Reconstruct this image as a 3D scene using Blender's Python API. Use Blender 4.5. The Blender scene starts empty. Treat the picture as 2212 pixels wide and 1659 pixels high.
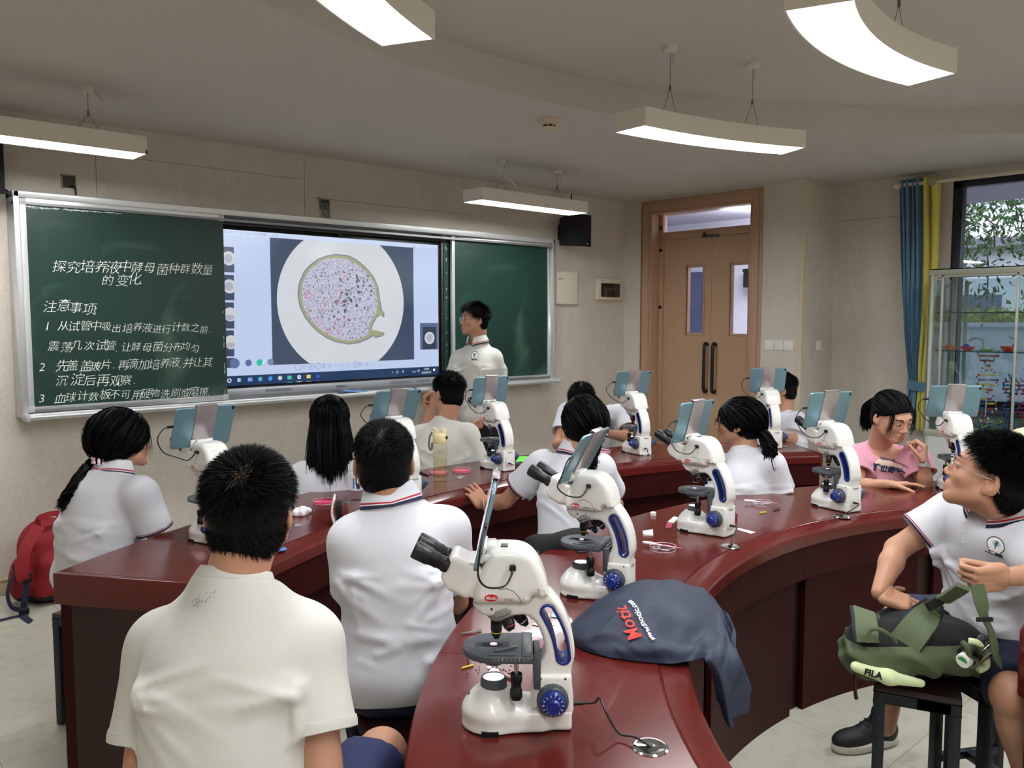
import bpy, bmesh, math, random
import numpy as np
from mathutils import Vector, Matrix, Euler
R_=math.radians
random.seed(7); np.random.seed(7)
SC=bpy.context.scene; COL=SC.collection
# ------------------------------------------------------------------ camera
W,H=2212,1659; F_PX=1800.; CX,CY=1106.,829.5; CAM_H=1.6
PITCH=math.atan2(829.5-690,F_PX); YAW=math.atan2(1957,F_PX)
FH=Vector((math.cos(YAW),math.sin(YAW),0)); RIGHT=FH.cross(Vector((0,0,1)))
FWD=FH*math.cos(PITCH)-Vector((0,0,1))*math.sin(PITCH); UPV=RIGHT.cross(FWD)
CAMP=Vector((0,0,CAM_H))
cd=bpy.data.cameras.new('camera'); cam=bpy.data.objects.new('camera',cd); COL.objects.link(cam)
cd.sensor_fit='HORIZONTAL'; cd.sensor_width=36; cd.lens=36*F_PX/W; cd.clip_start=.02; cd.clip_end=200
cam.matrix_world=Matrix(((RIGHT.x,UPV.x,-FWD.x,0),(RIGHT.y,UPV.y,-FWD.y,0),(RIGHT.z,UPV.z,-FWD.z,CAM_H),(0,0,0,1)))
SC.camera=cam
# ------------------------------------------------------------------ view, world, sun
SC.view_settings.view_transform='Standard'; SC.view_settings.look='None'
SC.view_settings.exposure=0.2; SC.view_settings.gamma=1
SC.cycles.transparent_max_bounces=40; SC.cycles.max_bounces=12; SC.cycles.diffuse_bounces=7; SC.cycles.adaptive_threshold=.02
LAMP_E=34.0
wd=bpy.data.worlds.new('sky'); SC.world=wd; wd.use_nodes=True
wn=wd.node_tree.nodes; wl=wd.node_tree.links
sky=wn.new('ShaderNodeTexSky'); sky.sky_type='NISHITA'; sky.sun_disc=False; sky.sun_elevation=R_(32); sky.sun_rotation=R_(200); sky.dust_density=2.5
wl.new(sky.outputs[0],wn['Background'].inputs[0]); wn['Background'].inputs[1].default_value=.62
# ------------------------------------------------------------------ pixel -> place helpers
def ray(px,py):
    return ((px-CX)*RIGHT+(CY-py)*UPV+F_PX*FWD)
def onz(px,py,z): d=ray(px,py); return CAMP+d*((z-CAM_H)/d.z)
def ony(px,py,y): d=ray(px,py); return CAMP+d*(y/d.y)
def onx(px,py,x): d=ray(px,py); return CAMP+d*(x/d.x)
def P(px,py,dep): return CAMP+ray(px,py)*(dep/F_PX)
# ------------------------------------------------------------------ materials
def S(r,g,b):
    f=lambda c:(c/255/12.92 if c/255<=.04045 else ((c/255+.055)/1.055)**2.4)
    return (f(r),f(g),f(b),1)
MATS={}
def mat(name,col,rough=.5,metal=0,var=.06,vscale=30,bump=0,bscale=200,spec=.5,coat=0,emit=0,alpha=None,trans=0,stretch=(1,1,1),sss=0,ior=1.45,sheen=0):
    if name in MATS: return MATS[name]
    m=bpy.data.materials.new(name); m.use_nodes=True; MATS[name]=m
    n=m.node_tree.nodes; l=m.node_tree.links; b=n['Principled BSDF']
    b.inputs['Roughness'].default_value=rough; b.inputs['Metallic'].default_value=metal
    b.inputs['Specular IOR Level'].default_value=spec; b.inputs['Coat Weight'].default_value=coat
    b.inputs['IOR'].default_value=ior
    tc=n.new('ShaderNodeTexCoord'); mp=n.new('ShaderNodeMapping'); l.new(tc.outputs['Object'],mp.inputs[0]); mp.inputs['Scale'].default_value=stretch
    nz=n.new('ShaderNodeTexNoise'); nz.inputs['Scale'].default_value=vscale; nz.inputs['Detail'].default_value=3; l.new(mp.outputs[0],nz.inputs[0])
    mx=n.new('ShaderNodeMix'); mx.data_type='RGBA'
    a=[max(0,c*(1-var)) for c in col[:3]]+[1]; c2=[min(1,c*(1+var)) for c in col[:3]]+[1]
    mx.inputs[6].default_value=a; mx.inputs[7].default_value=c2
    l.new(nz.outputs[0],mx.inputs[0])
    if name.startswith('screen_'): b.inputs['Base Color'].default_value=(.012,.012,.014,1)
    else: l.new(mx.outputs[2],b.inputs['Base Color'])
    if bump:
        n2=n.new('ShaderNodeTexNoise'); n2.inputs['Scale'].default_value=bscale; n2.inputs['Detail'].default_value=4; l.new(mp.outputs[0],n2.inputs[0])
        bp=n.new('ShaderNodeBump'); bp.inputs['Strength'].default_value=bump; bp.inputs['Distance'].default_value=.004
        l.new(n2.outputs[0],bp.inputs['Height']); l.new(bp.outputs[0],b.inputs['Normal'])
    if emit:
        b.inputs['Emission Strength'].default_value=emit; l.new(mx.outputs[2],b.inputs['Emission Color'])
    if trans: b.inputs['Transmission Weight'].default_value=trans
    if sss: b.inputs['Subsurface Weight'].default_value=sss; b.inputs['Subsurface Radius'].default_value=(.012,.005,.003); b.inputs['Subsurface Scale'].default_value=1
    if sheen: b.inputs['Sheen Weight'].default_value=sheen
    m['bs']=1
    return m
def glass(name,tint,a,rough=.02):
    """thin pane: mostly clear, a little tint and a mirror-like fresnel"""
    if name in MATS: return MATS[name]
    m=bpy.data.materials.new(name); m.use_nodes=True; MATS[name]=m
    n=m.node_tree.nodes; l=m.node_tree.links; n.remove(n['Principled BSDF']); o=n['Material Output']
    t=n.new('ShaderNodeBsdfTransparent'); t.inputs[0].default_value=tint
    g=n.new('ShaderNodeBsdfGlossy'); g.inputs['Roughness'].default_value=rough
    lw=n.new('ShaderNodeLayerWeight'); lw.inputs[0].default_value=.5; fr=n.new('ShaderNodeMath'); fr.operation='POWER'; fr.inputs[1].default_value=5; l.new(lw.outputs['Facing'],fr.inputs[0])
    ml=n.new('ShaderNodeMath'); ml.operation='MULTIPLY_ADD'; ml.inputs[1].default_value=.9; ml.inputs[2].default_value=.03+a; l.new(fr.outputs[0],ml.inputs[0])
    mx=n.new('ShaderNodeMixShader'); l.new(ml.outputs[0],mx.inputs[0]); l.new(t.outputs[0],mx.inputs[1]); l.new(g.outputs[0],mx.inputs[2]); l.new(mx.outputs[0],o.inputs[0])
    return m
# ------------------------------------------------------------------ mesh building
def V(*a): return Vector(a)
def basis(d):
    d=Vector(d).normalized(); a=Vector((0,0,1)) if abs(d.z)<.95 else Vector((1,0,0))
    u=d.cross(a).normalized(); return u,d.cross(u).normalized(),d
class MB:
    def __init__(s): s.v=[]; s.f=[]; s.m=[]
    def add(s,vs,fs,mi=0):
        o=len(s.v); s.v+=[tuple(x) for x in vs]; s.f+=[tuple(i+o for i in f) for f in fs]; s.m+=[mi]*len(fs); return s
    def box(s,c,d,rot=None,mi=0):
        x,y,z=d[0]/2,d[1]/2,d[2]/2
        vs=[Vector(p) for p in ((-x,-y,-z),(x,-y,-z),(x,y,-z),(-x,y,-z),(-x,-y,z),(x,-y,z),(x,y,z),(-x,y,z))]
        if rot is not None: vs=[rot@p for p in vs]
        vs=[p+Vector(c) for p in vs]
        return s.add(vs,[(0,3,2,1),(4,5,6,7),(0,1,5,4),(1,2,6,5),(2,3,7,6),(3,0,4,7)],mi)
    def bb(s,lo,hi,mi=0): return s.box([(a+b)/2 for a,b in zip(lo,hi)],[b-a for a,b in zip(lo,hi)],None,mi)
    def hexa(s,p,mi=0): return s.add(p,[(0,3,2,1),(4,5,6,7),(0,1,5,4),(1,2,6,5),(2,3,7,6),(3,0,4,7)],mi)
    def cyl(s,a,b,r0,r1=None,seg=20,mi=0,cap=True):
        r1=r0 if r1 is None else r1; a=Vector(a); b=Vector(b); u,w,d=basis(b-a)
        vs=[]
        for p,r in ((a,r0),(b,r1)):
            vs+=[p+(u*math.cos(2*math.pi*i/seg)+w*math.sin(2*math.pi*i/seg))*r for i in range(seg)]
        fs=[(i,i+seg,(i+1)%seg+seg,(i+1)%seg) for i in range(seg)]
        if cap: fs+=[tuple(range(seg)),tuple(range(2*seg-1,seg-1,-1))]
        return s.add(vs,fs,mi)
    def tube(s,pts,r,seg=10,mi=0,closed=False):
        pts=[Vector(p) for p in pts]; n=len(pts); rs=r if hasattr(r,'__len__') else [r]*n
        vs=[]; u=None
        for i,p in enumerate(pts):
            if closed: d=(pts[(i+1)%n]-pts[i-1]).normalized()
            else: d=(pts[min(i+1,n-1)]-pts[max(i-1,0)]).normalized()
            if u is None: u,w,_=basis(d)
            else:
                u=(u-d*u.dot(d)).normalized(); w=d.cross(u)
            vs+=[p+(u*math.cos(2*math.pi*k/seg)+w*math.sin(2*math.pi*k/seg))*rs[i] for k in range(seg)]
        fs=[]
        for i in range(n if closed else n-1):
            j=(i+1)%n
            fs+=[(i*seg+k,i*seg+(k+1)%seg,j*seg+(k+1)%seg,j*seg+k) for k in range(seg)]
        if not closed: fs+=[tuple(range(seg-1,-1,-1)),tuple(range((n-1)*seg,n*seg))]
        return s.add(vs,fs,mi)
    def lathe(s,prof,c=(0,0,0),axis=(0,0,1),seg=28,mi=0,mis=None):
        u,w,d=basis(axis); c=Vector(c); n=len(prof); vs=[]
        for r,z in prof: vs+=[c+d*z+(u*math.cos(2*math.pi*k/seg)+w*math.sin(2*math.pi*k/seg))*max(r,1e-5) for k in range(seg)]
        for i in range(n-1):
            s.add([],[],0)
        o=len(s.v); s.v+=[tuple(x) for x in vs]
        for i in range(n-1):
            for k in range(seg):
                s.f.append((o+i*seg+k,o+(i+1)*seg+k,o+(i+1)*seg+(k+1)%seg,o+i*seg+(k+1)%seg)); s.m.append(mis[i] if mis else mi)
        return s
    def sphere(s,c,r,seg=16,rings=10,rot=None,mi=0):
        r=r if hasattr(r,'__len__') else (r,r,r); vs=[]
        for i in range(rings+1):
            t=math.pi*i/rings
            for k in range(seg):
                a=2*math.pi*k/seg; p=Vector((r[0]*math.sin(t)*math.cos(a),r[1]*math.sin(t)*math.sin(a),r[2]*math.cos(t)))
                if rot is not None: p=rot@p
                vs.append(p+Vector(c))
        fs=[(i*seg+k,(i+1)*seg+k,(i+1)*seg+(k+1)%seg,i*seg+(k+1)%seg) for i in range(rings) for k in range(seg)]
        return s.add(vs,fs,mi)
    def grid(s,fn,nu,nv,mi=0,mif=None,closed_u=False):
        vs=[fn(i/nu,j/nv) for j in range(nv+1) for i in range(nu+1)]
        o=len(s.v); s.v+=[tuple(x) for x in vs]
        for j in range(nv):
            for i in range(nu):
                a=o+j*(nu+1)+i; s.f.append((a,a+1,a+nu+2,a+nu+1)); s.m.append(mif(i,j) if mif else mi)
        return s
    def sweep(s,prof,c,a0,a1,n,mi=0):
        """closed (r,z) profile swept about the vertical axis at c; angles in degrees"""
        m=len(prof); vs=[]
        for i in range(n+1):
            a=R_(a0+(a1-a0)*i/n)
            vs+=[(c[0]+r*math.cos(a),c[1]+r*math.sin(a),z) for r,z in prof]
        fs=[(i*m+k,i*m+(k+1)%m,(i+1)*m+(k+1)%m,(i+1)*m+k) for i in range(n) for k in range(m)]
        fs+=[tuple(range(m-1,-1,-1)),tuple(range(n*m,n*m+m))]
        return s.add(vs,fs,mi)
    def np(s,v,f,mi=0):
        o=len(s.v); s.v+=[tuple(x) for x in v.tolist()]; s.f+=[tuple(x) for x in (np.asarray(f)+o).tolist()]
        s.m+=(list(mi) if hasattr(mi,'__len__') else [mi]*len(f)); return s
    def xf(s,M): s.v=[tuple(M@Vector(p)) for p in s.v]; return s
    def build(s,name,mats,parent=None,smooth=True,bevel=0,seg=2,auto=35,normals=True):
        me=bpy.data.meshes.new(name); me.from_pydata(s.v,[],s.f); me.update()
        if not isinstance(mats,(list,tuple)): mats=[mats]
        for m in mats: me.materials.append(m)
        me.polygons.foreach_set('material_index',s.m)
        if normals or bevel:
            bm=bmesh.new(); bm.from_mesh(me)
            if bevel:
                bmesh.ops.remove_doubles(bm,verts=bm.verts,dist=1e-6)
                ed=[e for e in bm.edges if len(e.link_faces)==2 and e.calc_face_angle(0)>R_(30)]
                bmesh.ops.bevel(bm,geom=ed,offset=bevel,segments=seg,affect='EDGES',profile=.5,clamp_overlap=True)
            bmesh.ops.recalc_face_normals(bm,faces=bm.faces); bm.to_mesh(me); bm.free()
        if smooth:
            me.polygons.foreach_set('use_smooth',[True]*len(me.polygons))
            try: me.set_sharp_from_angle(angle=R_(auto))
            except Exception: pass
        o=bpy.data.objects.new(name,me); COL.objects.link(o)
        if parent is not None: o.parent=parent
        return o
def tag(o,label=None,cat=None,group=None,kind=None):
    if label: o['label']=label
    if cat: o['category']=cat
    if group: o['group']=group
    if kind: o['kind']=kind
    return o
def thing(name,label,cat,loc=(0,0,0),rz=0,group=None):
    o=bpy.data.objects.new(name,None); o.empty_display_size=.05; COL.objects.link(o); o.location=loc; o.rotation_euler=(0,0,rz)
    return tag(o,label,cat,group)
def struct(o): o['kind']='structure'; return o
def dup(o,parent=None):
    c=o.copy(); COL.objects.link(c)
    if parent is not None: c.parent=parent
    for ch in o.children: dup(ch,c)
    return c
def put(root,o):
    """parent a world-built mesh to a thing placed away from the origin, keeping it where it is"""
    bpy.context.view_layer.update()
    o.parent=root; o.matrix_parent_inverse=root.matrix_world.inverted(); return o
def fixroot(t):
    """move an Empty's world-built children so that the Empty sits at its own base"""
    M=Matrix.LocRotScale(t.location,t.rotation_euler,None).inverted()
    for ch in t.children:
        ch.matrix_basis=M@ch.matrix_basis
def curve2d(name,loops,ext,bev,mats,parent=None,M=None,res=2):
    """closed 2-D outlines (first is solid, further ones are holes), thickness 2*ext, rounded rims -> mesh"""
    cu=bpy.data.curves.new(name,'CURVE'); cu.dimensions='2D'; cu.fill_mode='BOTH'; cu.extrude=ext-bev; cu.bevel_depth=bev; cu.bevel_resolution=res; cu.offset=-bev
    for lp in loops:
        sp=cu.splines.new('POLY'); sp.points.add(len(lp)-1)
        for p,q in zip(sp.points,lp): p.co=(q[0],q[1],0,1)
        sp.use_cyclic_u=True
    return _cv(cu,name,mats,parent,M)
def _cv(cu,name,mats,parent,M):
    o=bpy.data.objects.new(name+'_c',cu); COL.objects.link(o)
    dg=bpy.context.evaluated_depsgraph_get(); dg.update()
    me=bpy.data.meshes.new_from_object(o.evaluated_get(dg)); bpy.data.objects.remove(o); bpy.data.curves.remove(cu)
    me.name=name; me.materials.clear()
    for m in (mats if isinstance(mats,(list,tuple)) else [mats]): me.materials.append(m)
    me.polygons.foreach_set('material_index',[0]*len(me.polygons))
    if M is not None: me.transform(M)
    bm=bmesh.new(); bm.from_mesh(me); bmesh.ops.remove_doubles(bm,verts=bm.verts,dist=1e-6); bm.to_mesh(me); bm.free()
    me.polygons.foreach_set('use_smooth',[True]*len(me.polygons)); me.set_sharp_from_angle(angle=R_(40))
    ob=bpy.data.objects.new(name,me); COL.objects.link(ob)
    if parent is not None: ob.parent=parent
    return ob
def text(name,lines,mats,parent=None,M=None,ext=.0005,thin=0,align='LEFT',shear=0):
    """lines: list of (string,x,y,size) in the local plane; one mesh"""
    mes=[]
    for st,x,y,sz in lines:
        cu=bpy.data.curves.new(name,'FONT'); cu.body=st; cu.size=sz; cu.extrude=ext; cu.offset=thin*sz; cu.align_x=align; cu.shear=shear; cu.resolution_u=2
        o=_cv(cu,name,mats,None,Matrix.Translation((x,y,0))); mes.append(o)
    b=MB()
    for o in mes:
        me=o.data; b.add([v.co for v in me.vertices],[tuple(p.vertices) for p in me.polygons]); bpy.data.objects.remove(o); bpy.data.meshes.remove(me)
    if M is not None: b.xf(M)
    return b.build(name,mats,parent,smooth=False,normals=False)
def smooth_loop(pts,n=8,closed=True):
    """Catmull-Rom through points"""
    pts=[Vector(p) for p in pts]; N=len(pts); out=[]
    for i in range(N if closed else N-1):
        g=(lambda k:pts[k%N]) if closed else (lambda k:pts[min(max(k,0),N-1)])
        p0,p1,p2,p3=g(i-1),g(i),g(i+1),g(i+2)
        for j in range(n):
            t=j/n; out.append(.5*((2*p1)+(p2-p0)*t+(2*p0-5*p1+4*p2-p3)*t*t+(3*p1-p0-3*p2+p3)*t**3))
    if not closed: out.append(pts[-1])
    return out
def frame(x,y,z,o=(0,0,0)):
    return Matrix(((x[0],y[0],z[0],o[0]),(x[1],y[1],z[1],o[1]),(x[2],y[2],z[2],o[2]),(0,0,0,1)))
# ------------------------------------------------------------------ implicit surfaces
class SDF:
    def __init__(s,lo,hi,h):
        s.h=h; s.lo=np.array(lo,float); s.n=np.ceil((np.array(hi)-s.lo)/h).astype(int)+1
        s.ax=[s.lo[i]+h*np.arange(s.n[i]) for i in range(3)]; s.D=np.full(s.n,1.,np.float32)
    def sub(s,lo,hi):
        a=np.clip(np.floor((np.array(lo)-s.lo)/s.h).astype(int),0,s.n); b=np.clip(np.ceil((np.array(hi)-s.lo)/s.h).astype(int)+1,0,s.n)
        if np.any(b<=a): return None,None
        sl=tuple(slice(a[i],b[i]) for i in range(3))
        X,Y,Z=np.meshgrid(*[s.ax[i][sl[i]] for i in range(3)],indexing='ij',sparse=True)
        return sl,(X,Y,Z)
    def comb(s,sl,d,k,op):
        A=s.D[sl]; d=d.astype(np.float32)
        if op=='u':
            if k>0:
                h=np.clip(.5+.5*(d-A)/k,0,1); r=d+(A-d)*h-k*h*(1-h)
            else: r=np.minimum(A,d)
        else: # cut away d
            d=-d
            if k>0:
                h=np.clip(.5-.5*(d-A)/k,0,1); r=d+(A-d)*h+k*h*(1-h)
            else: r=np.maximum(A,d)
        s.D[sl]=r
    def cone(s,a,b,r0,r1=None,k=.02,op='u',flat=None,fs=1.):
        r1=r0 if r1 is None else r1; a=np.array(a,float); b=np.array(b,float); rm=max(r0,r1)*max(1,fs)+k+3*s.h
        sl,g=s.sub(np.minimum(a,b)-rm,np.maximum(a,b)+rm)
        if sl is None: return s
        ba=b-a; L=max(ba@ba,1e-9); q=[g[i]-a[i] for i in range(3)]
        t=np.clip((q[0]*ba[0]+q[1]*ba[1]+q[2]*ba[2])/L,0,1); q=[q[i]-t*ba[i] for i in range(3)]
        if flat is not None:
            n=np.array(flat,float); n/=np.linalg.norm(n); dt=(q[0]*n[0]+q[1]*n[1]+q[2]*n[2])*(1/fs-1); q=[q[i]+dt*n[i] for i in range(3)]
        d=np.sqrt(q[0]**2+q[1]**2+q[2]**2)-(r0+(r1-r0)*t)
        if fs<1: d=d*(.5+.5*fs)
        s.comb(sl,d,k,op); return s
    def ell(s,c,r,M=None,k=.02,op='u'):
        c=np.array(c,float); r=np.array(r,float); rm=max(r)+k+3*s.h
        sl,g=s.sub(c-rm,c+rm)
        if sl is None: return s
        q=[g[i]-c[i] for i in range(3)]
        if M is not None: # columns of M are the ellipsoid's axes
            A=np.array(M)[:3,:3]; q=[q[0]*A[0,j]+q[1]*A[1,j]+q[2]*A[2,j] for j in range(3)]
        k0=np.sqrt((q[0]/r[0])**2+(q[1]/r[1])**2+(q[2]/r[2])**2); k1=np.sqrt((q[0]/r[0]**2)**2+(q[1]/r[1]**2)**2+(q[2]/r[2]**2)**2)
        s.comb(sl,k0*(k0-1)/np.maximum(k1,1e-6),k,op); return s
    def rbox(s,c,hs,rad,M=None,k=.01,op='u'):
        c=np.array(c,float); hs=np.array(hs,float); rm=np.linalg.norm(hs)+rad+k+3*s.h
        sl,g=s.sub(c-rm,c+rm)
        if sl is None: return s
        q=[g[i]-c[i] for i in range(3)]
        if M is not None:
            A=np.array(M)[:3,:3]; q=[q[0]*A[0,j]+q[1]*A[1,j]+q[2]*A[2,j] for j in range(3)]
        q=[abs(q[i])-(hs[i]-rad) for i in range(3)]
        d=np.sqrt(sum(np.maximum(x,0)**2 for x in q))+np.minimum(np.maximum(np.maximum(q[0],q[1]),q[2]),0)-rad
        s.comb(sl,d,k,op); return s
    def plane(s,p,n,k=0):
        """cut everything on the n side of p"""
        n=np.array(n,float); n/=np.linalg.norm(n); sl,g=s.sub(s.lo-1,s.lo+s.n*s.h+1)
        d=-((g[0]-p[0])*n[0]+(g[1]-p[1])*n[1]+(g[2]-p[2])*n[2]); s.comb(sl,d+0*s.D,k,'c'); return s
    def fn(s,f):
        sl,g=s.sub(s.lo-1,s.lo+s.n*s.h+1); s.D=f(s.D,g).astype(np.float32); return s
    def mesh(s):
        D=s.D; D[[0,-1]]=np.maximum(D[[0,-1]],.5*s.h); D[:,[0,-1]]=np.maximum(D[:,[0,-1]],.5*s.h); D[:,:,[0,-1]]=np.maximum(D[:,:,[0,-1]],.5*s.h)
        ins=D<0; n=s.n
        cs=np.zeros(tuple(n-1),np.uint8)
        for i in (0,1):
            for j in (0,1):
                for k in (0,1): cs+=ins[i:n[0]-1+i,j:n[1]-1+j,k:n[2]-1+k]
        cell=np.argwhere((cs>0)&(cs<8)); N=len(cell)
        if N==0: return np.zeros((0,3)),np.zeros((0,4),int)
        idx=np.full(tuple(n-1),-1,np.int64); idx[cell[:,0],cell[:,1],cell[:,2]]=np.arange(N)
        acc=np.zeros((N,3)); cnt=np.zeros(N)
        for ax in range(3):
            o=[a for a in range(3) if a!=ax]
            for i in (0,1):
                for j in (0,1):
                    c0=cell.copy(); c0[:,o[0]]+=i; c0[:,o[1]]+=j; c1=c0.copy(); c1[:,ax]+=1
                    d0=D[c0[:,0],c0[:,1],c0[:,2]]; d1=D[c1[:,0],c1[:,1],c1[:,2]]; m=(d0<0)!=(d1<0)
                    t=np.where(m,d0/np.where(m,d0-d1,1),0); p=c0.astype(float); p[:,ax]+=t
                    acc+=p*m[:,None]; cnt+=m
        v=s.lo+s.h*acc/cnt[:,None]
        F=[]
        for ax in range(3):
            o=[(ax+1)%3,(ax+2)%3]
            a=[slice(None)]*3; b=[slice(None)]*3; a[ax]=slice(0,-1); b[ax]=slice(1,None)
            A=ins[tuple(a)]; B=ins[tuple(b)]; e=np.argwhere(A!=B)
            e=e[(e[:,o[0]]>0)&(e[:,o[1]]>0)&(e[:,o[0]]<n[o[0]]-1)&(e[:,o[1]]<n[o[1]]-1)]
            flip=A[e[:,0],e[:,1],e[:,2]]
            q=[]
            for di,dj in ((-1,-1),(0,-1),(0,0),(-1,0)):
                c=e.copy(); c[:,o[0]]+=di; c[:,o[1]]+=dj; q.append(idx[c[:,0],c[:,1],c[:,2]])
            q=np.stack(q,1); q[~flip]=q[~flip][:,::-1]; F.append(q)
        return v,np.concatenate(F)
def relax(v,f,it=2,lam=.5):
    e=np.concatenate([f[:,[0,1]],f[:,[1,2]],f[:,[2,3]],f[:,[3,0]]])
    for _ in range(it):
        s=np.zeros_like(v); c=np.zeros(len(v))
        np.add.at(s,e[:,0],v[e[:,1]]); np.add.at(s,e[:,1],v[e[:,0]]); np.add.at(c,e[:,0],1); np.add.at(c,e[:,1],1)
        v=v+lam*(s/np.maximum(c,1)[:,None]-v)
    return v
# ================================================================== setting
YW=5.49; XR=6.6; YJ=3.55; XW=7.15; ZC=2.78; ZR=2.95
XL=-1.1; YB=-5.2
m_wall=mat('wallcloth',S(205,197,186),.85,var=.10,vscale=9,bump=.25,bscale=90,stretch=(1,1,.45))
def wallcloth():
    n=m_wall.node_tree.nodes; l=m_wall.node_tree.links
    tc=[x for x in n if x.type=='TEX_COORD'][0]; mix=[x for x in n if x.type=='MIX'][0]
    f=n.new('ShaderNodeTexNoise'); f.inputs['Scale'].default_value=130; f.inputs['Detail'].default_value=5; f.inputs['Roughness'].default_value=.7
    mp=n.new('ShaderNodeMapping'); mp.inputs['Scale'].default_value=(1,1,.35); l.new(tc.outputs['Object'],mp.inputs[0]); l.new(mp.outputs[0],f.inputs[0])
    b=n['Principled BSDF']; m2=n.new('ShaderNodeMix'); m2.data_type='RGBA'; m2.blend_type='MULTIPLY'; m2.inputs[0].default_value=.55
    cr=n.new('ShaderNodeValToRGB'); cr.color_ramp.elements[0].position=.3; cr.color_ramp.elements[0].color=(.72,.70,.68,1); cr.color_ramp.elements[1].position=.68; cr.color_ramp.elements[1].color=(1.08,1.08,1.08,1)
    l.new(f.outputs[0],cr.inputs[0]); l.new(mix.outputs[2],m2.inputs[6]); l.new(cr.outputs[0],m2.inputs[7]); l.new(m2.outputs[2],b.inputs['Base Color'])
wallcloth()
m_ceil=mat('ceiling_paint',S(197,192,186),.9,var=.03,vscale=2)
m_floor=mat('floor_tile',S(182,180,166),.42,var=.05,vscale=3,bump=.05,bscale=40)
def floor_joints():
    n=m_floor.node_tree.nodes; l=m_floor.node_tree.links; b=n['Principled BSDF']; mix=[x for x in n if x.type=='MIX'][0]; tc=[x for x in n if x.type=='TEX_COORD'][0]
    br=n.new('ShaderNodeTexBrick'); br.offset=0; br.inputs['Scale'].default_value=1; br.inputs['Brick Width'].default_value=.6; br.inputs['Row Height'].default_value=.6; br.inputs['Mortar Size'].default_value=.0022; br.inputs['Mortar Smooth'].default_value=.3
    br.inputs['Color1'].default_value=(1,1,1,1); br.inputs['Color2'].default_value=(.97,.97,.96,1); br.inputs['Mortar'].default_value=(.62,.58,.5,1)
    l.new(tc.outputs['Object'],br.inputs[0]); m2=n.new('ShaderNodeMix'); m2.data_type='RGBA'; m2.blend_type='MULTIPLY'; m2.inputs[0].default_value=1
    d=n.new('ShaderNodeTexNoise'); d.inputs['Scale'].default_value=14; d.inputs['Detail'].default_value=6; cr=n.new('ShaderNodeValToRGB'); cr.color_ramp.elements[0].position=.28; cr.color_ramp.elements[0].color=(.86,.85,.8,1); cr.color_ramp.elements[1].position=.5; cr.color_ramp.elements[1].color=(1,1,1,1)
    l.new(tc.outputs['Object'],d.inputs[0]); l.new(d.outputs[0],cr.inputs[0]); m3=n.new('ShaderNodeMix'); m3.data_type='RGBA'; m3.blend_type='MULTIPLY'; m3.inputs[0].default_value=1
    l.new(mix.outputs[2],m2.inputs[6]); l.new(br.outputs[0],m2.inputs[7]); l.new(m2.outputs[2],m3.inputs[6]); l.new(cr.outputs[0],m3.inputs[7]); l.new(m3.outputs[2],b.inputs['Base Color'])
floor_joints()
struct(MB().bb((XL-.2,YB-.2,-.1),(9.1,YW+.2,0)).build('floor',m_floor))
# ceiling: lower field with a round raised centre
RC=(3.0,-.5); RR=3.8
def ceiling():
    b=MB(); N=96
    circ=[(RC[0]+RR*math.cos(2*math.pi*i/N),RC[1]+RR*math.sin(2*math.pi*i/N)) for i in range(N)]
    x0,x1,y0,y1=XL-.2,XW+.2,YB-.2,YW+.2
    def edge(p):
        dx,dy=p[0]-RC[0],p[1]-RC[1]; t=min([( (x1 if dx>0 else x0)-RC[0])/dx if abs(dx)>1e-6 else 1e9,((y1 if dy>0 else y0)-RC[1])/dy if abs(dy)>1e-6 else 1e9]); return (RC[0]+dx*t,RC[1]+dy*t)
    # put the four corners in as well: nearest ray is pulled to each corner
    out=[edge(p) for p in circ]
    for c in ((x0,y0),(x0,y1),(x1,y0),(x1,y1)):
        k=min(range(N),key=lambda i:(out[i][0]-c[0])**2+(out[i][1]-c[1])**2); out[k]=c
    vs=[(x,y,ZC) for x,y in circ]+[(x,y,ZC) for x,y in out]+[(x,y,ZR) for x,y in circ]
    fs=[(i,(i+1)%N,(i+1)%N+N,i+N) for i in range(N)]+[(i,(i+1)%N,(i+1)%N+2*N,i+2*N) for i in range(N)]+[tuple(range(2*N,3*N))]
    b.add(vs,fs); o=b.build('ceiling',m_ceil); return o
struct(ceiling())
struct(MB().bb((XL-.2,YW,0),(XR+.25,YW+.15,ZC+.1)).build('wall_front',m_wall))
# wall on the right: door opening y 4.05-5.18 to z 2.64
DY0,DY1,DZ=4.04,5.17,2.645
struct(MB().bb((XR,DY1,0),(XR+.25,YW+.15,ZC+.1)).bb((XR,YJ,0),(XR+.25,DY0,ZC+.1)).bb((XR,DY0,DZ),(XR+.25,DY1,ZC+.1)).build('wall_right',m_wall))
struct(MB().bb((XR+.25,YJ,0),(XW+.2,YJ+.15,ZC+.1)).build('wall_recess',m_wall))
WY0,WY1,WZ0,WZ1=-2.2,2.585,.9,2.72
struct(MB().bb((XW,WY1,0),(XW+.2,YJ,ZC+.1)).bb((XW,YB,0),(XW+.2,WY0,ZC+.1)).bb((XW,WY0,0),(XW+.2,WY1,WZ0)).bb((XW,WY0,WZ1),(XW+.2,WY1,ZC+.1)).build('wall_window',m_wall))
struct(MB().bb((XL-.2,YB-.2,0),(XL,YW,ZR+.1)).build('wall_left',m_wall))
struct(MB().bb((XL,YB-.2,0),(XW+.2,YB,ZR+.1)).build('wall_back',m_wall))
m_skirt=mat('skirting',S(190,172,140),.5)
struct(MB().bb((XL,YW-.015,0),(XR,YW,.1)).bb((XL,YW-.02,.085),(XR,YW,.1)).build('baseboard_front',m_skirt,bevel=.003))
struct(MB().bb((XR-.015,YJ,0),(XR,DY0-.12,.1)).bb((XR-.015,DY1+.12,0),(XR,YW,.1)).build('baseboard_right',m_skirt,bevel=.003))
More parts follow.
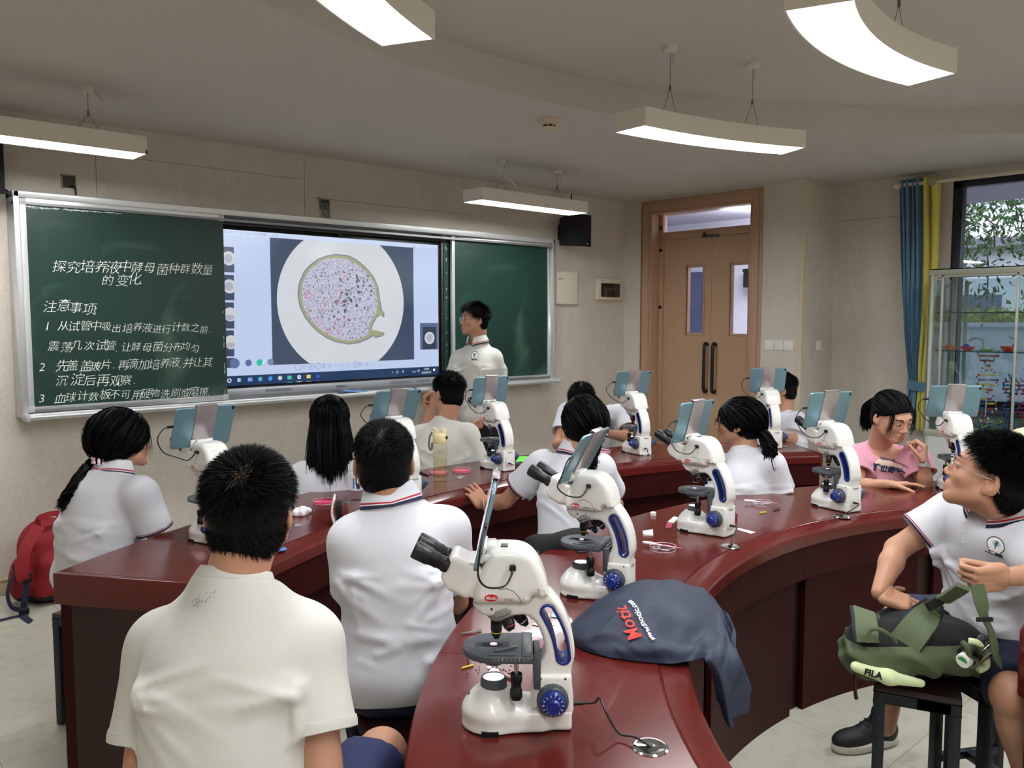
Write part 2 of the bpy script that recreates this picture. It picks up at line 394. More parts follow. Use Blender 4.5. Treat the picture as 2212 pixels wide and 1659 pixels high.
# thin vertical corner bead on the door-side pillar and faint joints of the wall covering
m_bead=mat('corner_bead',S(205,190,160),.5)
struct(MB().bb((XR-.006,YJ-.006,0),(XR+.02,YJ+.02,ZC)).build('trim_1',m_bead))
m_joint=mat('wall_joint',S(130,115,98),.9)
jb=MB()
for x,z0,z1 in ((1.62,2.35,2.62),(3.02,2.33,2.76),(-.2,.1,2.77)): jb.bb((x,YW-.0012,z0),(x+.003,YW,z1))
jb.bb((1.9,YW-.0012,2.6),(3.0,YW,2.603)); jb.bb((3.1,YW-.0012,2.48),(4.6,YW,2.483)); jb.bb((XW-.0012,2.95,2.46),(XW,YJ,2.463))
struct(jb.build('trim_2',m_joint,smooth=False))
# ------------------------------------------------------------------ pendant lamps
m_lampw=mat('lamp_housing',S(222,216,204),.5,var=.02)
m_diff=mat('lamp_diffuser',(.965,.985,1,1),.5,var=.0,emit=LAMP_E)
m_wire=mat('steel_wire',S(120,115,108),.4,metal=.8)
m_canopy=mat('canopy_white',S(210,205,196),.5)
m_wcord=mat('white_cord',S(215,210,205),.6)
def canopy(t,x,y,zt,zl,spread,cord=False):
    MB().lathe([(.001,-.028),(.026,-.028),(.033,-.02),(.034,0),(.001,0)],(x,y,zt)).build('ceiling_rose',m_canopy,t)
    w=MB(); zm=zl+(zt-zl)*.42
    w.cyl((x,y,zt-.02),(x,y,zm),.0016,seg=6); w.cyl((x,y,zm-.012),(x,y,zm+.012),.006,seg=8)
    for s in (-1,1): w.cyl((x,y,zm),(x+spread[0]*s,y+spread[1]*s,zl),.0014,seg=6)
    w.tube(smooth_loop([(x+.02,y,zt-.015),(x+.05,y+.02,zt-.02),(x+.09,y+.05,zt-.05)],5,False),.0016,5)
    w.build('suspension_wire',m_wire,t)
    if cord: MB().tube(smooth_loop([(x,y,zt-.02),(x+.0,y,zt-.15),(x+.05,y,(zt+zl)/2),(x+.14,y,zl+.07),(x+.17,y,zl)],6,False),.0055,8).build('power_cord',m_wcord,t)
def lamp_arc(label,a0,a1,r,zb,cen=(3.,-.4),w=.2,h=.09,hang=(.25,.75)):
    t=thing('pendant_lamp',label,'lamp',(cen[0]+r*math.cos(R_((a0+a1)/2)),cen[1]+r*math.sin(R_((a0+a1)/2)),zb),group='suspended strip lamps')
    a,b=r-w/2,r+w/2; q=.007
    MB().sweep([(a,zb),(a+q,zb),(a+q,zb+.02),(b-q,zb+.02),(b-q,zb),(b,zb),(b,zb+h),(a,zb+h)],cen,a0,a1,22).build('housing',m_lampw,t,auto=30)
    da=math.degrees(q/r)
    for e0,e1 in ((a0,a0+da),(a1-da,a1)): MB().sweep([(a+q,zb),(b-q,zb),(b-q,zb+.02),(a+q,zb+.02)],cen,e0,e1,1).build('end_cap',m_lampw,t)
    MB().sweep([(a+q,zb+.006),(b-q,zb+.006),(b-q,zb+.012),(a+q,zb+.012)],cen,a0+da,a1-da,22).build('diffuser',m_diff,t)
    for f in hang:
        g=R_(a0+(a1-a0)*f); x,y=cen[0]+r*math.cos(g),cen[1]+r*math.sin(g)
        canopy(t,x,y,ZR if math.hypot(x-RC[0],y-RC[1])<RR-.05 else ZC,zb+h,(-math.sin(g)*.055,math.cos(g)*.055))
    fixroot(t); return t
def lamp_bar(label,x0,x1,y,zb,w=.21,h=.09,hang=(.25,.75),cord=None):
    t=thing('pendant_lamp',label,'lamp',((x0+x1)/2,y,zb),group='suspended strip lamps'); q=.007; a,b=y-w/2,y+w/2
    MB().bb((x0,a,zb+.02),(x1,b,zb+h)).bb((x0,a,zb),(x1,a+q,zb+.02)).bb((x0,b-q,zb),(x1,b,zb+.02)).bb((x0,a,zb),(x0+q,b,zb+.02)).bb((x1-q,a,zb),(x1,b,zb+.02)).build('housing',m_lampw,t)
    MB().bb((x0+q,a+q,zb+.006),(x1-q,b-q,zb+.012)).build('diffuser',m_diff,t)
    for i,f in enumerate(hang): canopy(t,x0+(x1-x0)*f,y,ZC,zb+h,(.06,0),cord==i)
    fixroot(t); return t
lamp_bar('long straight white strip lamp over the left blackboard panel',.35,1.60,4.66,2.462,hang=(.25,.8))
lamp_bar('short straight white strip lamp hanging in front of the black wall loudspeaker',3.93,5.06,4.70,2.455,hang=(.25,.78),cord=0)
lamp_arc('curved white strip lamp hanging below the edge of the raised ceiling',65.6,86.6,3.03,2.512)
lamp_arc('curved white strip lamp cut off by the top edge of the picture at centre',116.1,137,3.03,2.512)
lamp_arc('strongly curved white strip lamp at the upper right with loose diffuser sheet',77.2,111.6,1.76,2.512,hang=(.22,.8))
for a0,a1,r in ((15,36,3.03),(-35,-14,3.03),(166,187,3.03),(216,237,3.03),(17,51,1.76),(137,171,1.76),(-104,-70,1.76),(266,287,3.03)):
    lamp_arc('white strip lamp of the rear rows, outside the picture',a0,a1,r,2.512)
lamp_bar('straight white strip lamp of the rear rows, outside the picture',1.5,2.7,-4.3,2.46); lamp_bar('straight white strip lamp of the rear rows, outside the picture',4.2,5.4,-4.3,2.46)
# smoke detector
t=thing('smoke_detector','round cream smoke detector on the ceiling','detector',(3.572,3.559,ZC))
MB().lathe([(.001,-.02),(.055,-.02),(.06,-.012),(.06,0),(.001,0)]).build('base',mat('cream_plastic',S(206,190,160),.5),t)
MB().lathe([(.001,-.062),(.022,-.06),(.036,-.05),(.038,-.046),(.030,-.045),(.030,-.034),(.046,-.033),(.05,-.02),(.001,-.02)]).build('sensor_head',MATS['cream_plastic'],t)
b=MB()
for k in range(6):
    a=k*math.pi/3; b.box((.032*math.cos(a),.032*math.sin(a),-.04),(.004,.018,.011),Matrix.Rotation(a,3,'Z'))
b.build('sensor_slot',mat('dark_slot',S(45,42,40),.6),t)
# ------------------------------------------------------------------ blackboard
m_alu=mat('brushed_aluminium',S(196,198,198),.32,metal=.55,var=.04,vscale=4,stretch=(1,60,60))
m_alu2=mat('grey_end_cap',S(170,172,172),.4)
m_green=mat('green_board',S(9,47,39),.4,var=.16,vscale=1.4,bump=.02,bscale=300)
def chalkdust():
    n=m_green.node_tree.nodes; l=m_green.node_tree.links; b=n['Principled BSDF']; mix=[x for x in n if x.type=='MIX'][0]
    nz=n.new('ShaderNodeTexNoise'); nz.inputs['Scale'].default_value=2.3; nz.inputs['Detail'].default_value=8; nz.inputs['Distortion'].default_value=1.4
    cr=n.new('ShaderNodeValToRGB'); cr.color_ramp.elements[0].position=.52; cr.color_ramp.elements[0].color=(0,0,0,1); cr.color_ramp.elements[1].position=.8; cr.color_ramp.elements[1].color=(.22,.22,.22,1)
    m2=n.new('ShaderNodeMix'); m2.data_type='RGBA'; m2.inputs[7].default_value=S(120,160,140); l.new(nz.outputs[0],cr.inputs[0]); l.new(cr.outputs[0],m2.inputs[0]); l.new(mix.outputs[2],m2.inputs[6]); l.new(m2.outputs[2],b.inputs['Base Color'])
chalkdust()
m_chalk=mat('chalk',S(226,232,224),.9,var=.12,vscale=150)
bd=thing('sliding_blackboard','wide green sliding blackboard in an aluminium frame on the front wall','blackboard',(3.28,YW,1.03))
BX0,BX1,BZ0,BZ1=1.135,5.425,1.035,2.318
MB().bb((BX0,5.32,BZ1-.04),(BX1,YW,BZ1)).bb((BX0,5.32,BZ0),(BX0+.032,YW,BZ1)).bb((BX1-.03,5.32,BZ0),(BX1,YW,BZ1)).bb((BX0,5.33,BZ0),(BX1,YW,BZ0+.03)).bb((BX0,5.47,BZ0),(BX1,YW,BZ1)).build('outer_frame',m_alu,bd,bevel=.006)
MB().bb((BX0,5.325,BZ1-.075),(BX1-.02,5.37,BZ1-.06)).bb((BX0+.03,5.35,BZ0+.03),(BX1-.03,5.45,BZ0+.05)).build('sliding_rail',mat('rail_grey',S(120,122,124),.35,metal=.6),bd)
MB().add([(BX0,5.335,BZ0),(BX0,5.245,BZ0-.004),(BX0,5.235,BZ0+.012),(BX0,5.24,BZ0+.03),(BX0,5.335,BZ0+.012)]+[(BX1,5.335,BZ0),(BX1,5.245,BZ0-.004),(BX1,5.235,BZ0+.012),(BX1,5.24,BZ0+.03),(BX1,5.335,BZ0+.012)],[(0,1,2,3,4),(9,8,7,6,5)]+[(i,(i+1)%5,(i+1)%5+5,i+5) for i in range(5)]).build('chalk_tray',m_alu,bd,bevel=.004)
MB().box((BX0+.01,5.285,BZ0+.012),(.03,.11,.045)).box((BX1-.01,5.285,BZ0+.012),(.03,.11,.045)).build('tray_end_cap',m_alu2,bd,bevel=.012)
def panel(x0,x1,y,sides,nm='chalkboard_panel'):
    z0,z1=1.068,2.278
    p=MB().bb((x0+.02,y,z0),(x1-.004,y+.014,z1-.02)).build(nm,m_green,bd)
    f=MB().bb((x0,y-.008,z1-.034),(x1,y+.016,z1)).bb((x0,y-.008,z0),(x1,y+.016,z0+.034))
    if 'l' in sides: f.bb((x0,y-.008,z0),(x0+.03,y+.016,z1))
    if 'r' in sides: f.bb((x1-.03,y-.008,z0),(x1,y+.016,z1))
    f.build('panel_frame',m_alu,p,bevel=.003)
    for x in (x0+.014,x1-.018):
        for z in (z0+.02,z1-.02): MB().bb((x-.018,y-.0095,z-.019),(x+.018,y+.012,z+.019)).build('corner_piece',m_alu2,p,bevel=.002)
    return p
pl=panel(1.168,2.345,5.335,'l'); panel(4.19,4.31,5.395,''); pr=panel(4.262,5.395,5.362,'lr')
MB().box((2.06,5.322,1.096),(.15,.012,.012)).box((2.0,5.326,1.096),(.012,.02,.014)).box((2.12,5.326,1.096),(.012,.02,.014)).build('pull_handle',m_alu,pl,bevel=.003)
FX=frame((1,0,0),(0,0,1),(0,-1,0))
def chalk(lines):
    rs=random.Random(lines[0][0]); L=[]
    for st,p0,p1 in lines:
        a=ony(*p0,5.334); b_=ony(*p1,5.334); ems=sum(.42 if ord(c)<256 else 1. for c in st); sz=(b_-a).length/ems; d=(b_-a)/ems; x=0
        for c in st:
            w=.42 if ord(c)<256 else 1.
            if c!=' ':
                q=a+d*x; k=sz*rs.uniform(.93,1.2); L.append((c,q.x+rs.uniform(-.006,.006),q.z+rs.uniform(-.008,.008),k))
            x+=w
    return L
for ln_ in (('探究培养液中酵母菌种群数量',(112,584),(460,592)),('的变化.',(218,615),(312,614)),('注意事项:',(93,670),(214,681)),('1. 从试管中吸出培养液进行计数之前.',(91,713),(458,718)),('震荡几次试管.让酵母菌分布均匀',(104,757),(432,758)),('2. 先盖盖玻片.再滴加培养液.并让其',(83,801),(458,792)),('沉淀后再观察.',(118,835),(298,829)),('3. 血球计数板不可用硬物洗刷或磨擦.',(82,870),(458,853))):
    text('chalk_writing',chalk([ln_]),m_chalk,pl,Matrix.Translation((0,5.3345,0))@FX,ext=.0004,thin=-.013,shear=.22)
# chalk smears along the top edge of the written panel, stray strokes beside it
b=MB(); rs=random.Random(5)
for i in range(70):
    x=1.205+rs.random()**1.6*.5; z=2.236-rs.random()*.022*(1.7-x); l_=rs.uniform(.01,.05)
    b.box((x,5.3345,z),(l_,.0006,rs.uniform(.0008,.0025)),Matrix.Rotation(rs.uniform(-.3,.3),3,'Y'))
for k in range(26):
    a=rs.uniform(1.1,1.9); b.box((2.325,5.3345,rs.choice((1.12,1.27,1.45,1.46,1.62,1.3))+rs.uniform(-.03,.03)),(.0015,.0006,rs.uniform(.008,.02)),Matrix.Rotation(rs.uniform(-1,1),3,'Y'))
b.build('chalk_smear',m_chalk,pl,smooth=False)
b=MB()
for k in range(9):
    b.box((4.235,5.394,1.3+k*.11+rs.uniform(-.04,.04)),(.004,.0006,rs.uniform(.01,.03)),Matrix.Rotation(rs.uniform(-.4,.4),3,'Y'))
b.build('chalk_smear',m_chalk,pr,smooth=False)
fixroot(bd)
# ------------------------------------------------------------------ interactive display
YS=5.405
def sp(px,py): p=ony(px,py,YS); return (p.x,p.z)
m_blk=mat('black_bezel',S(16,17,20),.2,var=.1)
m_silv=mat('silver_bezel',S(168,172,178),.35,metal=.5,var=.03)
tv=thing('interactive_display','large interactive display between the blackboard panels showing a plant section under a microscope','screen',(3.22,YW,1.07))
sx0,sx1=2.27,4.158; sz0,sz1=1.152,2.197
MB().bb((sx0-.045,YS+.005,1.075),(sx1+.045,YS+.065,sz1+.045)).build('casing',m_blk,tv,bevel=.006)
MB().bb((sx0-.045,YS-.012,1.078),(sx1+.045,YS+.02,1.135)).build('speaker_bar',m_silv,tv,bevel=.006)
MB().bb((sx0-.048,YS-.006,sz1+.03),(sx1+.048,YS+.02,sz1+.05)).bb((sx1+.03,YS-.006,1.08),(sx1+.05,YS+.02,sz1+.05)).build('edge_trim',mat('dark_grey_trim',S(62,60,56),.4,metal=.4),tv,bevel=.003)
def em(n,c,e=.85,var=.02,vs=40): return mat('screen_'+n,c,.16,var=var,vscale=vs,emit=e,spec=.5)
M0=em('page',S(196,212,244),.78,.03,1.2); 
def quad(b,pts,dy,mi=0):
    o=[(x,YS-dy,z) for x,z in pts]; b.add(o,[tuple(range(len(o)))],mi)
def pq(*pts): return [sp(*p) for p in pts]
b=MB(); quad(b,[(sx0,sz0),(sx1,sz0),(sx1,sz1),(sx0,sz1)],0); scr=b.build('screen',M0,tv,smooth=False,normals=False)
def flat(name,loops,m,dy):
    b=MB()
    for lp in loops: quad(b,lp,dy)
    return b.build(name,m,scr,smooth=False,normals=False)
def C2(x,y): return sp(460+x/2.8359,400+y/2.8359)
def disc(c,r,n=40,rz=None): return [(c[0]+r*math.cos(2*math.pi*k/n),c[1]+(rz or r)*math.sin(2*math.pi*k/n)) for k in range(n)]
A,Bq,Cq,Dq=C2(355,320),C2(1227,383),C2(1232,1065),C2(358,1105)
ix0,ix1=(A[0]+Dq[0])/2,(Bq[0]+Cq[0])/2; iz1=(A[1]+Bq[1])/2; iz0=(Cq[1]+Dq[1])/2
flat('micrograph_surround',[[(ix0,iz0),(ix1,iz0),(ix1,iz1),(ix0,iz1)]],em('slate',S(58,74,100),.8,.12,3),.0006)
cl,cr_=C2(390,640),C2(1168,730); cc=((cl[0]+cr_[0])/2,(iz0+iz1)/2+.01); rad=(cr_[0]-cl[0])/2
def clipd(pts): return [(min(max(x,ix0),ix1),min(max(z,iz0),iz1)) for x,z in pts]
flat('light_field',[clipd(disc(cc,rad,120))],em('field',S(205,210,216),.86,.03,3),.0010)
spec=[(750,420),(690,432),(640,452),(590,490),(555,530),(525,600),(517,670),(530,745),(560,810),(600,860),(640,900),(690,935),(750,962),(830,977),(900,966),(950,945),(985,922),(1052,905),(1040,925),(990,938),(972,890),(978,855),(1003,812),(1028,795),(1048,812),(1050,785),(1035,765),(1024,700),(1012,620),(985,560),(935,500),(880,455),(830,430)]
loop=[C2(*p) for p in spec]; cen=C2(780,700)
ring=lambda s,n=None:[(cen[0]+(x-cen[0])*s,cen[1]+(z-cen[1])*s) for x,z in loop]
def cellmat():
    m=em('cells',S(206,206,226),.8); n=m.node_tree.nodes; l=m.node_tree.links; b=n['Principled BSDF']; tc=[x for x in n if x.type=='TEX_COORD'][0]
    v=n.new('ShaderNodeTexVoronoi'); v.feature='DISTANCE_TO_EDGE'; v.inputs['Scale'].default_value=85; l.new(tc.outputs['Object'],v.inputs[0])
    cr=n.new('ShaderNodeValToRGB'); cr.color_ramp.elements[0].position=.0; cr.color_ramp.elements[0].color=S(128,128,165); cr.color_ramp.elements[1].position=.16; cr.color_ramp.elements[1].color=S(214,214,232)
    l.new(v.outputs['Distance'],cr.inputs[0]); l.new(cr.outputs[0],b.inputs['Emission Color']); return m
flat('section_outline',[ring(1.0)],em('outline',S(120,124,150),.8,.2,60),.0014)
def rimmat():
    m=em('rim',S(160,164,124),.8,.4,180); return m
flat('section_rim',[ring(.975)],rimmat(),.0018)
cells=[C2(*p) for p in ((750,445),(690,455),(645,475),(600,510),(570,548),(548,605),(540,670),(551,740),(578,800),(615,845),(655,882),(702,915),(757,940),(830,953),(893,944),(935,922),(958,896),(958,850),(978,808),(1000,780),(1006,735),(1003,700),(992,625),(967,570),(922,518),(870,478),(825,453))]
flat('section_cells',[cells],cellmat(),.0022)
rs=random.Random(11); b=MB()
def inside(p):
    r=False; q=cells; n=len(q)
    for i in range(n):
        (x1,z1),(x2,z2)=q[i],q[i-1]
        if (z1>p[1])!=(z2>p[1]) and p[0]<(x2-x1)*(p[1]-z1)/(z2-z1)+x1: r=not r
    return r
def annulus(b,c,r,w,dy,n=14,e=1.,mi=0):
    o=len(b.v)
    for k in range(n):
        a=2*math.pi*k/n
        for q in (r-w,r+w): b.v.append((c[0]+q*math.cos(a),YS-dy,c[1]+q*e*math.sin(a)))
    for k in range(n): b.f.append((o+2*k,o+2*k+1,o+2*((k+1)%n)+1,o+2*((k+1)%n))); b.m.append(mi)
cnt=0
while cnt<230:
    p=C2(rs.uniform(560,1010),rs.uniform(470,940))
    g=math.exp(-((p[0]-C2(860,700)[0])**2+(p[1]-C2(860,680)[1])**2)/.05)
    if inside(p) and rs.random()<.25+g:
        r=rs.uniform(.0025,.0045)*(1+1.2*g*rs.random()); annulus(b,p,r,r*.45,.0026,8,rs.uniform(.7,1.2)); cnt+=1
b.build('dark_cells',em('dark_cell',S(62,78,104),.75),scr,smooth=False,normals=False)
b=MB()
for x,y in ((650,580),(925,575),(785,680),(683,740),(895,705),(835,775),(768,855),(865,905),(955,860),(630,485),(985,670),(805,560),(720,485)):
    c=C2(x,y)
    for k in range(46): 
        a=rs.uniform(0,6.28); r=abs(rs.gauss(0,.011)); q=(c[0]+r*math.cos(a),c[1]+r*math.sin(a)); quad(b,disc(q,.0012,5),.0028)
b.build('bundle_dots',em('bundle',S(120,122,128),.75),scr,smooth=False,normals=False)
b=MB()
for x,y,r in ((805,558,21),(783,682,31),(683,742,25),(770,857,28),(582,670,18),(580,770,13),(650,838,16),(707,900,18),(572,680,9)):
    b=MB(); c=C2(x,y); annulus(b,c,abs(C2(x+r,y)[0]-c[0]),.0016,.003,22,rs.uniform(1.,1.35)); b.build('red_pen_ring',em('red_pen',S(205,96,100),.85),scr,smooth=False,normals=False)
# thumbnails
thd=em('thumb_dark',S(62,76,104),.75,.2,9); thl=em('thumb_light',S(206,210,216),.8); thc=em('thumb_cells',S(176,176,196),.8,.25,220)
for i,(y0,y1) in enumerate(((375,535),(548,705),(718,878),(890,1048),(1060,1118))):
    p0=C2(52,y0); p1=C2(131,y1); flat('thumbnail_frame',[[(sx0+.005,p1[1]),(p1[0],p1[1]),(p1[0],p0[1]),(sx0+.005,p0[1])]],thd,.0006)
    c=(C2(85,0)[0],(p0[1]+p1[1])/2+.008); r=.047
    if i<4: flat('thumbnail_field',[disc(c,r,30)],thl,.0010); flat('thumbnail_section',[disc((c[0]-.004,c[1]-(.0 if i<2 else .02)),r*(.62 if i<2 else .66),20,r*(.62 if i<2 else .4))],thc,.0014)
# navigator at the right, task bar, icons
n0,n1=C2(1268,845),C2(1380,1005)
flat('navigator',[[(n0[0],n1[1]),(n1[0],n1[1]),(n1[0],n0[1]),(n0[0],n0[1])]],em('nav',S(84,100,140),.8,.05),.0006)
m0,m1=C2(1285,868),C2(1367,1003); flat('navigator_picture',[[(m0[0],m1[1]),(m1[0],m1[1]),(m1[0],m0[1]),(m0[0],m0[1])]],em('navd',S(40,50,76),.8,.1),.001)
c=((m0[0]+m1[0])/2,(m0[1]+m1[1])/2); flat('navigator_field',[disc(c,.05,30)],MATS['screen_thumb_light'],.0014); flat('navigator_section',[disc((c[0],c[1]),.031,24)],MATS['screen_thumb_cells'],.0018)
tz=(C2(52,1165)[1]+C2(1385,1115)[1])/2
flat('task_bar',[[(sx0,sz0),(sx1,sz0),(sx1,tz),(sx0,tz)]],em('task',S(22,58,100),.7,.1,2),.0006)
flat('title_bar',[[(sx0,sz1-.035),(sx1,sz1-.035),(sx1,sz1),(sx0,sz1)]],em('title',S(206,220,248),.82),.0006)
tcz=(tz+sz0)/2
def tcx(x): return C2(x,1180)[0]
ic=[(100,S(225,235,245)),(160,S(190,205,225)),(227,S(120,160,235)),(289,S(60,170,200)),(351,S(60,150,220)),(411,S(200,205,215)),(469,S(60,205,160)),(528,S(240,240,245)),(586,S(235,200,110)),(642,S(70,90,235))]
for i,(x,c) in enumerate(ic):
    b=MB(); p=(tcx(x),tcz+.004); r=.016
    if i==0: annulus(b,p,.012,.003,.001,20)
    elif i in (1,): quad(b,[(p[0]-.012,p[1]-.012),(p[0]+.006,p[1]-.012),(p[0]+.006,p[1]+.012),(p[0]-.012,p[1]+.012)],.001); quad(b,[(p[0]+.009,p[1]-.012),(p[0]+.012,p[1]-.012),(p[0]+.012,p[1]+.012),(p[0]+.009,p[1]+.012)],.001)
    elif i in (2,6,8): quad(b,[(p[0]-r,p[1]-r*.8),(p[0]+r,p[1]-r*.8),(p[0]+r,p[1]+r*.8),(p[0]-r,p[1]+r*.8)],.001)
    elif i==7:
        for k in range(8):
            a=k*math.pi/4; q=(p[0]+.012*math.cos(a),p[1]+.012*math.sin(a)); quad(b,disc(q,.004,8),.001)
        annulus(b,p,.009,.004,.001,18)
    elif i==9: quad(b,[(p[0]-r,p[1]-r*.7),(p[0]-r*.3,p[1]+r),(p[0]+r*.1,p[1]),(p[0]-r*.2,p[1]-r*.7)],.001); quad(b,[(p[0],p[1]-r*.7),(p[0]+r*.4,p[1]+r*.8),(p[0]+r,p[1]-r*.7)],.001)
    else: quad(b,disc(p,r,24),.001)
    if i>=6: quad(b,[(p[0]-.02,sz0+.002),(p[0]+.02,sz0+.002),(p[0]+.02,sz0+.005),(p[0]-.02,sz0+.005)],.001)
    b.build('task_icon',em('icon%d'%i,c,.85),scr,smooth=False,normals=False)
TX=lambda dy:Matrix.Translation((0,YS-dy,0))@FX
wht=em('white',S(232,238,246),.9); gry=em('grey_ink',S(96,112,150),.8)
a=C2(1282,1128); text('clock_text',[('17:07',a[0]+.012,tcz+.006,.026),('2024/9/17',a[0]-.008,tcz-.02,.024)],wht,scr,TX(.001),ext=.0001)
text('tray_text',[('中',C2(1252,1135)[0],tcz-.005,.026),('∧',C2(1095,1140)[0],tcz-.003,.022),('□',C2(1122,1140)[0],tcz-.006,.026),('◁',C2(1155,1140)[0],tcz-.004,.024),('▭',C2(1222,1140)[0],tcz-.008,.034),('■',C2(1347,1130)[0],tcz-.003,.026)],wht,scr,TX(.001),ext=.0001)
a=C2(345,290); text('file_title',[('20240912 (1120x1200像素) - 2/12',a[0]-.33,sz1-.027,.028)],em('pale_ink',S(150,168,205),.8),scr,TX(.001),ext=.0001)
tb=[]; 
for i,(x,ch) in enumerate(((513,'◯'),(556,'▢'),(597,'⊕'),(638,'⊖'),(678,'↺'),(716,'↻'),(755,'<'),(793,'>'),(831,'▯'),(869,'⊗'),(905,'▣'),(942,'✕'),(978,'▱'))):
    q=C2(x,1118-(x-513)*.03); tb.append((ch,q[0]-.014,tz+.03,.034))
for x,ch in ((1230,'☰'),(1258,'▫'),(1286,'○'),(1313,'–'),(1340,'▢'),(1366,'✕')): tb.append((ch,C2(x,365)[0]-.01,sz1-.04,.026))
for it_ in tb: text('tool_symbol',[it_],gry,scr,TX(.001),ext=.0001,thin=-.01)
for x,c,s in ((133,S(92,112,160),1.5),(217,S(92,112,160),1.),(285,S(40,196,168),1.),(352,S(120,136,176),1.)):
    p=C2(x,1082-(x-133)*.02); flat('float_button',[disc((p[0],tz+.085),.023*s,28)],em('btn%d'%x,c,.82),.0016)
flat('button_pen',[[(C2(277,0)[0],tz+.075),(C2(281,0)[0],tz+.071),(C2(295,0)[0],tz+.095),(C2(291,0)[0],tz+.099)]],wht,.002)
text('brand_mark',[('seewo',C2(748,1222)[0],1.098,.034)],mat('dark_print',S(52,54,60),.5),tv,TX(.0135),ext=.0002)
b=MB()
for k in range(7): b.cyl((C2(1235+k*12.5,0)[0],YS-.0125,1.109),(C2(1235+k*12.5,0)[0],YS-.0135,1.109),.0042,seg=10)
b.build('button_row',m_blk,tv)
b=MB()
for x0,x1 in ((288,450),(1072,1200)): b.bb((C2(x0,0)[0],YS-.0135,1.098),(C2(x1,0)[0],YS-.012,1.118))
b.build('speaker_grille',mat('grille',S(128,132,138),.5,metal=.4),tv)
MB().bb((C2(760,0)[0],YS-.006,sz1+.012),(C2(778,0)[0],YS,sz1+.026)).build('camera_eye',mat('lens_black',S(8,8,14),.1),tv)
fixroot(tv)
# things on the tray
t=thing('plastic_pouch','flat blue plastic pouch on the tray under the display','pouch',(3.27,5.29,1.066))
MB().grid(lambda u,v:(-.11+.22*u+.01*math.sin(v*9),-.035+.07*v,.006+.012*math.sin(math.pi*u)*math.sin(math.pi*v)+.003*math.sin(17*u+5*v)),16,8).grid(lambda u,v:(-.11+.22*u,-.035+.07*v,0.),16,8).build('pouch_body',mat('blue_foil',S(36,78,170),.25,var=.3,vscale=18),t)
MB().box((.0,-.036,.012),(.19,.004,.012),Matrix.Rotation(.1,3,'Y')).build('pouch_seal',mat('pale_blue',S(130,170,220),.3),t)
for i,(x,c,nm) in enumerate(((5.04,S(235,232,225),'white'),(5.11,S(232,170,140),'orange'),(4.98,S(236,236,230),'ivory'))):
    o=MB().cyl((x-.022,5.285,1.054),(x+.022,5.288,1.054),.005,seg=10).build('chalk_stick',mat('chalk_'+nm,c,.9)); tag(o,nm+' stub of chalk on the tray below the right blackboard panel','chalk')
m_cable=mat('black_cable',S(14,14,15),.45)
o=MB().tube(smooth_loop([(3.84,5.4,1.075),(3.88,5.3,1.055),(3.98,5.27,1.06),(4.06,5.29,1.085),(4.12,5.38,1.075)],8,False),.005,8).build('display_cable',m_cable); tag(o,'black cable looping below the display at its right end','cable')
# wall openings with loose cables
for (px,py),lab,c in (((148,393),'square wall box with one black cable above the left blackboard panel',m_cable),((701,442),'square wall box with a knot of grey cable above the display',mat('grey_cable',S(128,128,128),.5))):
    p=ony(px,py,YW); t=thing('junction_box',lab,'wall box',(p.x,YW,p.z))
    MB().bb((-.036,-.004,-.036),(.036,-.001,.036)).build('recess',mat('dark_recess',S(70,62,52),.8),t); MB().bb((-.042,-.008,-.042),(-.034,0,.042)).bb((.034,-.008,-.042),(.042,0,.042)).bb((-.042,-.008,.034),(.042,0,.042)).build('rim',mat('recess_rim',S(150,140,124),.7),t)
    if px<300: MB().tube(smooth_loop([(.0,-.006,-.03),(.015,-.014,-.025),(.03,-.02,-.04),(.035,-.02,-.11)],6,False),.005,8).build('cable',c,t)
    else:
        for k in range(4):
            a=[(.0+.012*k-.02,-.008,.01),(-.03+.015*k,-.02,-.05),(.0+.01*k,-.022,-.10-.008*k),(.03,-.02,-.06-.01*k),(.02,-.01,0)]
            MB().tube(smooth_loop(a,6,False),.0035,6).build('cable',c,t)
        MB().tube([(-.02,-.01,-.02),(-.05,-.018,.03),(-.06,-.018,.05)][::-1]+[(-.02,-.01,-.08)],.0035,6).build('cable',c,t)
# loudspeakers
m_spk=mat('speaker_black',S(20,22,30),.6,bump=.2,bscale=400)
def speaker(label,x,z,yaw,w=.25,h=.29,d=.2):
    t=thing('wall_speaker',label,'speaker',(x,YW,z))
    Mx=Matrix.Translation((0,-d/2-.06,0))@Matrix.Rotation(yaw,4,'Z')
    MB().add([(-w/2,-d/2,-h/2),(w/2,-d/2,-h/2),(w/2*.8,d/2,-h/2+.02),(-w/2*.8,d/2,-h/2+.02),(-w/2,-d/2,h/2),(w/2,-d/2,h/2),(w/2*.8,d/2,h/2-.02),(-w/2*.8,d/2,h/2-.02)],[(0,3,2,1),(4,5,6,7),(0,1,5,4),(1,2,6,5),(2,3,7,6),(3,0,4,7)]).xf(Mx).build('cabinet',m_spk,t,bevel=.006)
    MB().bb((-w/2+.008,-d/2-.008,-h/2+.008),(w/2-.008,-d/2,h/2-.008)).xf(Mx).build('grille',mat('speaker_cloth',S(14,15,22),.8,bump=.5,bscale=900),t,bevel=.004)
    MB().box((w/2-.05,-d/2-.01,-h/2+.025),(.012,.003,.01)).xf(Mx).build('badge',m_alu,t)
    MB().bb((-.03,-.08,-.04),(.03,0,.04)).bb((-.05,-.006,-.07),(.05,0,.07)).build('bracket',mat('bracket_black',S(20,20,20),.5),t); return t
speaker('black wall loudspeaker at the top right corner of the blackboard',5.68,2.41,-.25)
t=speaker('black wall loudspeaker at the left edge of the picture above the blackboard',.945,2.46,.25,h=.36)
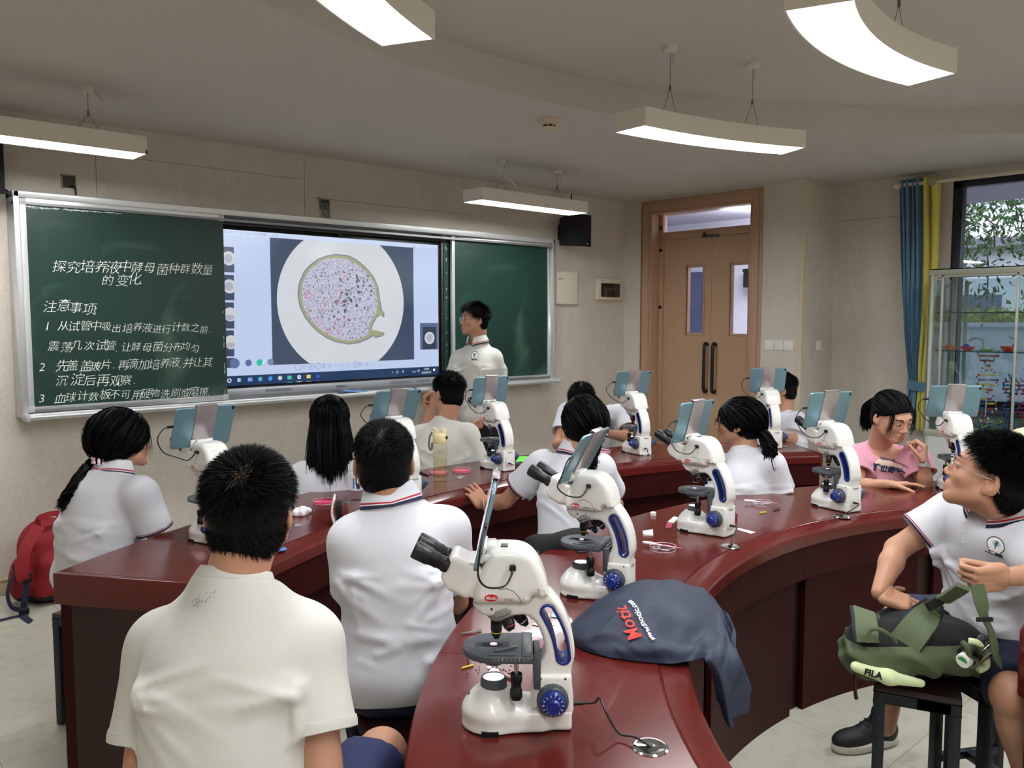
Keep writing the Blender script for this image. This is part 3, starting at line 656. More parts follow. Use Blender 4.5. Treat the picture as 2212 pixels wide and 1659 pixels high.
MB().tube(smooth_loop([(.06,-.05,-.08),(.17,-.02,-.12),(.24,-.012,-.16),(.255,-.03,-.17)],6,False),.006,8).build('cable',m_cable,t)
MB().cyl((5.78,YW-.03,2.62),(5.78,YW-.03,2.77),.006,seg=8).cyl((5.78,YW,2.635),(5.78,YW-.03,2.635),.01,seg=8).build('antenna',m_cable)
tag(bpy.data.objects['antenna'],'short black aerial rod on the wall above the right loudspeaker','antenna')
# electrical boxes, switches
m_pl=mat('ivory_plastic',S(214,206,184),.45); m_wp=mat('white_plastic',S(226,224,218),.4)
t=thing('wall_cabinet','flat ivory electrical cover plate right of the blackboard','cover',(5.73,YW,1.895))
MB().bb((-.145,-.03,-.155),(.145,0,.155)).build('cover_plate',m_pl,t,bevel=.004); MB().bb((-.138,-.033,-.148),(.138,-.03,.148)).build('door',mat('ivory_plastic2',S(220,214,194),.42),t,bevel=.002); MB().bb((-.12,-.0335,.075),(-.105,-.033,.09)).bb((-.1,-.0335,.078),(-.06,-.033,.088)).build('sticker',mat('grey_print',S(150,148,140),.6),t)
t=thing('breaker_box','small ivory breaker box with a dark window between blackboard and door','breaker box',(6.32,YW,1.895))
MB().bb((-.17,-.05,-.105),(.17,0,.105)).build('housing',m_pl,t,bevel=.012); MB().bb((-.135,-.062,-.075),(.14,-.05,.06)).build('window_cover',mat('smoked_brown',S(46,28,24),.12),t,bevel=.006)
b=MB()
for k in range(9): b.box((-.1+k*.024,-.063,.0),(.016,.003,.03))
b.build('switch_row',mat('dim_row',S(80,62,56),.4),t); text('maker_mark',[('CHNT',-.13,.078,.018)],mat('grey_print',S(120,118,110),.6),t,Matrix.Translation((0,-.0505,0))@FX)
def switch(label,n,M,lx):
    t=thing('light_switch',label,'switch'); t.matrix_world=M
    for k in range(n): 
        x=(k-(n-1)/2)*.092
        MB().bb((x-.044,-.043,0),(x+.044,.043,.009)).build('switch_plate',m_wp,t,bevel=.003); MB().bb((x-.03,-.03,.009),(x+.03,.03,.013)).build('rocker',m_wp,t,bevel=.002)
switch('white three-gang light switch right of the door',3,frame((0,-1,0),(0,0,1),(-1,0,0),(XR,3.755,1.377)),0)
switch('single white light switch on the narrow wall face nearer the curtain',1,frame((1,0,0),(0,0,1),(0,-1,0),(6.9,YJ,1.373)),0)
# ------------------------------------------------------------------ door
m_wood=mat('door_beech',S(178,146,118),.45,var=.07,vscale=6,stretch=(8,8,.5),bump=.04,bscale=60)
m_case=mat('casing_beech',S(176,142,116),.4,var=.05,vscale=6,stretch=(8,8,.5))
d=thing('double_door','beech double door with two narrow panes, transom light and black pull handles','door',(XR,4.6,0)); struct(d); d.name='door_1'
fr=MB()
prof=[(0,.0),(.02,.0),(.03,.018),(.055,.022),(.085,.022),(.095,.012),(.12,.012),(.125,0)]
for s,y in ((1,DY1),(-1,DY0)):
    for i in range(len(prof)-1):
        a,b_=prof[i],prof[i+1]
        fr.bb((XR-max(a[1],b_[1],.004),min(y+s*(a[0]-.02),y+s*(b_[0]-.02)),0),(XR,max(y+s*(a[0]-.02),y+s*(b_[0]-.02)),DZ+.105-max(0,.1-max(a[0],b_[0]))))
for i in range(len(prof)-1):
    a,b_=prof[i],prof[i+1]; k=max(a[0],b_[0])-.02
    fr.bb((XR-max(a[1],b_[1],.004)-.0006,DY0-k,DZ+a[0]-.02),(XR,DY1+k,DZ+b_[0]-.02))
fr.build('door_casing',m_case,d,bevel=.002)
XD=XR+.16
MB().bb((XR,DY0,0),(XD+.07,DY0+.02,DZ)).bb((XR,DY1-.02,0),(XD+.07,DY1,DZ)).bb((XR,DY0,DZ-.02),(XD+.07,DY1,DZ)).bb((XD-.02,DY0,2.385),(XD+.06,DY1,2.455)).bb((XD-.02,DY0+.02,2.385),(XD+.03,DY0+.045,DZ)).bb((XD-.035,DY1-.06,0),(XD+.03,DY1-.02,DZ)).build('door_frame',m_case,d,bevel=.002)
gl=glass('window_glass',(.93,.95,.97,1),.03)
MB().bb((XD+.0,DY0+.02,2.45),(XD+.006,DY1-.02,DZ-.02)).build('transom_pane',gl,d,smooth=False)
ymid=4.56; 
def leaf(y0,y1,wy0,wy1,hy):
    z1=2.383; wz0,wz1=1.47,2.10; x0,x1=XD,XD+.045
    l_=MB().bb((x0,y0,0.01),(x1,wy0,z1)).bb((x0,wy1,.01),(x1,y1,z1)).bb((x0,wy0,.01),(x1,wy1,wz0)).bb((x0,wy0,wz1),(x1,wy1,z1)).build('door_leaf',m_wood,d)
    bd_=MB(); q=.02
    for a,b_ in (((wy0-q,wz0-q),(wy0,wz1+q)),((wy1,wz0-q),(wy1+q,wz1+q)),((wy0,wz0-q),(wy1,wz0)),((wy0,wz1),(wy1,wz1+q))): bd_.bb((x0-.008,a[0],a[1]),(x0,b_[0],b_[1]))
    bd_.build('glazing_bead',m_case,l_,bevel=.002); MB().bb((x0+.02,wy0,wz0),(x0+.026,wy1,wz1)).build('pane',gl,l_,smooth=False)
    pts=[(x0,hy,1.36),(x0-.03,hy,1.372),(x0-.05,hy,1.352),(x0-.055,hy,1.3),(x0-.055,hy,1.14),(x0-.055,hy,.98),(x0-.05,hy,.928),(x0-.03,hy,.91),(x0,hy,.92)]
    MB().tube(smooth_loop(pts,5,False),.0155,12).build('door_handle',mat('handle_black',S(14,14,15),.35),l_)
leaf(ymid+.001,DY1-.05,4.655,4.83,ymid+.035); leaf(DY0+.03,ymid-.001,4.165,4.345,ymid-.06)
MB().bb((XD-.045,ymid-.08,2.372),(XD-.005,ymid+.09,2.395)).bb((XD-.05,ymid+.06,2.385),(XD-.01,ymid+.075,2.42)).build('door_stop',mat('steel_dark',S(90,88,84),.4,metal=.6),d,bevel=.002)
b=MB()
for z in (2.5,2.28,1.72): b.cyl((XD-.035,DY1-.04,z),(XD-.05,DY1-.04,z),.016,seg=14)
b.build('bumper',m_cable,d)
fixroot(d)
# corridor behind the door
m_cor=mat('corridor_wall',S(214,212,224),.8,var=.02); m_corf=mat('corridor_floor',S(150,148,146),.5)
struct(MB().bb((XR+.25,YJ+.15,2.9),(9.2,7.5,3.0)).build('ceiling_corridor',m_cor)); struct(MB().bb((9.0,3.4,0),(9.15,7.5,3.0)).bb((XR+.2,7.4,0),(9.15,7.5,3.0)).bb((XW+.2,3.4,0),(9.15,3.55,3.)).build('wall_corridor',m_cor)); struct(MB().bb((XR+.25,YW+.2,-.1),(9.1,7.5,0)).build('floor_corridor',m_corf))
o=MB().bb((8.955,6.02,0),(9.0,7.0,2.2)).build('corridor_door',mat('blue_door',S(58,72,112),.5)); tag(o,'slate blue door across the corridor seen through the left door pane','door')
t=thing('corridor_doorway','pale brown door and jamb across the corridor seen through the right door pane','door',(9.0,5.3,0))
MB().bb((-.04,-.32,0),(0,.1,2.2)).build('door_leaf',mat('pale_brown',S(188,160,140),.5),t); MB().bb((-.06,.1,0),(0,.17,2.3)).build('door_jamb',mat('pale_jamb',S(200,176,160),.5),t); MB().bb((-.05,-.24,1.42),(-.04,-.06,1.6)).build('notice',mat('white_notice',S(220,222,232),.6),t)
o=MB().bb((8.8,5.02,1.98),(9.0,5.5,2.16)).bb((8.78,5.3,2.16),(8.95,5.5,2.2)).build('wall_heater',m_cable,bevel=.01); tag(o,'black box fixed above the corridor doorway','box')
o=MB().box((8.0,4.7,2.45),(1.0,.5,.05)).build('added_corridor_glow',mat('corridor_fill_glow',(1,.98,1,1),.5,var=0,emit=22)); tag(o,'flat hanging lamp in the corridor behind the door','lamp')  # out-of-view emitter added to light the corridor walls and ceiling
# ================================================================== window side
m_wfr=mat('window_frame_dark',S(24,26,38),.35,metal=.2)
w=MB()
w.bb((XW+.02,WY1-.07,WZ0),(XW+.11,WY1,WZ1)).bb((XW+.02,WY0,WZ1-.075),(XW+.11,WY1,WZ1)).bb((XW+.02,WY0,WZ0),(XW+.11,WY1,WZ0+.06)).bb((XW+.02,WY0,WZ0),(XW+.11,WY0+.06,WZ1)).bb((XW+.02,.62,WZ0),(XW+.11,.70,WZ1)).bb((XW+.02,-1.1,WZ0),(XW+.11,-1.02,WZ1))
win=struct(w.build('window_1',m_wfr,bevel=.004))
MB().bb((XW+.06,WY0,WZ0),(XW+.066,WY1,WZ1)).build('window_glass',gl,win,smooth=False)
MB().bb((XW-.03,WY0-.05,WZ0-.04),(XW+.04,WY1+.05,WZ0)).build('window_sill',mat('sill_stone',S(150,146,140),.4),win,bevel=.004)
# curtain: blue and yellow cloth, tied
m_bl=mat('curtain_blue',S(88,130,158),.85,var=.12,vscale=160,bump=.3,bscale=500,sheen=.3)
m_ye=mat('curtain_yellow',S(206,194,92),.85,var=.08,vscale=160,bump=.2,bscale=500,sheen=.3)
ct=thing('curtain','blue and yellow curtain tied back beside the window','curtain',(7.03,2.76,.69))
def cy(px,py): return onx(px,py,7.03).y
def cz(py,px=1985): return onx(px,py,7.03).z
zt,zk,zb=2.735,cz(832),cz(930)
lev=[(zt,cy(1944,380),cy(1992,380),cy(2029,376)),(2.1,cy(1946,580),cy(1990,580),cy(2026,580)),(1.5,cy(1952,720),cy(1987,720),cy(2014,720)),(zk+.06,cy(1962,815),cy(1984,815),cy(2002,815)),(zk,cy(1964,832),cy(1984,832),cy(2001,832)),(zk-.06,cy(1961,850),cy(1983,850),cy(2001,850)),(zb,cy(1955,930),cy(1981,930),cy(2001,930))]
def lv(z,k):
    zs=[l[0] for l in lev][::-1]; return float(np.interp(z,zs,[l[k] for l in lev][::-1]))
def cloth(k0,k1,n,amp,ph):
    def fn(u,v):
        z=zt+(zb-zt)*v; a,b_=lv(z,k0),lv(z,k1); wd_=abs(b_-a); y=a+(b_-a)*u
        sq=1-.55*math.exp(-((z-zk)/.12)**2)
        return (7.03+amp*sq*math.sin(2*math.pi*n*u+ph+.6*math.sin(2.1*z))+.012*sq*math.sin(11*u+3*z),y+.006*math.sin(2*math.pi*n*u*2+z*3),z)
    return fn
o=MB().grid(cloth(1,2,4.5,.03,.3),90,70).build('blue_cloth',m_bl,ct); o.modifiers.new('s','SOLIDIFY').thickness=.003
o=MB().grid(cloth(2,3,2.2,.028,1.2),60,70).build('yellow_cloth',m_ye,ct); o.modifiers.new('s','SOLIDIFY').thickness=.003
ym=(lev[4][1]+lev[4][3])/2; hw=abs(lev[4][1]-lev[4][3])/2+.012
MB().grid(lambda u,v:(7.03-.062*math.sin(2*math.pi*u)*1.0-.004,ym+hw*math.cos(2*math.pi*u),zk+.035-.075*v+.01*math.cos(2*math.pi*u)),40,3).build('tie_band',m_bl,ct)
b=MB()
for k,(k0,k1,f) in enumerate(((1,2,.2),(1,2,.6),(2,3,.7))):
    y=lv(zt-.06,k0)+(lv(zt-.06,k1)-lv(zt-.06,k0))*f
b.tube([(6.985+.0,lv(zt-.05,3)+.035+.028*math.cos(a),zt-.045+.028*math.sin(a)) for a in np.linspace(0,2*math.pi,20,endpoint=False)],.007,8,closed=True)
b.build('eyelet_ring',mat('eyelet_grey',S(150,160,160),.3,metal=.5),ct); fixroot(ct)
r=thing('curtain_rod','cream curtain rod above the window','rod',(7.03,1.0,2.7))
MB().cyl((7.03,2.95,2.692),(7.03,-2.3,2.692),.016,seg=16).build('rod',mat('rod_cream',S(216,206,186),.4),r)
MB().lathe([(.001,.05),(.02,.045),(.03,.02),(.028,0),(.016,-.01)],(7.03,2.95,2.692),(0,1,0)).build('finial',MATS['rod_cream'],r)
MB().bb((7.03,2.9,2.68),(XW,2.92,2.70)).bb((XW-.006,2.88,2.66),(XW,2.94,2.72)).build('bracket',MATS['rod_cream'],r); fixroot(r)
# ------------------------------------------------------------------ outside
m_gr=mat('outside_paving',S(150,150,150),.8); struct(MB().bb((XW+.2,-20,-.25),(45,40,-.15)).build('ground_outside',m_gr))
o=MB().bb((XW+.2,-6,2.82),(9.6,7.8,3.1)).build('soffit',mat('soffit_lilac',S(176,174,190),.8)); struct(o); o.name='roof_overhang'
m_ww=mat('rendered_white',S(214,216,224),.8,var=.03,vscale=2); m_rf=mat('roof_grey',S(112,112,124),.7)
def hall(label,x0,x1,y0,y1,z,zr):
    t=thing('school_building',label,'building',((x0+x1)/2,(y0+y1)/2,-.2))
    MB().bb((x0,y0,-.2),(x1,y1,z)).build('wall',m_ww,t)
    MB().add([(x0-.4,y0-.4,z),(x1+.4,y0-.4,z),(x1+.4,y1+.4,z),(x0-.4,y1+.4,z),(x0-.4,y0-.4,z+.14),(x1+.4,y0-.4,zr),(x1+.4,y1+.4,zr),(x0-.4,y1+.4,z+.14)],[(0,3,2,1),(4,5,6,7),(0,1,5,4),(1,2,6,5),(2,3,7,6),(3,0,4,7)]).build('roof',m_rf,t)
    for k in range(4):
        y=y0+1+(y1-y0-2)*k/3; MB().bb((x0-.03,y-.4,1.0),(x0,y+.4,2.0)).build('window',mat('far_window',S(90,100,120),.2),t)
    fixroot(t); return t
hall('low white building with a grey roof beyond the hanging leaves',15,22,-8,12,2.75,3.3); hall('taller white building with a sloping roof, farthest behind the leaves',26,36,-10,14,5.2,7.2)
o=thing('hedge','yellow-green clipped hedge on the white planter wall outside','hedge',(12.6,2,1.5))
rs=np.random.RandomState(4); c=np.stack([rs.uniform(12.2,13.2,11000),rs.uniform(-3,8,11000),1.5+rs.uniform(0,.22,11000)+.05*np.sin(np.arange(11000))],1)
def leaves(c,sz,rs,b,droop=0):
    n=len(c); d=rs.normal(size=(n,3)); d[:,2]-=droop; d/=np.linalg.norm(d,axis=1)[:,None]; e=np.cross(d,rs.normal(size=(n,3))); e/=np.linalg.norm(e,axis=1)[:,None]
    s=sz*(.6+.8*rs.rand(n,1)); v=np.stack([c-d*s,c+e*s*.35+d*s*.1,c+d*s,c-e*s*.35+d*s*.1],1).reshape(-1,3); f=np.arange(4*n).reshape(-1,4); b.np(v,f); return b
leaves(c,.04,rs,MB()).build('foliage',mat('hedge_leaf',S(150,160,60),.6,var=.5,vscale=8),o,smooth=False,normals=False)
MB().bb((12.25,-4,1.3),(13.15,9,1.56)).build('branches',mat('hedge_dark',S(60,76,30),.9),o); fixroot(o)
pw=MB().bb((12.0,-6,-.2),(12.2,10,1.5)).bb((11.95,-6,1.5),(12.3,10,1.56)).build('planter_wall',m_ww); tag(pw,'long low white planter wall under the hedge outside','planter wall')
t=thing('tree','leafy green tree hanging in front of the white buildings outside the window','tree',(11.4,2.6,-.15))
rs=np.random.RandomState(9); cs=[]
b=MB()
for k in range(46):
    x=rs.uniform(10.2,12.2); y=rs.uniform(.3,4.6); z=rs.uniform(2.75,3.9); L=rs.uniform(.4,1.3); p=[(x,y,z)]
    for q in range(6): p.append((p[-1][0]+rs.normal()*.06,p[-1][1]+rs.normal()*.06,p[-1][2]-L/6))
    b.tube(p,.008,5)
    for q in p: cs+= [np.array(q)+rs.normal(size=3)*.13 for _ in range(26)]
for k in range(14):
    y=rs.uniform(.3,4.6); b.tube([(11.4,2.6,2.6),(11.2+rs.normal()*.3,(y+2.6)/2,3.4),(11+rs.normal()*.4,y,3.7)],.02,6)
b.tube([(11.4,2.6,-.2),(11.4,2.62,1.5),(11.4,2.6,2.6)],[.12,.1,.08],10)
b.build('branch',mat('bark',S(70,60,48),.9),t); leaves(np.array(cs),.045,rs,MB(),.6).build('foliage',mat('tree_leaf',S(62,96,44),.5,var=.4,vscale=5),t,smooth=False,normals=False); fixroot(t)
o=MB().cyl((10.6,2.05,-.2),(10.6,2.05,2.82),.06,seg=14).build('post',mat('pale_post',S(206,196,190),.6)); tag(o,'slim pale post outside seen through the display cabinet','post')
# ------------------------------------------------------------------ display cabinet
cb=thing('display_cabinet','glass display cabinet with grey frame in front of the window','cabinet',(6.66,1.4,0))
KX0,KX1,KY0,KY1,KZ=6.42,6.9,.5,2.46,1.963
m_cf=mat('cabinet_frame',S(164,166,154),.4,metal=.2)
f=MB(); q=.032
for x in (KX0,KX1-q):
    for y in (KY0,KY1-q): f.bb((x,y,0),(x+q,y+q,KZ))
f.bb((KX0,KY0,KZ-.042),(KX1,KY1,KZ)).bb((KX0,KY0,.74),(KX1,KY1,.79))
f.build('frame',m_cf,cb,bevel=.004)
b=MB()
for y in (KY1-.085,1.885,1.24): b.bb((KX0+.006,y-.014,.79),(KX0+.03,y+.0,KZ-.042))
b.bb((KX0+.006,KY0+.045,KZ-.058),(KX0+.03,KY1-.05,KZ-.042)); b.build('door_frame',m_cf,cb,bevel=.002)
b=MB()
for y in (KY1-.052,KY1-.135): b.bb((KX1-.12,y-.012,.8),(KX1-.1,y+.012,KZ-.08))
b.build('shelf_upright',m_cf,cb)
cg=glass('cabinet_glass',(.82,.88,.88,1),.035)
MB().bb((KX0+.015,KY0+.05,.79),(KX0+.021,KY1-.05,KZ-.07)).build('sliding_glass',cg,cb,smooth=False); MB().bb((KX0+.05,KY1-.012,.79),(KX1-.05,KY1-.006,KZ-.06)).build('side_glass',cg,cb,smooth=False); MB().bb((KX1-.03,KY0+.05,.79),(KX1-.025,KY1-.05,KZ-.06)).build('back_glass',cg,cb,smooth=False)
zs2=onx(2100,758,6.5).z; zs1=onx(2100,674,6.5).z
mg=mat('glass_edge',S(30,70,70),.1)
for z in (zs1,zs2): MB().bb((KX0+.05,KY0+.05,z-.008),(KX1-.05,KY1-.05,z)).build('glass_shelf',glass('shelf_glass',(.75,.88,.86,1),.05),cb,smooth=False); MB().bb((KX0+.046,KY0+.05,z-.0085),(KX0+.05,KY1-.05,z+.0005)).build('shelf_edge',mg,cb)
MB().bb((KX0+.004,KY0+.02,.05),(KX1,KY1-.01,.74)).bb((KX0,1.84,.06),(KX0+.02,1.86,.73)).build('base_unit',mat('cabinet_white',S(188,190,190),.45),cb); fixroot(cb)
def ky(px,py,x=6.62): return onx(px,py,x)
def bowl(px,c,label,r=.048,h=.028,top=None):
    p=ky(px,755); t=thing('model_dish',label,'dish',(6.62,p.y,zs2),group=None)
    MB().lathe([(.001,.0),(r*.6,.0),(r*.95,h*.6),(r,h),(r*.93,h),(r*.86,h*.6),(r*.5,.006),(.001,.006)]).build('dish',mat('dish_'+label[:5],c,.35),t)
    if top: MB().sphere((0,.008,h),(.024,.022,.018)).build('contents',mat('content_'+label[:5],top,.5),t)
bowl(2053,S(214,104,80),'orange red model dish on the cabinet shelf, leftmost',top=S(190,90,70)); bowl(2090,S(200,50,56),'red model dish with a blue ball on the cabinet shelf',top=S(50,50,150)); bowl(2133,S(90,190,90),'flat green model dish on the cabinet shelf',.05,.014,S(190,210,190)); bowl(2177,S(205,40,46),'deep red model dish on the cabinet shelf, rightmost',.048,.036)
o=MB().tube([(6.66,ky(2105,740).y+.05*math.cos(a),zs2+.05+.04*math.sin(a)) for a in np.linspace(.2,3.0,14)]+[(6.66,ky(2105,740).y-.05,zs2+.02),(6.66,ky(2105,740).y-.045,zs2)],.007,8).build('arched_model',mat('grey_arch',S(150,160,166),.4)); tag(o,'small grey arched model behind the red dish on the cabinet shelf','model')
def dna(label,top,bot,rad,turns,n,cols,beads,stem,x=6.62):
    a=ky(*top,x); b_=ky(*bot,x); t=thing('dna_model',label,'molecule model',(x,b_.y,.79)); h=a.z-.80
    MB().cyl((0,0,0),(0,0,h),.005,seg=8).cyl((0,0,0),(0,0,.008),.06,seg=20).build('stand',mat('stem_'+stem[0],stem[1],.4),t)
    B=[MB() for _ in cols]; D=[MB() for _ in beads]; rs=random.Random(n)
    for k in range(n):
        z=.06+(h-.06)*k/(n-1); g=2*math.pi*turns*k/n; d=Vector((math.cos(g),math.sin(g),0))*rad
        for s in (-1,1):
            e=d*s; i=rs.randrange(len(cols)); B[i].tube([(0,0,z),(e.x*.55,e.y*.55,z),(e.x*.9,e.y*.9,z)],[.004,.008,.005],8)
            j=(k+(s>0))%len(beads); D[j].sphere((e.x,e.y,z),.009,8,6); D[(j+1)%len(beads)].sphere((e.x*.98-e.y*.14*s,e.y*.98+e.x*.14*s,z+h/n*.5),.007,8,6)
    for i,q in enumerate(B): q.build('base_pair',mat('dna_%d'%i+label[:6],cols[i],.35),t)
    for i,q in enumerate(D): q.build('backbone_bead',mat('bead_%d'%i+label[:6],beads[i],.35),t)
RED,BLU,YEL,WHI,BLK=S(176,44,58),S(52,84,160),S(206,200,70),S(226,226,226),S(20,24,34)
dna('tall open red and white helix model standing in the cabinet',(2106,765),(2128,915),.066,1.35,15,[RED,BLU,YEL,RED],[RED,WHI],('w',S(214,200,180)))
dna('compact dark blue and red helix model on a black stem in the cabinet',(2186,812),(2180,920),.048,1.1,13,[BLK,BLU,RED,S(50,110,110)],[BLU,BLK],('k',BLK)); dna('red and blue helix model right of the cabinet mullion',(2220,800),(2218,915),.06,1.2,13,[RED,BLU],[RED,RED,BLU],('w',S(214,200,180)))
t=thing('ball_and_stick_models','low heap of blue, white and yellow ball and stick pieces on the cabinet floor','molecule model',(6.6,ky(2130,918).y,.79))
rs=random.Random(2); Bs={n:MB() for n in ('blue','white','yellow','green')}
for k in range(150):
    y=rs.gauss(0,.11); x=rs.gauss(0,.06); z=abs(rs.gauss(0,.03))+.01; a=rs.uniform(0,6.28); n=rs.choice(('blue','blue','white','yellow','green','blue'))
    if rs.random()<.5: Bs[n].sphere((x,y,z),.0085,7,5)
    else: Bs[n].cyl((x,y,z),(x+.022*math.cos(a),y+.03*math.sin(a),z+rs.uniform(-.005,.02)),.0035,seg=6)
for n,c in (('blue',S(36,76,150)),('white',WHI),('yellow',S(200,214,80)),('green',S(80,160,90))): tag(Bs[n].build('ball_pieces',mat('ball_'+n,c,.35),t),kind='stuff')
# ================================================================== curved lab tables
TZ=.76
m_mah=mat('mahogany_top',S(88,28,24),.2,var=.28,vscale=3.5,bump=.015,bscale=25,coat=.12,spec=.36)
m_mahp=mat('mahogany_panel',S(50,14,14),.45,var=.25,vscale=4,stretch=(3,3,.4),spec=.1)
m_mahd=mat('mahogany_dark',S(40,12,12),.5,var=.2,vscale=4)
def table(label,c,r0,r1,cuts,panel_in,ends):
    t=thing('curved_lab_table',label,'table',(c[0],c[1],0)); g=.03
    for a0,a1 in zip(cuts[:-1],cuts[1:]):
        n=max(6,int(abs(a1-a0)/1.5)); e=math.degrees(.0007/r0)
        tp=[(r0+.082,TZ),(r1-.004,TZ),(r1,TZ-.004),(r1,TZ-.03),(r1-.012,TZ-.034),(r0+.082,TZ-.034)]
        o=MB().sweep(tp,c,a0-e,a1+e,n).build('tabletop',m_mah,t,auto=25)
        md=[(r0+.081,TZ-.002),(r0+.078,TZ-.004),(r0+.074,TZ-.0015),(r0+.014,TZ-.012),(r0+.006,TZ-.0155),(r0+.001,TZ-.022),(r0,TZ-.03),(r0,TZ-.062),(r0+.081,TZ-.062)]
        MB().sweep(md,c,a0-e,a1+e,n).build('edge_moulding',m_mah,t,auto=25)
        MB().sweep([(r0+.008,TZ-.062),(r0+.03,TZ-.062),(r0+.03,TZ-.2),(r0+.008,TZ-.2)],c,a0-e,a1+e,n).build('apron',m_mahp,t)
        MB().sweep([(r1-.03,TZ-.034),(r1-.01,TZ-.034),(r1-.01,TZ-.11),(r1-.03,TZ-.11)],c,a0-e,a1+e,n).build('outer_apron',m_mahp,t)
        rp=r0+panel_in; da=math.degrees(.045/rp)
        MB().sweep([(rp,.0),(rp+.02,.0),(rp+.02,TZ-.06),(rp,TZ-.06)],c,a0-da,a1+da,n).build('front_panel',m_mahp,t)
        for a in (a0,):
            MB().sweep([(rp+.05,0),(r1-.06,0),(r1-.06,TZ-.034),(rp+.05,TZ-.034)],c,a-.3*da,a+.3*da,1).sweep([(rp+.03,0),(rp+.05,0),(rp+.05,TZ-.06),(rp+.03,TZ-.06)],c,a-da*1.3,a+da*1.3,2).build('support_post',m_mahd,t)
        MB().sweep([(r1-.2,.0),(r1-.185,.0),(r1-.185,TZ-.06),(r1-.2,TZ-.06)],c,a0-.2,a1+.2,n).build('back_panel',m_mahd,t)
    for a,s in ends:
        w=math.degrees(.024/r1)
        MB().sweep([(r0,TZ),(r1,TZ),(r1,TZ-.105),(r0,TZ-.105)],c,a,a+s*w,1).build('end_edge',m_mah,t,bevel=.002)
        MB().sweep([(r0+.02,0),(r1-.014,0),(r1-.014,TZ-.1),(r0+.02,TZ-.1)],c,a-s*w*.9,a+s*w*.45,1).build('end_panel',m_mahp,t)
    fixroot(t); return t
CA=(3.0,-.2); RA0,RA1=3.33,3.955
CB=(2.92,-.37); RB0,RB1=1.98,2.61
table('curved mahogany lab table of the front row nearest the blackboard',CA,RA0,RA1,[125.0,111.2,97,82.8,68.6,54.4],.07,[(125.0,1),(54.4,-1)])
table('curved mahogany lab table of the second row carrying the nearest microscopes',CB,RB0,RB1,[160,129.8,107.7,85.6,63.5,41.4],.03,[(160,1),(41.4,-1)])
# the maroon rounded object at the right edge is modelled further below
# ================================================================== microscopes
m_white=mat('scope_white',S(224,223,218),.3,var=.015,coat=.2)
m_scgrey=mat('scope_grey',S(70,76,82),.42,var=.05); m_scblk=mat('scope_black',S(18,19,21),.35,var=.1); m_scblue=mat('scope_blue',S(22,44,120),.3,var=.08,coat=.3)
m_chrome=mat('scope_chrome',S(190,190,190),.2,metal=1)
m_bulb=mat('scope_light',(1,.97,.98,1),.4,var=0,emit=2.2)
m_lil=mat('sticker_lilac',S(196,186,200),.5,var=.03); m_ink=mat('ink_grey',S(92,88,96),.6)
m_red=mat('logo_red',S(196,28,30),.35); m_wt=mat('logo_white',S(240,238,234),.4)
FY=frame((-1,0,0),(0,0,1),(0,1,0))   # local picture plane of the +Y side: right is -X
def sidev(pts): return [(-x,z) for x,z in pts]
def pill(a,b,r,n=12,bow=0):
    a=Vector(a);b=Vector(b);d=(b-a).normalized();nrm=Vector((-d.y,d.x)); out=[]
    ang=math.atan2(nrm.y,nrm.x)
    M_=12
    mid=[a.lerp(b,t)+nrm*bow*math.sin(math.pi*t) for t in np.linspace(0,1,M_)]
    out+=[(p+nrm*r)[:] for p in mid[::-1]]
    out+=[(a[0]+r*math.cos(ang+math.pi*k/n),a[1]+r*math.sin(ang+math.pi*k/n)) for k in range(1,n)]
    out+=[(p-nrm*r)[:] for p in mid]
    out+=[(b[0]+r*math.cos(ang+math.pi+math.pi*k/n),b[1]+r*math.sin(ang+math.pi+math.pi*k/n)) for k in range(1,n)]
    return out
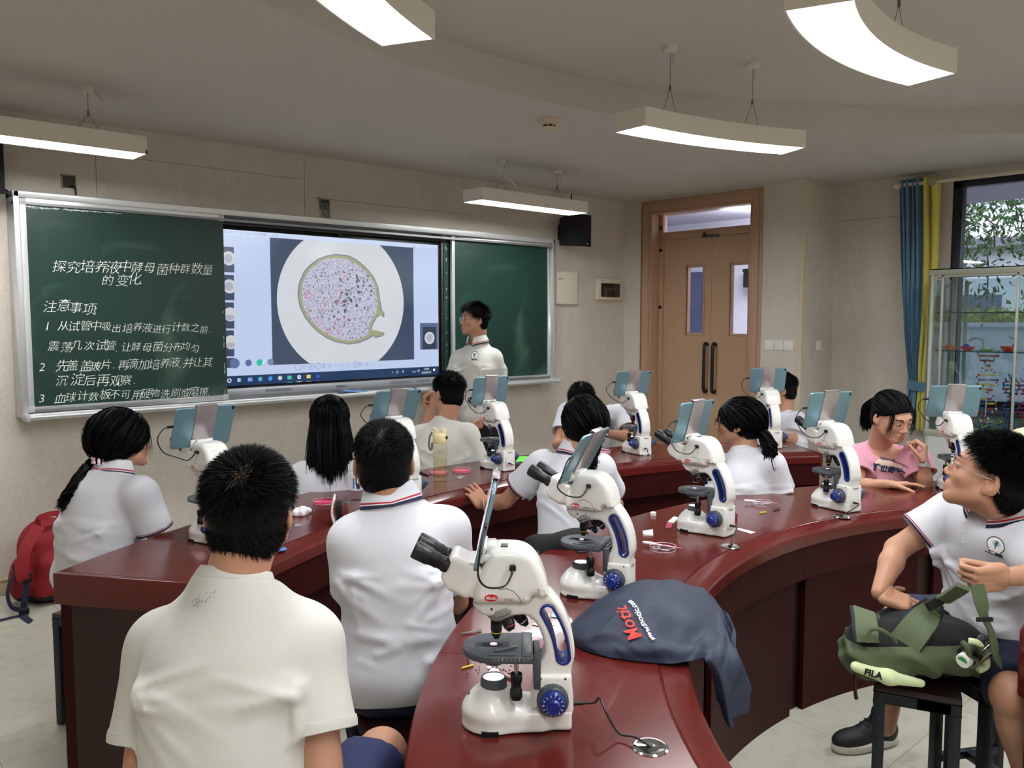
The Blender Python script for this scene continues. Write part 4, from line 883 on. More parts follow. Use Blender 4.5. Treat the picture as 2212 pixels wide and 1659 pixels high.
def microscope():
    t=thing('microscope','', 'microscope')
    # base
    s=SDF((-.13,-.09,-.004),(.135,.09,.085),.0026)
    s.cone((.05,0,.006),(.05,0,.03),.064,.058,.01); s.rbox((-.055,0,.024),(.062,.044,.024),.012,k=.03); s.rbox((.0,0,.02),(.06,.05,.02),.012,k=.02); s.ell((.05,0,.034),(.062,.062,.027),k=.015); s.plane((0,0,.003),(0,0,-1)); s.plane((-.114,0,0),(-1,0,0))
    v,f=s.mesh(); v=relax(v,f,2); base=MB().np(v,f).build('base',m_white,t,normals=False)
    MB().cyl((.05,0,0),(.05,0,.006),.062,seg=32).bb((-.11,-.04,0),(.0,.04,.006)).bb((.035,.05,.0),(.07,.0665,.011)).build('rubber_foot',m_scblk,base)
    MB().lathe([(.030,.054),(.030,.062),(.027,.094),(.0245,.099),(.022,.099),(.022,.096)],(.047,0,0)).build('illuminator',m_scgrey,t)
    MB().cyl((.047,0,.09),(.047,0,.097),.0225,seg=28).build('light_lens',m_bulb,t)
    MB().lathe([(.001,.006),(.011,.004),(.0125,0)],(.093,.0,.054),(.35,0,1)).box((.093,0,.062),(.014,.01,.008),Matrix.Rotation(.5,3,'Y')).build('power_switch',m_scblk,t)
    # arm with the slotted blue handle
    out=[(.081,.266),(.080,.250),(.063,.238),(.03,.236),(0,.238),(-.02,.238),(-.040,.222),(-.053,.194),(-.058,.166),(-.052,.146),(-.040,.128),(-.036,.11),(-.036,.02),(-.113,.02),(-.113,.119),(-.119,.150),(-.119,.176),(-.113,.208),(-.101,.240),(-.084,.268),(-.062,.288),(-.03,.285),(-.02,.268)]
    hole=pill((-.064,.247),(-.0965,.152),.0125,bow=-.006)
    ol=sidev([p[:2] for p in smooth_loop([Vector((*p,0)) for p in out],4)])
    arm=curve2d('arm',[ol,[(-x,z) for x,z in hole]],.031,.009,m_white,t,FY,3)
    MB().build('x',m_white) if False else None
    rim_o=pill((-.064,.247),(-.0965,.152),.0165,bow=-.006); rim_i=pill((-.064,.247),(-.0965,.152),.0105,bow=-.006)
    curve2d('handle_rim',[[(-x,z) for x,z in rim_o],[(-x,z) for x,z in rim_i]],.0325,.002,m_scblue,arm,FY,2)
    MB().bb((-.1135,-.042,.012),(-.036,.042,.118)).build('focus_housing',m_white,t,bevel=.007,seg=3)
    for sy in (1,-1):
        k=MB().lathe([(.012,.0),(.029,.0),(.031,.003),(.031,.018),(.028,.022),(.001,.022)],(-.074,.042*sy,.072),(0,sy,0),40); 
        for q in range(36):
            a=2*math.pi*q/36; k.box((-.074+.031*math.cos(a),(.053)*sy,.072+.031*math.sin(a)),(.0022,.016,.0026),Matrix.Rotation(-a,3,'Y'))
        kn=k.build('coarse_knob',m_scgrey,t)
        fk=MB().lathe([(.026,.022),(.0255,.030),(.022,.034),(.015,.035),(.0145,.046),(.0125,.049),(.001,.049)],(-.074,.042*sy,.072),(0,sy,0),36).build('fine_knob',m_scblue,kn)
        b=MB()
        for q in range(14):
            a=2*math.pi*q/14; b.box((-.074+.0195*math.cos(a),(.042+.0347)*sy,.072+.0195*math.sin(a)),(.004,.0012,.0012),Matrix.Rotation(-a,3,'Y'))
        b.build('knob_scale',m_wt,kn,smooth=False)
    b=MB(); 
    for z in (.098,.104): b.bb((-.1142,-.02,z),(-.113,.012,z+.003))
    b.bb((-.1145,.0,.038),(-.113,.02,.054)).build('power_socket',m_scblk,t)
    b=MB()
    for x,z in ((-.1,.112),(-.1,.03),(-.05,.112)): b.cyl((x,.0415,z),(x,.0428,z),.0022,seg=8)
    b.cyl((.05,.0305,.253),(.05,.0318,.253),.0026,seg=8); b.build('screw',m_scblk,t)
    # sticker
    lb=MB().bb((-.094,.042,.013),(-.033,.0426,.052)).build('asset_sticker',m_lil,t,smooth=False)
    b=MB(); b.bb((-.066,.0427,.0475),(-.053,.0428,.0495)); rs=random.Random(8)
    for k in range(6): b.bb((-.040-rs.uniform(.018,.03),.0427,.042-k*.0048),(-.040,.0428,.0436-k*.0048))
    b.build('sticker_lines',m_ink,lb,smooth=False)
    # head
    hp=[(.081,.268),(.086,.297),(.078,.322),(.066,.346),(.054,.372),(.04,.379),(.016,.3795),(-.010,.377),(-.030,.367),(-.047,.347),(-.058,.322),(-.065,.294),(-.063,.283),(-.035,.283),(-.022,.268),(.03,.268)]
    hl=sidev([p[:2] for p in smooth_loop([Vector((*p,0)) for p in hp],4)])
    hd=curve2d('head',[hl],.05,.017,m_white,t,FY,5)
    MB().tube([(x,.0498,z) for x,z in ((.036,.300),(.02,.302),(.006,.297),(-.006,.284),(-.012,.272))],.0007,6).tube([(x,y,.2675) for x,y in ((.08,.031),(.03,.0335),(-.02,.0335))],.0007,6).build('seam',m_scgrey,hd)
    MB().add([],[]).build('z',m_red) if False else None
    el=[(.0135*math.cos(a),.0072*math.sin(a)) for a in np.linspace(0,2*math.pi,36,endpoint=False)]
    lg=curve2d('logo_badge',[el],.0006,.0002,m_red,hd,Matrix.Translation((.050,.0504,.283))@FY)
    text('logo_text',[('Motic',-.0105,-.0035,.0095)],m_wt,lg,Matrix.Translation((.050,.0512,.283))@FY,ext=.0001,thin=.018,shear=.1)
    text('model_text',[('M150',-.0075,-.003,.0078)],m_ink,hd,Matrix.Translation((.016,.0503,.279))@FY,ext=.0001)
    b=MB().box((.007,.053,.345),(.013,.008,.011)).box((.007,.058,.349),(.010,.010,.008)); b.build('camera_plug',m_scblk,t,bevel=.0015)
    # binocular tube
    e=Vector((math.cos(R_(27)),0,math.sin(R_(27)))); n=Vector((-e.z,0,e.x)); Rm=Matrix((e,(0,1,0),n)).transposed()
    s=SDF((.05,-.065,.255),(.19,.065,.40),.0026); c=Vector((.113,0,.322))
    s.rbox(c,(.036,.046,.036),.012,Rm,k=0); s.rbox(c-e*.038,(.016,.04,.030),.01,Rm,k=.006)
    s.ell(c-n*.05+e*.04,(.03,.2,.03),Rm,.006,'c'); s.ell(c-n*.04+e*.045+Vector((0,0,0)),(.018,.012,.03),Rm,.01,'c')
    v,f=s.mesh(); v=relax(v,f,2); bt=MB().np(v,f).build('binocular_tube',m_white,t,normals=False)
    for sy in (1,-1):
        p=c+e*.030+n*.008+Vector((0,.0315*sy,0))
        MB().lathe([(.001,0),(.0165,0),(.0165,.012),(.0150,.014),(.0150,.022),(.0163,.024),(.0163,.038),(.0172,.040),(.0188,.046),(.0192,.064),(.0192,.076),(.017,.079),(.0135,.078),(.012,.07),(.001,.068)],p,e,32).build('eyepiece',m_scblk,bt)
    # nosepiece, objectives
    ax=Vector((-math.sin(R_(20)),0,-math.cos(R_(20)))); c=Vector((.026,0,.241))
    tr=MB().lathe([(.001,-.012),(.034,-.012),(.036,-.006),(.036,.0),(.033,.003),(.033,.007),(.028,.012),(.001,.014)],c,ax,36).build('nosepiece',mat('nosepiece_grey',S(150,150,148),.3,metal=.5),t)
    d0=Vector((0,0,-1))
    for k,(ang,L,col) in enumerate(((0,.046,S(220,200,40)),(78,.052,S(60,130,220)),(-100,.030,S(200,60,50)),(165,.044,S(235,235,235)))):
        d=Matrix.Rotation(R_(ang),3,ax)@d0; pr=(d-ax*d.dot(ax)).normalized(); p=c+ax*.008+pr*.019
        o=MB().lathe([(.001,0),(.0125,0),(.0125,.004),(.0118,.005),(.0118,L*.62),(.0105,L*.66),(.0105,L*.8),(.0075,L*.9),(.006,L),(.001,L)],p,d,24).build('objective',m_scblk,tr)
        MB().cyl(p+d*L*.70,p+d*L*.74,.0109,seg=24).build('colour_ring',mat('ring_%d'%k,col,.3),o)
        if k<2: MB().cyl(p+d*L*.3,p+d*L*.305,.0121,seg=24).cyl(p+d*L*.42,p+d*L*.424,.0121,seg=24).build('marking',m_ink,o)
    # stage
    so=[(.043+.068*math.cos(a),.068*math.sin(a)) for a in np.linspace(-math.pi/2,math.pi/2,28)]+[(-.034,.068),(-.034,-.068)]
    hol=[(.050+.022*math.cos(a),.013*math.sin(a)) for a in np.linspace(0,2*math.pi,24,endpoint=False)]
    st=curve2d('stage',[so,hol],.007,.0022,m_scgrey,t,Matrix.Translation((0,0,.160)))
    MB().bb((-.05,-.045,.09),(-.035,.045,.16)).bb((-.045,-.03,.05),(-.036,.03,.165)).bb((-.04,.02,.15),(.0,.035,.156)).build('stage_bracket',m_scgrey,t,bevel=.003)
    b=MB().bb((-.03,-.06,.167),(-.012,.064,.171)).bb((.0,.052,.167),(.055,.058,.170)).box((.02,.03,.1705),(.05,.006,.004),Matrix.Rotation(.5,3,'Z')); b.build('slide_holder',mat('holder_grey',S(110,114,116),.35,metal=.5),st,bevel=.001)
    b=MB()
    for k in range(9): b.bb((-.024+k*.0085,.0683,.160),(-.0235+k*.0085,.0687,.1635 if k%2 else .1655))
    for k in range(8): b.bb((-.0285,-.04+k*.009,.1711),(-.0265,-.0393+k*.009,.1713))
    b.build('stage_scale',m_wt,st,smooth=False)
    MB().bb((.015,-.012,.1672),(.085,.014,.1684)).build('glass_slide',glass('slide_glass',(.9,.94,.96,1),.06),st,smooth=False)
    MB().cyl((.047,0,.1684),(.047,0,.1688),.0075,seg=20).build('lit_specimen',mat('lit_specimen_pink',S(240,190,226),.4,emit=.9,var=.2,vscale=300),st)  # illuminator's light spot is put into the emission of this disc
    MB().lathe([(.001,.128),(.018,.128),(.021,.134),(.029,.138),(.030,.154),(.001,.154)],(.047,0,0)).build('condenser',m_scblk,t)
    MB().cyl((.0,.052,.118),(.0,.052,.156),.0045,seg=12).build('stage_shaft',m_chrome,t)
    MB().lathe([(.001,0),(.012,0),(.0125,.002),(.0125,.016),(.0105,.019),(.0105,.03),(.0125,.033),(.013,.048),(.011,.053),(.001,.053)],(.0,.052,.128),(0,0,-1),22).build('stage_knob',m_scblk,t)
    # tablet bracket
    u=Vector((-.225,0,.974)).normalized(); w=Vector((u.z,0,-u.x)); B=Vector((.080,0,.353)); Rb=Matrix((w,(0,1,0),u)).transposed()
    MB().box(B+u*.100-w*.0055,(.0025,.086,.155),Rb).box(B+u*.176+w*.0,(.016,.086,.0025),Rb).box(B+u*.171+w*.0075,(.002,.086,.010),Rb).build('tablet_bracket',mat('bracket_silver',S(176,168,170),.3,metal=.65,var=.04),t,bevel=.001)
    MB().box(B+u*.018-w*.010,(.007,.092,.034),Rb).box((.056,0,.362),(.05,.088,.012),Matrix.Rotation(.12,3,'Y')).box((.052,0,.374),(.022,.06,.02)).box((.086,0,.3505),(.02,.086,.006)).build('bracket_mount',m_white,t,bevel=.002)
    b=MB()
    for sy in (-1,1): b.box(B+u*.022-w*.0142+Vector((0,.036*sy,0)),(.002,.0025,.011),Rb).box(B+u*.022-w*.0142+Vector((0,.036*sy,0)),(.002,.008,.0025),Rb)
    b.box((.024,.015,.381),(.014,.022,.002)); b.build('bracket_screw',m_scblk,t)
    return t,(B,u,w,Rb)
def tablet(B,u,w,Rb):
    t=thing('tablet_computer','','tablet')
    rr=.013; hw,hh=.124,.083; L=[]
    for cx_,cy_,a0 in ((hw-rr,hh-rr,0),(-hw+rr,hh-rr,90),(-hw+rr,-hh+rr,180),(hw-rr,-hh+rr,270)):
        L+=[(cx_+rr*math.cos(R_(a0+q*15)),cy_+rr*math.sin(R_(a0+q*15))) for q in range(7)]
    M=frame((0,1,0),u,w,B+u*(hh+.004)+w*.0)     # x lateral, y up, z towards the user
    curve2d('back_shell',[L],.0038,.0024,mat('tablet_blue',S(122,158,170),.32,metal=.55,var=.03),t,M,3)
    L2=[(x*.985,y*.978) for x,y in L]; curve2d('screen',[L2],.0005,.0002,mat('tablet_screen',S(40,40,48),.1,var=.1),t,M@Matrix.Translation((0,0,.0038)))
    curve2d('display',[[(-.113,-.071),(.113,-.071),(.113,.071),(-.113,.071)]],.0003,.0001,mat('tablet_display',S(196,186,206),.2,emit=.5,var=.2,vscale=30),t,M@Matrix.Translation((0,0,.0044)))
    cm=[(-hw+.012+.0055*math.cos(a),hh-.013+.0075*math.sin(a)) for a in np.linspace(0,2*math.pi,20,endpoint=False)]; curve2d('camera_lens',[cm],.0008,.0003,m_scblk,t,M@Matrix.Translation((0,0,-.0042)))
    b=MB()
    for k in range(7): b.box(M@Vector((hw+.0002,-.035+k*.004,0)),(.0006,.0006,.0022),Rb)
    b.build('speaker_hole',m_scblk,t,smooth=False)
    p=M@Vector((hw+.004,.012,0)); MB().box(p+Vector((0,.008,0)),(.0055,.024,.009),Rb).build('usb_plug',m_scblk,t,bevel=.001)
    return t,p
def link_cable(parent,p,seed):
    rs=random.Random(seed); j=lambda q:rs.uniform(-q,q)
    pts=[p+Vector((0,.018,0)),p+Vector((.004,.036+j(.006),-.010)),p+Vector((.01,.048+j(.01),-.045)),Vector((.072+j(.004),.140+j(.012),.352)),Vector((.056,.108+j(.008),.325+j(.006))),Vector((.024,.085,.318)),Vector((.010,.069,.334)),Vector((.007,.060,.348))]
    return MB().tube(smooth_loop(pts,7,False),.0021,8).build('data_cable',m_scblk,parent)
proto,BR=microscope(); tproto,plugp=tablet(*BR)
SCOPES=[ # pixel of the base centre on the table, yaw, microscope label, tablet label
 ((1115,1560),137,'white microscope nearest the camera on the second row table, beside the navy dust cover','tablet seen edge-on above the nearest microscope'),
 ((1287,1285),113,'white microscope directly behind the navy dust cover','steeply tilted tablet on the microscope behind the navy dust cover'),
 ((1521,1148),94,'white microscope beside the clear petri dish, in front of the girl with black glasses','tablet on the microscope in front of the girl with black glasses'),
 ((1802,1096),72,'white microscope on the second row table left of the girl in pink','tablet on the microscope left of the girl in pink'),
 ((2064,1060),44,'white microscope half hidden behind the head of the boy with the green bag','tablet in front of the tall cabinet, on the microscope farthest right'),
 ((462,1168),99,'white microscope half hidden behind the head of the boy in the foreground','tablet to the right of the girl with the beaded ponytail'),
 ((868,1075),86,'white microscope hidden behind the head of the boy in the striped collar polo','tablet on the microscope to the right of the girl with long loose hair'),
 ((1073,1012),87,'white microscope in front of the standing boy, right of the tall yellow bottle','tablet in front of the standing boy'),
 ((1374,978),70,'white microscope on the front row table before the left jamb of the door','tablet before the left jamb of the door'),
 ((1662,964),52,'white microscope at the far right end of the front row table','tablet that hides the face of the boy by the light switches')]
m_steel=mat('polished_steel',S(206,206,204),.12,metal=1,var=.02)
GROM={0:(1404,1615),2:(1577,1181),3:(1818,1116),7:(1128,1000),8:(1402,984),9:(1690,965)}
PAIRS=[(proto,tproto)]+[(dup(proto),dup(tproto)) for _ in SCOPES[1:]]
for i,(px,yaw,la,lb) in enumerate(SCOPES):
    m,tb=PAIRS[i]
    p=onz(*px,TZ)
    for o,l,g in ((m,la,'microscopes on the curved tables'),(tb,lb,'tablets clipped on the microscopes')):
        o.location=p; o.rotation_euler=(0,0,R_(yaw)); o['label']=l; o['group']=g
    ex=R_([0,15,2,3,4,7,10,0,5,0][i]); Bv=BR[0]; Mt_=Matrix.Translation(Bv)@Matrix.Rotation(-ex,4,'Y')@Matrix.Translation(-Bv)
    for ch in list(tb.children)+[c_ for c_ in m.children if c_.name.startswith(('tablet_bracket','bracket_screw'))]: ch.matrix_basis=Mt_@ch.matrix_basis
    link_cable(m,Mt_@plugp,i)
    if i in GROM:
        Mi=(Matrix.Translation(p)@Matrix.Rotation(R_(yaw),4,'Z')).inverted(); g=onz(*GROM[i],TZ); gl_=Mi@g
        a=Vector((-.113,.010,.046)); d=gl_-a; d.z=0
        if i==0: pts=[a,a+Vector((-.03,0,0)),a+Vector((-.05,.004,.004)),a.lerp(gl_,.32)+Vector((-.01,-.01,.035)),a.lerp(gl_,.47)+Vector((0,0,.02)),a.lerp(gl_,.62)+Vector((0,0,-.006)),a.lerp(gl_,.8)+Vector((0,0,.004)),gl_+Vector((0,0,.003))]
        else: pts=[a,a+Vector((-.018,0,0)),a+Vector((-.034,.0,-.003)),a.lerp(gl_,.45)+Vector((-.016,0,-.004)),a.lerp(gl_,.8)+Vector((-.006,0,.002)),gl_+Vector((0,0,.003))]
        MB().tube(smooth_loop(pts,8,False),.0024,8).cyl(a+Vector((.004,0,0)),a+Vector((-.026,0,0)),.0052,.0042,seg=10).build('power_cable',m_scblk,m)
        t=thing('cable_grommet',['round steel cable grommet on the table beside the nearest microscope','','round steel cable grommet behind the clear petri dish and pipette','round steel cable grommet under the microscope left of the girl in pink','','','','round steel cable grommet beside the green paper','round steel cable grommet beside the microscope before the door','round steel cable grommet at the far right of the front row table'][i],'grommet',(g.x,g.y,TZ))
        MB().lathe([(.001,.002),(.026,.0022),(.029,.0035),(.033,.0035),(.0365,.001),(.0365,0)],seg=40).build('ring',m_steel,t); MB().cyl((.003,.003,.002),(.003,.003,.0036),.007,seg=14).build('opening',m_scblk,t)
# ================================================================== people
from mathutils.bvhtree import BVHTree
m_skin=mat('skin',S(198,150,124),.5,var=.05,vscale=25,bump=.03,bscale=350,sss=.12); m_skin2=mat('skin_tan',S(182,134,108),.5,var=.06,vscale=25,bump=.03,bscale=350,sss=.12)
m_lip=mat('lips',S(176,110,98),.4,var=.05,sss=.1); m_eyew=mat('eye_white',S(220,214,206),.2,var=.02); m_iris=mat('iris_dark',S(28,20,18),.1)
m_hair=mat('black_hair',S(8,8,9),.5,var=.3,vscale=60,spec=.14); m_whorl=mat('scalp_tone',S(168,136,98),.6)
m_shirt=mat('white_cotton',S(206,207,214),.85,var=.02,vscale=40,bump=.12,bscale=700,sheen=.15); m_tee=mat('ivory_cotton',S(203,202,195),.85,var=.025,vscale=40,bump=.12,bscale=500,sheen=.15)
m_pink=mat('pink_cotton',S(222,160,178),.85,var=.03,vscale=40,bump=.12,bscale=500,sheen=.15)
m_navy=mat('navy_cloth',S(26,32,58),.8,var=.15,vscale=50,bump=.15,bscale=500); m_navy2=mat('navy_shorts',S(36,44,84),.8,var=.12,vscale=50,bump=.2,bscale=400); m_black=mat('black_cloth',S(18,18,20),.8,var=.15,vscale=50)
m_sred=mat('stripe_red',S(170,40,52),.8); m_snav=mat('stripe_navy',S(28,30,58),.8)
PEOPLE=[]
def nrm(v): return Vector(v).normalized()
def Rhead(yaw,pitch=0,roll=0): return Matrix.Rotation(R_(yaw-90),3,'Z')@Matrix.Rotation(R_(pitch),3,'X')@Matrix.Rotation(R_(roll),3,'Y')
def head_mesh(c,R,h,nb,face=True,sc=1.,neckr=.053):
    """head, ears and neck, built round the ears' level; +Y is where the face looks"""
    c=Vector(c); A=np.array(R); Rm=R
    L=lambda x,y,z:np.array(c+R@(Vector((x,y,z))*sc))
    nbv=np.array(nb); ref=np.array(c)
    lo=np.minimum(ref-.15,nbv-.075); hi=np.maximum(ref+.16,nbv+.075); s=SDF(lo,hi,h); q=sc
    s.ell(L(0,-.012,.036),(.077*q,.095*q,.086*q),Rm,k=.02); s.ell(L(0,.026,-.024),(.064*q,.066*q,.082*q),Rm,k=.03)
    s.ell(L(0,.066,-.090),(.022*q,.019*q,.018*q),Rm,k=.02)
    for e in (-1,1):
        s.cone(L(.056*e,.0,-.048),L(.02*e,.066,-.09),.017*q,.014*q,.03); s.ell(L(.041*e,.054,-.020),(.023*q,.024*q,.022*q),Rm,k=.02)
    s.cone(L(-.034,.077,.024),L(.034,.077,.024),.013*q,None,.02)
    s.cone(L(0,-.03,-.05),nb,neckr*q,(neckr+.004)*q,.03); s.cone(L(0,-.06,-.02),np.array(nb)+np.array(R@Vector((0,-.02,0))),.04*q,.045*q,.03)
    if face:
        for e in (-1,1): s.ell(L(.032*e,.098,.006),(.019*q,.015*q,.0125*q),Rm,.012,'c')
        s.cone(L(0,.084,.014),L(0,.101,-.027),.0075*q,.0115*q,.008); s.ell(L(0,.100,-.030),(.0135*q,.011*q,.0095*q),Rm,k=.006)
        for e in (-1,1): s.ell(L(.0115*e,.094,-.034),(.008*q,.010*q,.007*q),Rm,k=.005)
        for e in (-1,1): s.ell(L(.032*e,.0775,.006),(.0155*q,.0135*q,.0125*q),Rm,k=.004)
        s.ell(L(0,.084,-.062),(.026*q,.014*q,.018*q),Rm,k=.012)
        s.cone(L(-.017,.0865,-.0565),L(.017,.0865,-.0565),.0046*q,None,.004); s.cone(L(-.013,.087,-.0655),L(.013,.087,-.0655),.0054*q,None,.004); s.cone(L(-.022,.098,-.0610),L(.022,.098,-.0610),.0028*q,None,.003,'c')
    for e in (-1,1):
        M=Rm@Matrix.Rotation(R_(18*e),3,'Z')@Matrix.Rotation(R_(-12),3,'X')
        s.ell(L(.0795*e,-.014,-.002),(.0085*q,.0195*q,.032*q),M,k=.008); s.ell(L(.0765*e,-.004,-.025),(.007*q,.010*q,.012*q),M,k=.008); s.ell(L(.0865*e,-.009,.004),(.0075*q,.0105*q,.018*q),M,.003,'c')
    v,f=s.mesh(); v=relax(v,f,1)
    loc=(v-ref)@A/sc; fc=loc[f].mean(1); mi=np.zeros(len(f),int)
    if face:
        lp=(np.abs(fc[:,0])<.020*(1-((fc[:,2]+.061)/.02)**2))&(fc[:,2]>-.0735)&(fc[:,2]<-.0505)&(fc[:,1]>.086)&(np.abs(fc[:,2]+.061)<.0125-.25*np.abs(fc[:,0])); mi[lp]=1
    b=MB().np(v,f,mi.tolist())
    if face:
        for e in (-1,1): # visible slit of each eye
            for r,(w_,t_),mi_ in ((.0,(.0125,.0042),2),(.0006,(.0058,.0042),3)):
                vs=[]
                for k in range(16):
                    a=2*math.pi*k/16; x=w_*math.cos(a); z=t_*math.sin(a)*(1 if math.sin(a)>0 else .6)-.001
                    y=.0775+.0138*math.sqrt(max(0,1-(x/.0160)**2-(z/.0128)**2)); vs.append(L(.032*e+x,y+r,.006+z))
                b.add([Vector(p) for p in vs],[tuple(range(16))],mi_)
    return b
HAND=((.031,.086,(.042,.025,.020)),(.0105,.092,(.046,.028,.021)),(-.0105,.088,(.042,.026,.021)),(-.030,.077,(.033,.019,.018)))
def hand_mesh(b,wr,el,f,palm,thumb,curls,th=(.55,.7,.35,.3),spread=.06,h=.0028,sc=.95):
    wr=Vector(wr); f=nrm(f); s=nrm(Vector(thumb)-f*Vector(thumb).dot(f)); n=f.cross(s); n=n if n.dot(Vector(palm))>0 else -n
    g=SDF(np.array(wr)-.21,np.array(wr)+.21,h) if h>.003 else SDF(np.array(wr+f*.08)-.15,np.array(wr+f*.08)+.15,h)
    M=Matrix((s,f,n)).transposed()
    T=lambda a,b_,c:wr+(f*a+s*b_+n*c)*sc
    g.cone(wr-nrm(wr-Vector(el))*.05,T(.015,0,0),.0265,.0245,.01,flat=n,fs=.8); g.rbox(T(.052,0,0),(.040*sc,.046*sc,.0125*sc),.0115*sc,M,.012); g.ell(T(.03,.022,.010),(.02*sc,.03*sc,.014*sc),M,k=.012); g.ell(T(.035,-.024,.008),(.014*sc,.032*sc,.012*sc),M,k=.012)
    for i,(la,ba,ln) in enumerate(HAND):
        d=(f+s*spread*(1.5-i)).normalized(); p=T(ba,la,0.); cs=curls[i]; r=[.0092,.0088,.0080,.0070] if i<3 else [.008,.0076,.0069,.0062]
        g.cone(T(ba-.04,la*.85,-.002),p,.009*sc,r[0]*sc,.006); g.ell(p-n*.004*sc,(.0095*sc,.011*sc,.0085*sc),M,k=.004)
        ax=n; a=0; q=p
        for j in range(3):
            a+=cs[j]; dd=(d*math.cos(a)+n*math.sin(a)).normalized(); e=q+dd*ln[j]*sc; g.cone(q,e,r[j]*sc,r[j+1]*sc,.0015); q=e
    d=(f*th[0]+s*th[1]+n*th[2]).normalized(); q=T(.022,.026,.006)
    for j,(ln,r0,r1) in enumerate(((.042,.0125,.0112),(.031,.0108,.0098),(.025,.0096,.0074))):
        e=q+d*ln*sc; g.cone(q,e,r0*sc,r1*sc,.006 if j==0 else .002); q=e; d=(d+f*th[3]*.8+n*th[3]*.5).normalized()
    v,fc=g.mesh(); v=relax(v,fc,1); b.np(v,fc); return q
def ribbons(b,paths,wid,mi=0,rs=np.random):
    """paths: (N,M,3) -> tapered flat strands"""
    N,M,_=paths.shape; t=np.gradient(paths,axis=1); t/=np.linalg.norm(t,axis=2,keepdims=True)+1e-9
    r=rs.normal(size=(N,1,3)); w=np.cross(t,r); w/=np.linalg.norm(w,axis=2,keepdims=True)+1e-9
    tp=np.linspace(1,.12,M)[None,:,None] if M<6 else np.concatenate([np.ones(M-3),[.85,.6,.15]])[None,:,None]
    wd_=(wid if np.ndim(wid) else np.full(N,wid))[:,None,None]*tp*.5
    v=np.stack([paths-w*wd_,paths+w*wd_],2).reshape(-1,3); i=np.arange(N)[:,None]*M*2; j=np.arange(M-1)[None,:]*2; a=(i+j).reshape(-1)
    return b.np(v,np.stack([a,a+1,a+3,a+2],1),mi)
ZL_Y=[-.115,-.06,-.025,.0,.03,.055,.09]; ZL_Z=[-.078,-.066,-.03,.018,.03,.045,.074]
ZLM=([-.115,-.06,-.025,.0,.03,.055,.09],[-.078,-.066,-.03,.018,.036,.064,.092])
def capmesh(b,c,R,sc=1.,grow=.006,zl=(ZL_Y,ZL_Z),h=.005,low=0.):
    c=np.array(c); A=np.array(R); s=SDF(c-.16,c+.17,h); g=grow
    s.ell(np.array(Vector(c)+R@Vector((0,-.014,.038))*sc),((.077+g)*sc,(.096+g)*sc,(.086+g)*sc),R,k=0)
    s.ell(np.array(Vector(c)+R@Vector((0,-.04,-.02))*sc),((.066+g)*sc,(.065+g)*sc,(.07+g)*sc),R,k=.02)
    def cut(D,G):
        q=[G[i]-c[i] for i in range(3)]; y=(q[0]*A[0,1]+q[1]*A[1,1]+q[2]*A[2,1])/sc; z=(q[0]*A[0,2]+q[1]*A[1,2]+q[2]*A[2,2])/sc
        return np.maximum(D,(np.interp(y,zl[0],zl[1])-low-z)*.7*sc)
    s.fn(cut); v,f=s.mesh(); v=relax(v,f,2); b.np(v,f); return b
def hair_short(parent,c,R,seed=1,n=6000,L=.03,Ls=.012,whorl=(-.1,-.62,.78),lift=.75,wid=.0022,sc=1.,zl=(ZL_Y,ZL_Z),show_whorl=False,fringe=0.,messy=.25,grow=.006,nape=.4):
    rs=np.random.RandomState(seed); b=MB(); capmesh(b,c,R,sc,grow,zl)
    u=rs.normal(size=(n*3,3)); u/=np.linalg.norm(u,axis=1)[:,None]; p=u*np.array([.079,.098,.088])+np.array([0,-.014,.038]); lowp=(u[:,2]<.15)&(u[:,1]<.3)&(rs.rand(len(u))<.55); p[lowp]=u[lowp]*np.array([.070,.069,.074])+np.array([0,-.04,-.02]); ok=(p[:,2]>np.interp(p[:,1],*zl)+rs.normal(size=len(p))*.004)&(~lowp|((p[:,0]/.079)**2+((p[:,1]+.014)/.098)**2+((p[:,2]-.038)/.088)**2>.96)); u=u[ok][:n]; p=p[ok][:n]
    nr=u/np.array([.079,.098,.088]); nr/=np.linalg.norm(nr,axis=1)[:,None]; w=np.array(whorl); w=w/np.linalg.norm(w)
    t=-(w-nr*(nr@w)[:,None]); tl=np.linalg.norm(t,axis=1)[:,None]; t=t/(tl+1e-6)
    swirl=np.cross(nr,t); t=t+swirl*.45*np.exp(-(tl/.5)**2)
    ln=(Ls+(L-Ls)*np.clip((p[:,2]-.0)/.075,0,1))[:,None]*rs.uniform(.75,1.2,(len(p),1)); ln=ln*(1+fringe*(p[:,1]>.04)[:,None])
    lf=lift*np.clip(nape+(1-nape)*np.clip((p[:,2]+.03)/.1,0,1),0,1)[:,None]; d=nr*lf+t*(1-lf)+rs.normal(size=p.shape)*messy*.5; d/=np.linalg.norm(d,axis=1)[:,None]
    s=np.linspace(0,1,4)[None,:,None]; pts=p[:,None]+d[:,None]*s*ln[:,None]+(t[:,None]*.35-nr[:,None]*.10+np.array([0,0,-.12]))*(s**2)*ln[:,None]
    W=np.array(c)+(pts*sc)@np.array(R).T
    ribbons(b,W,wid*rs.uniform(.7,1.3,len(p)),0,rs)
    if show_whorl:
        k=np.argsort(((nr-w)**2).sum(1))[:90]; q=W[k].copy(); q=q[:,:1]+(q-q[:,:1])*.62; ribbons(b,q+np.array([0,0,.0015]),.0012,1,rs)
    return b.build('hair',[m_hair,m_whorl],parent,normals=False,auto=60)
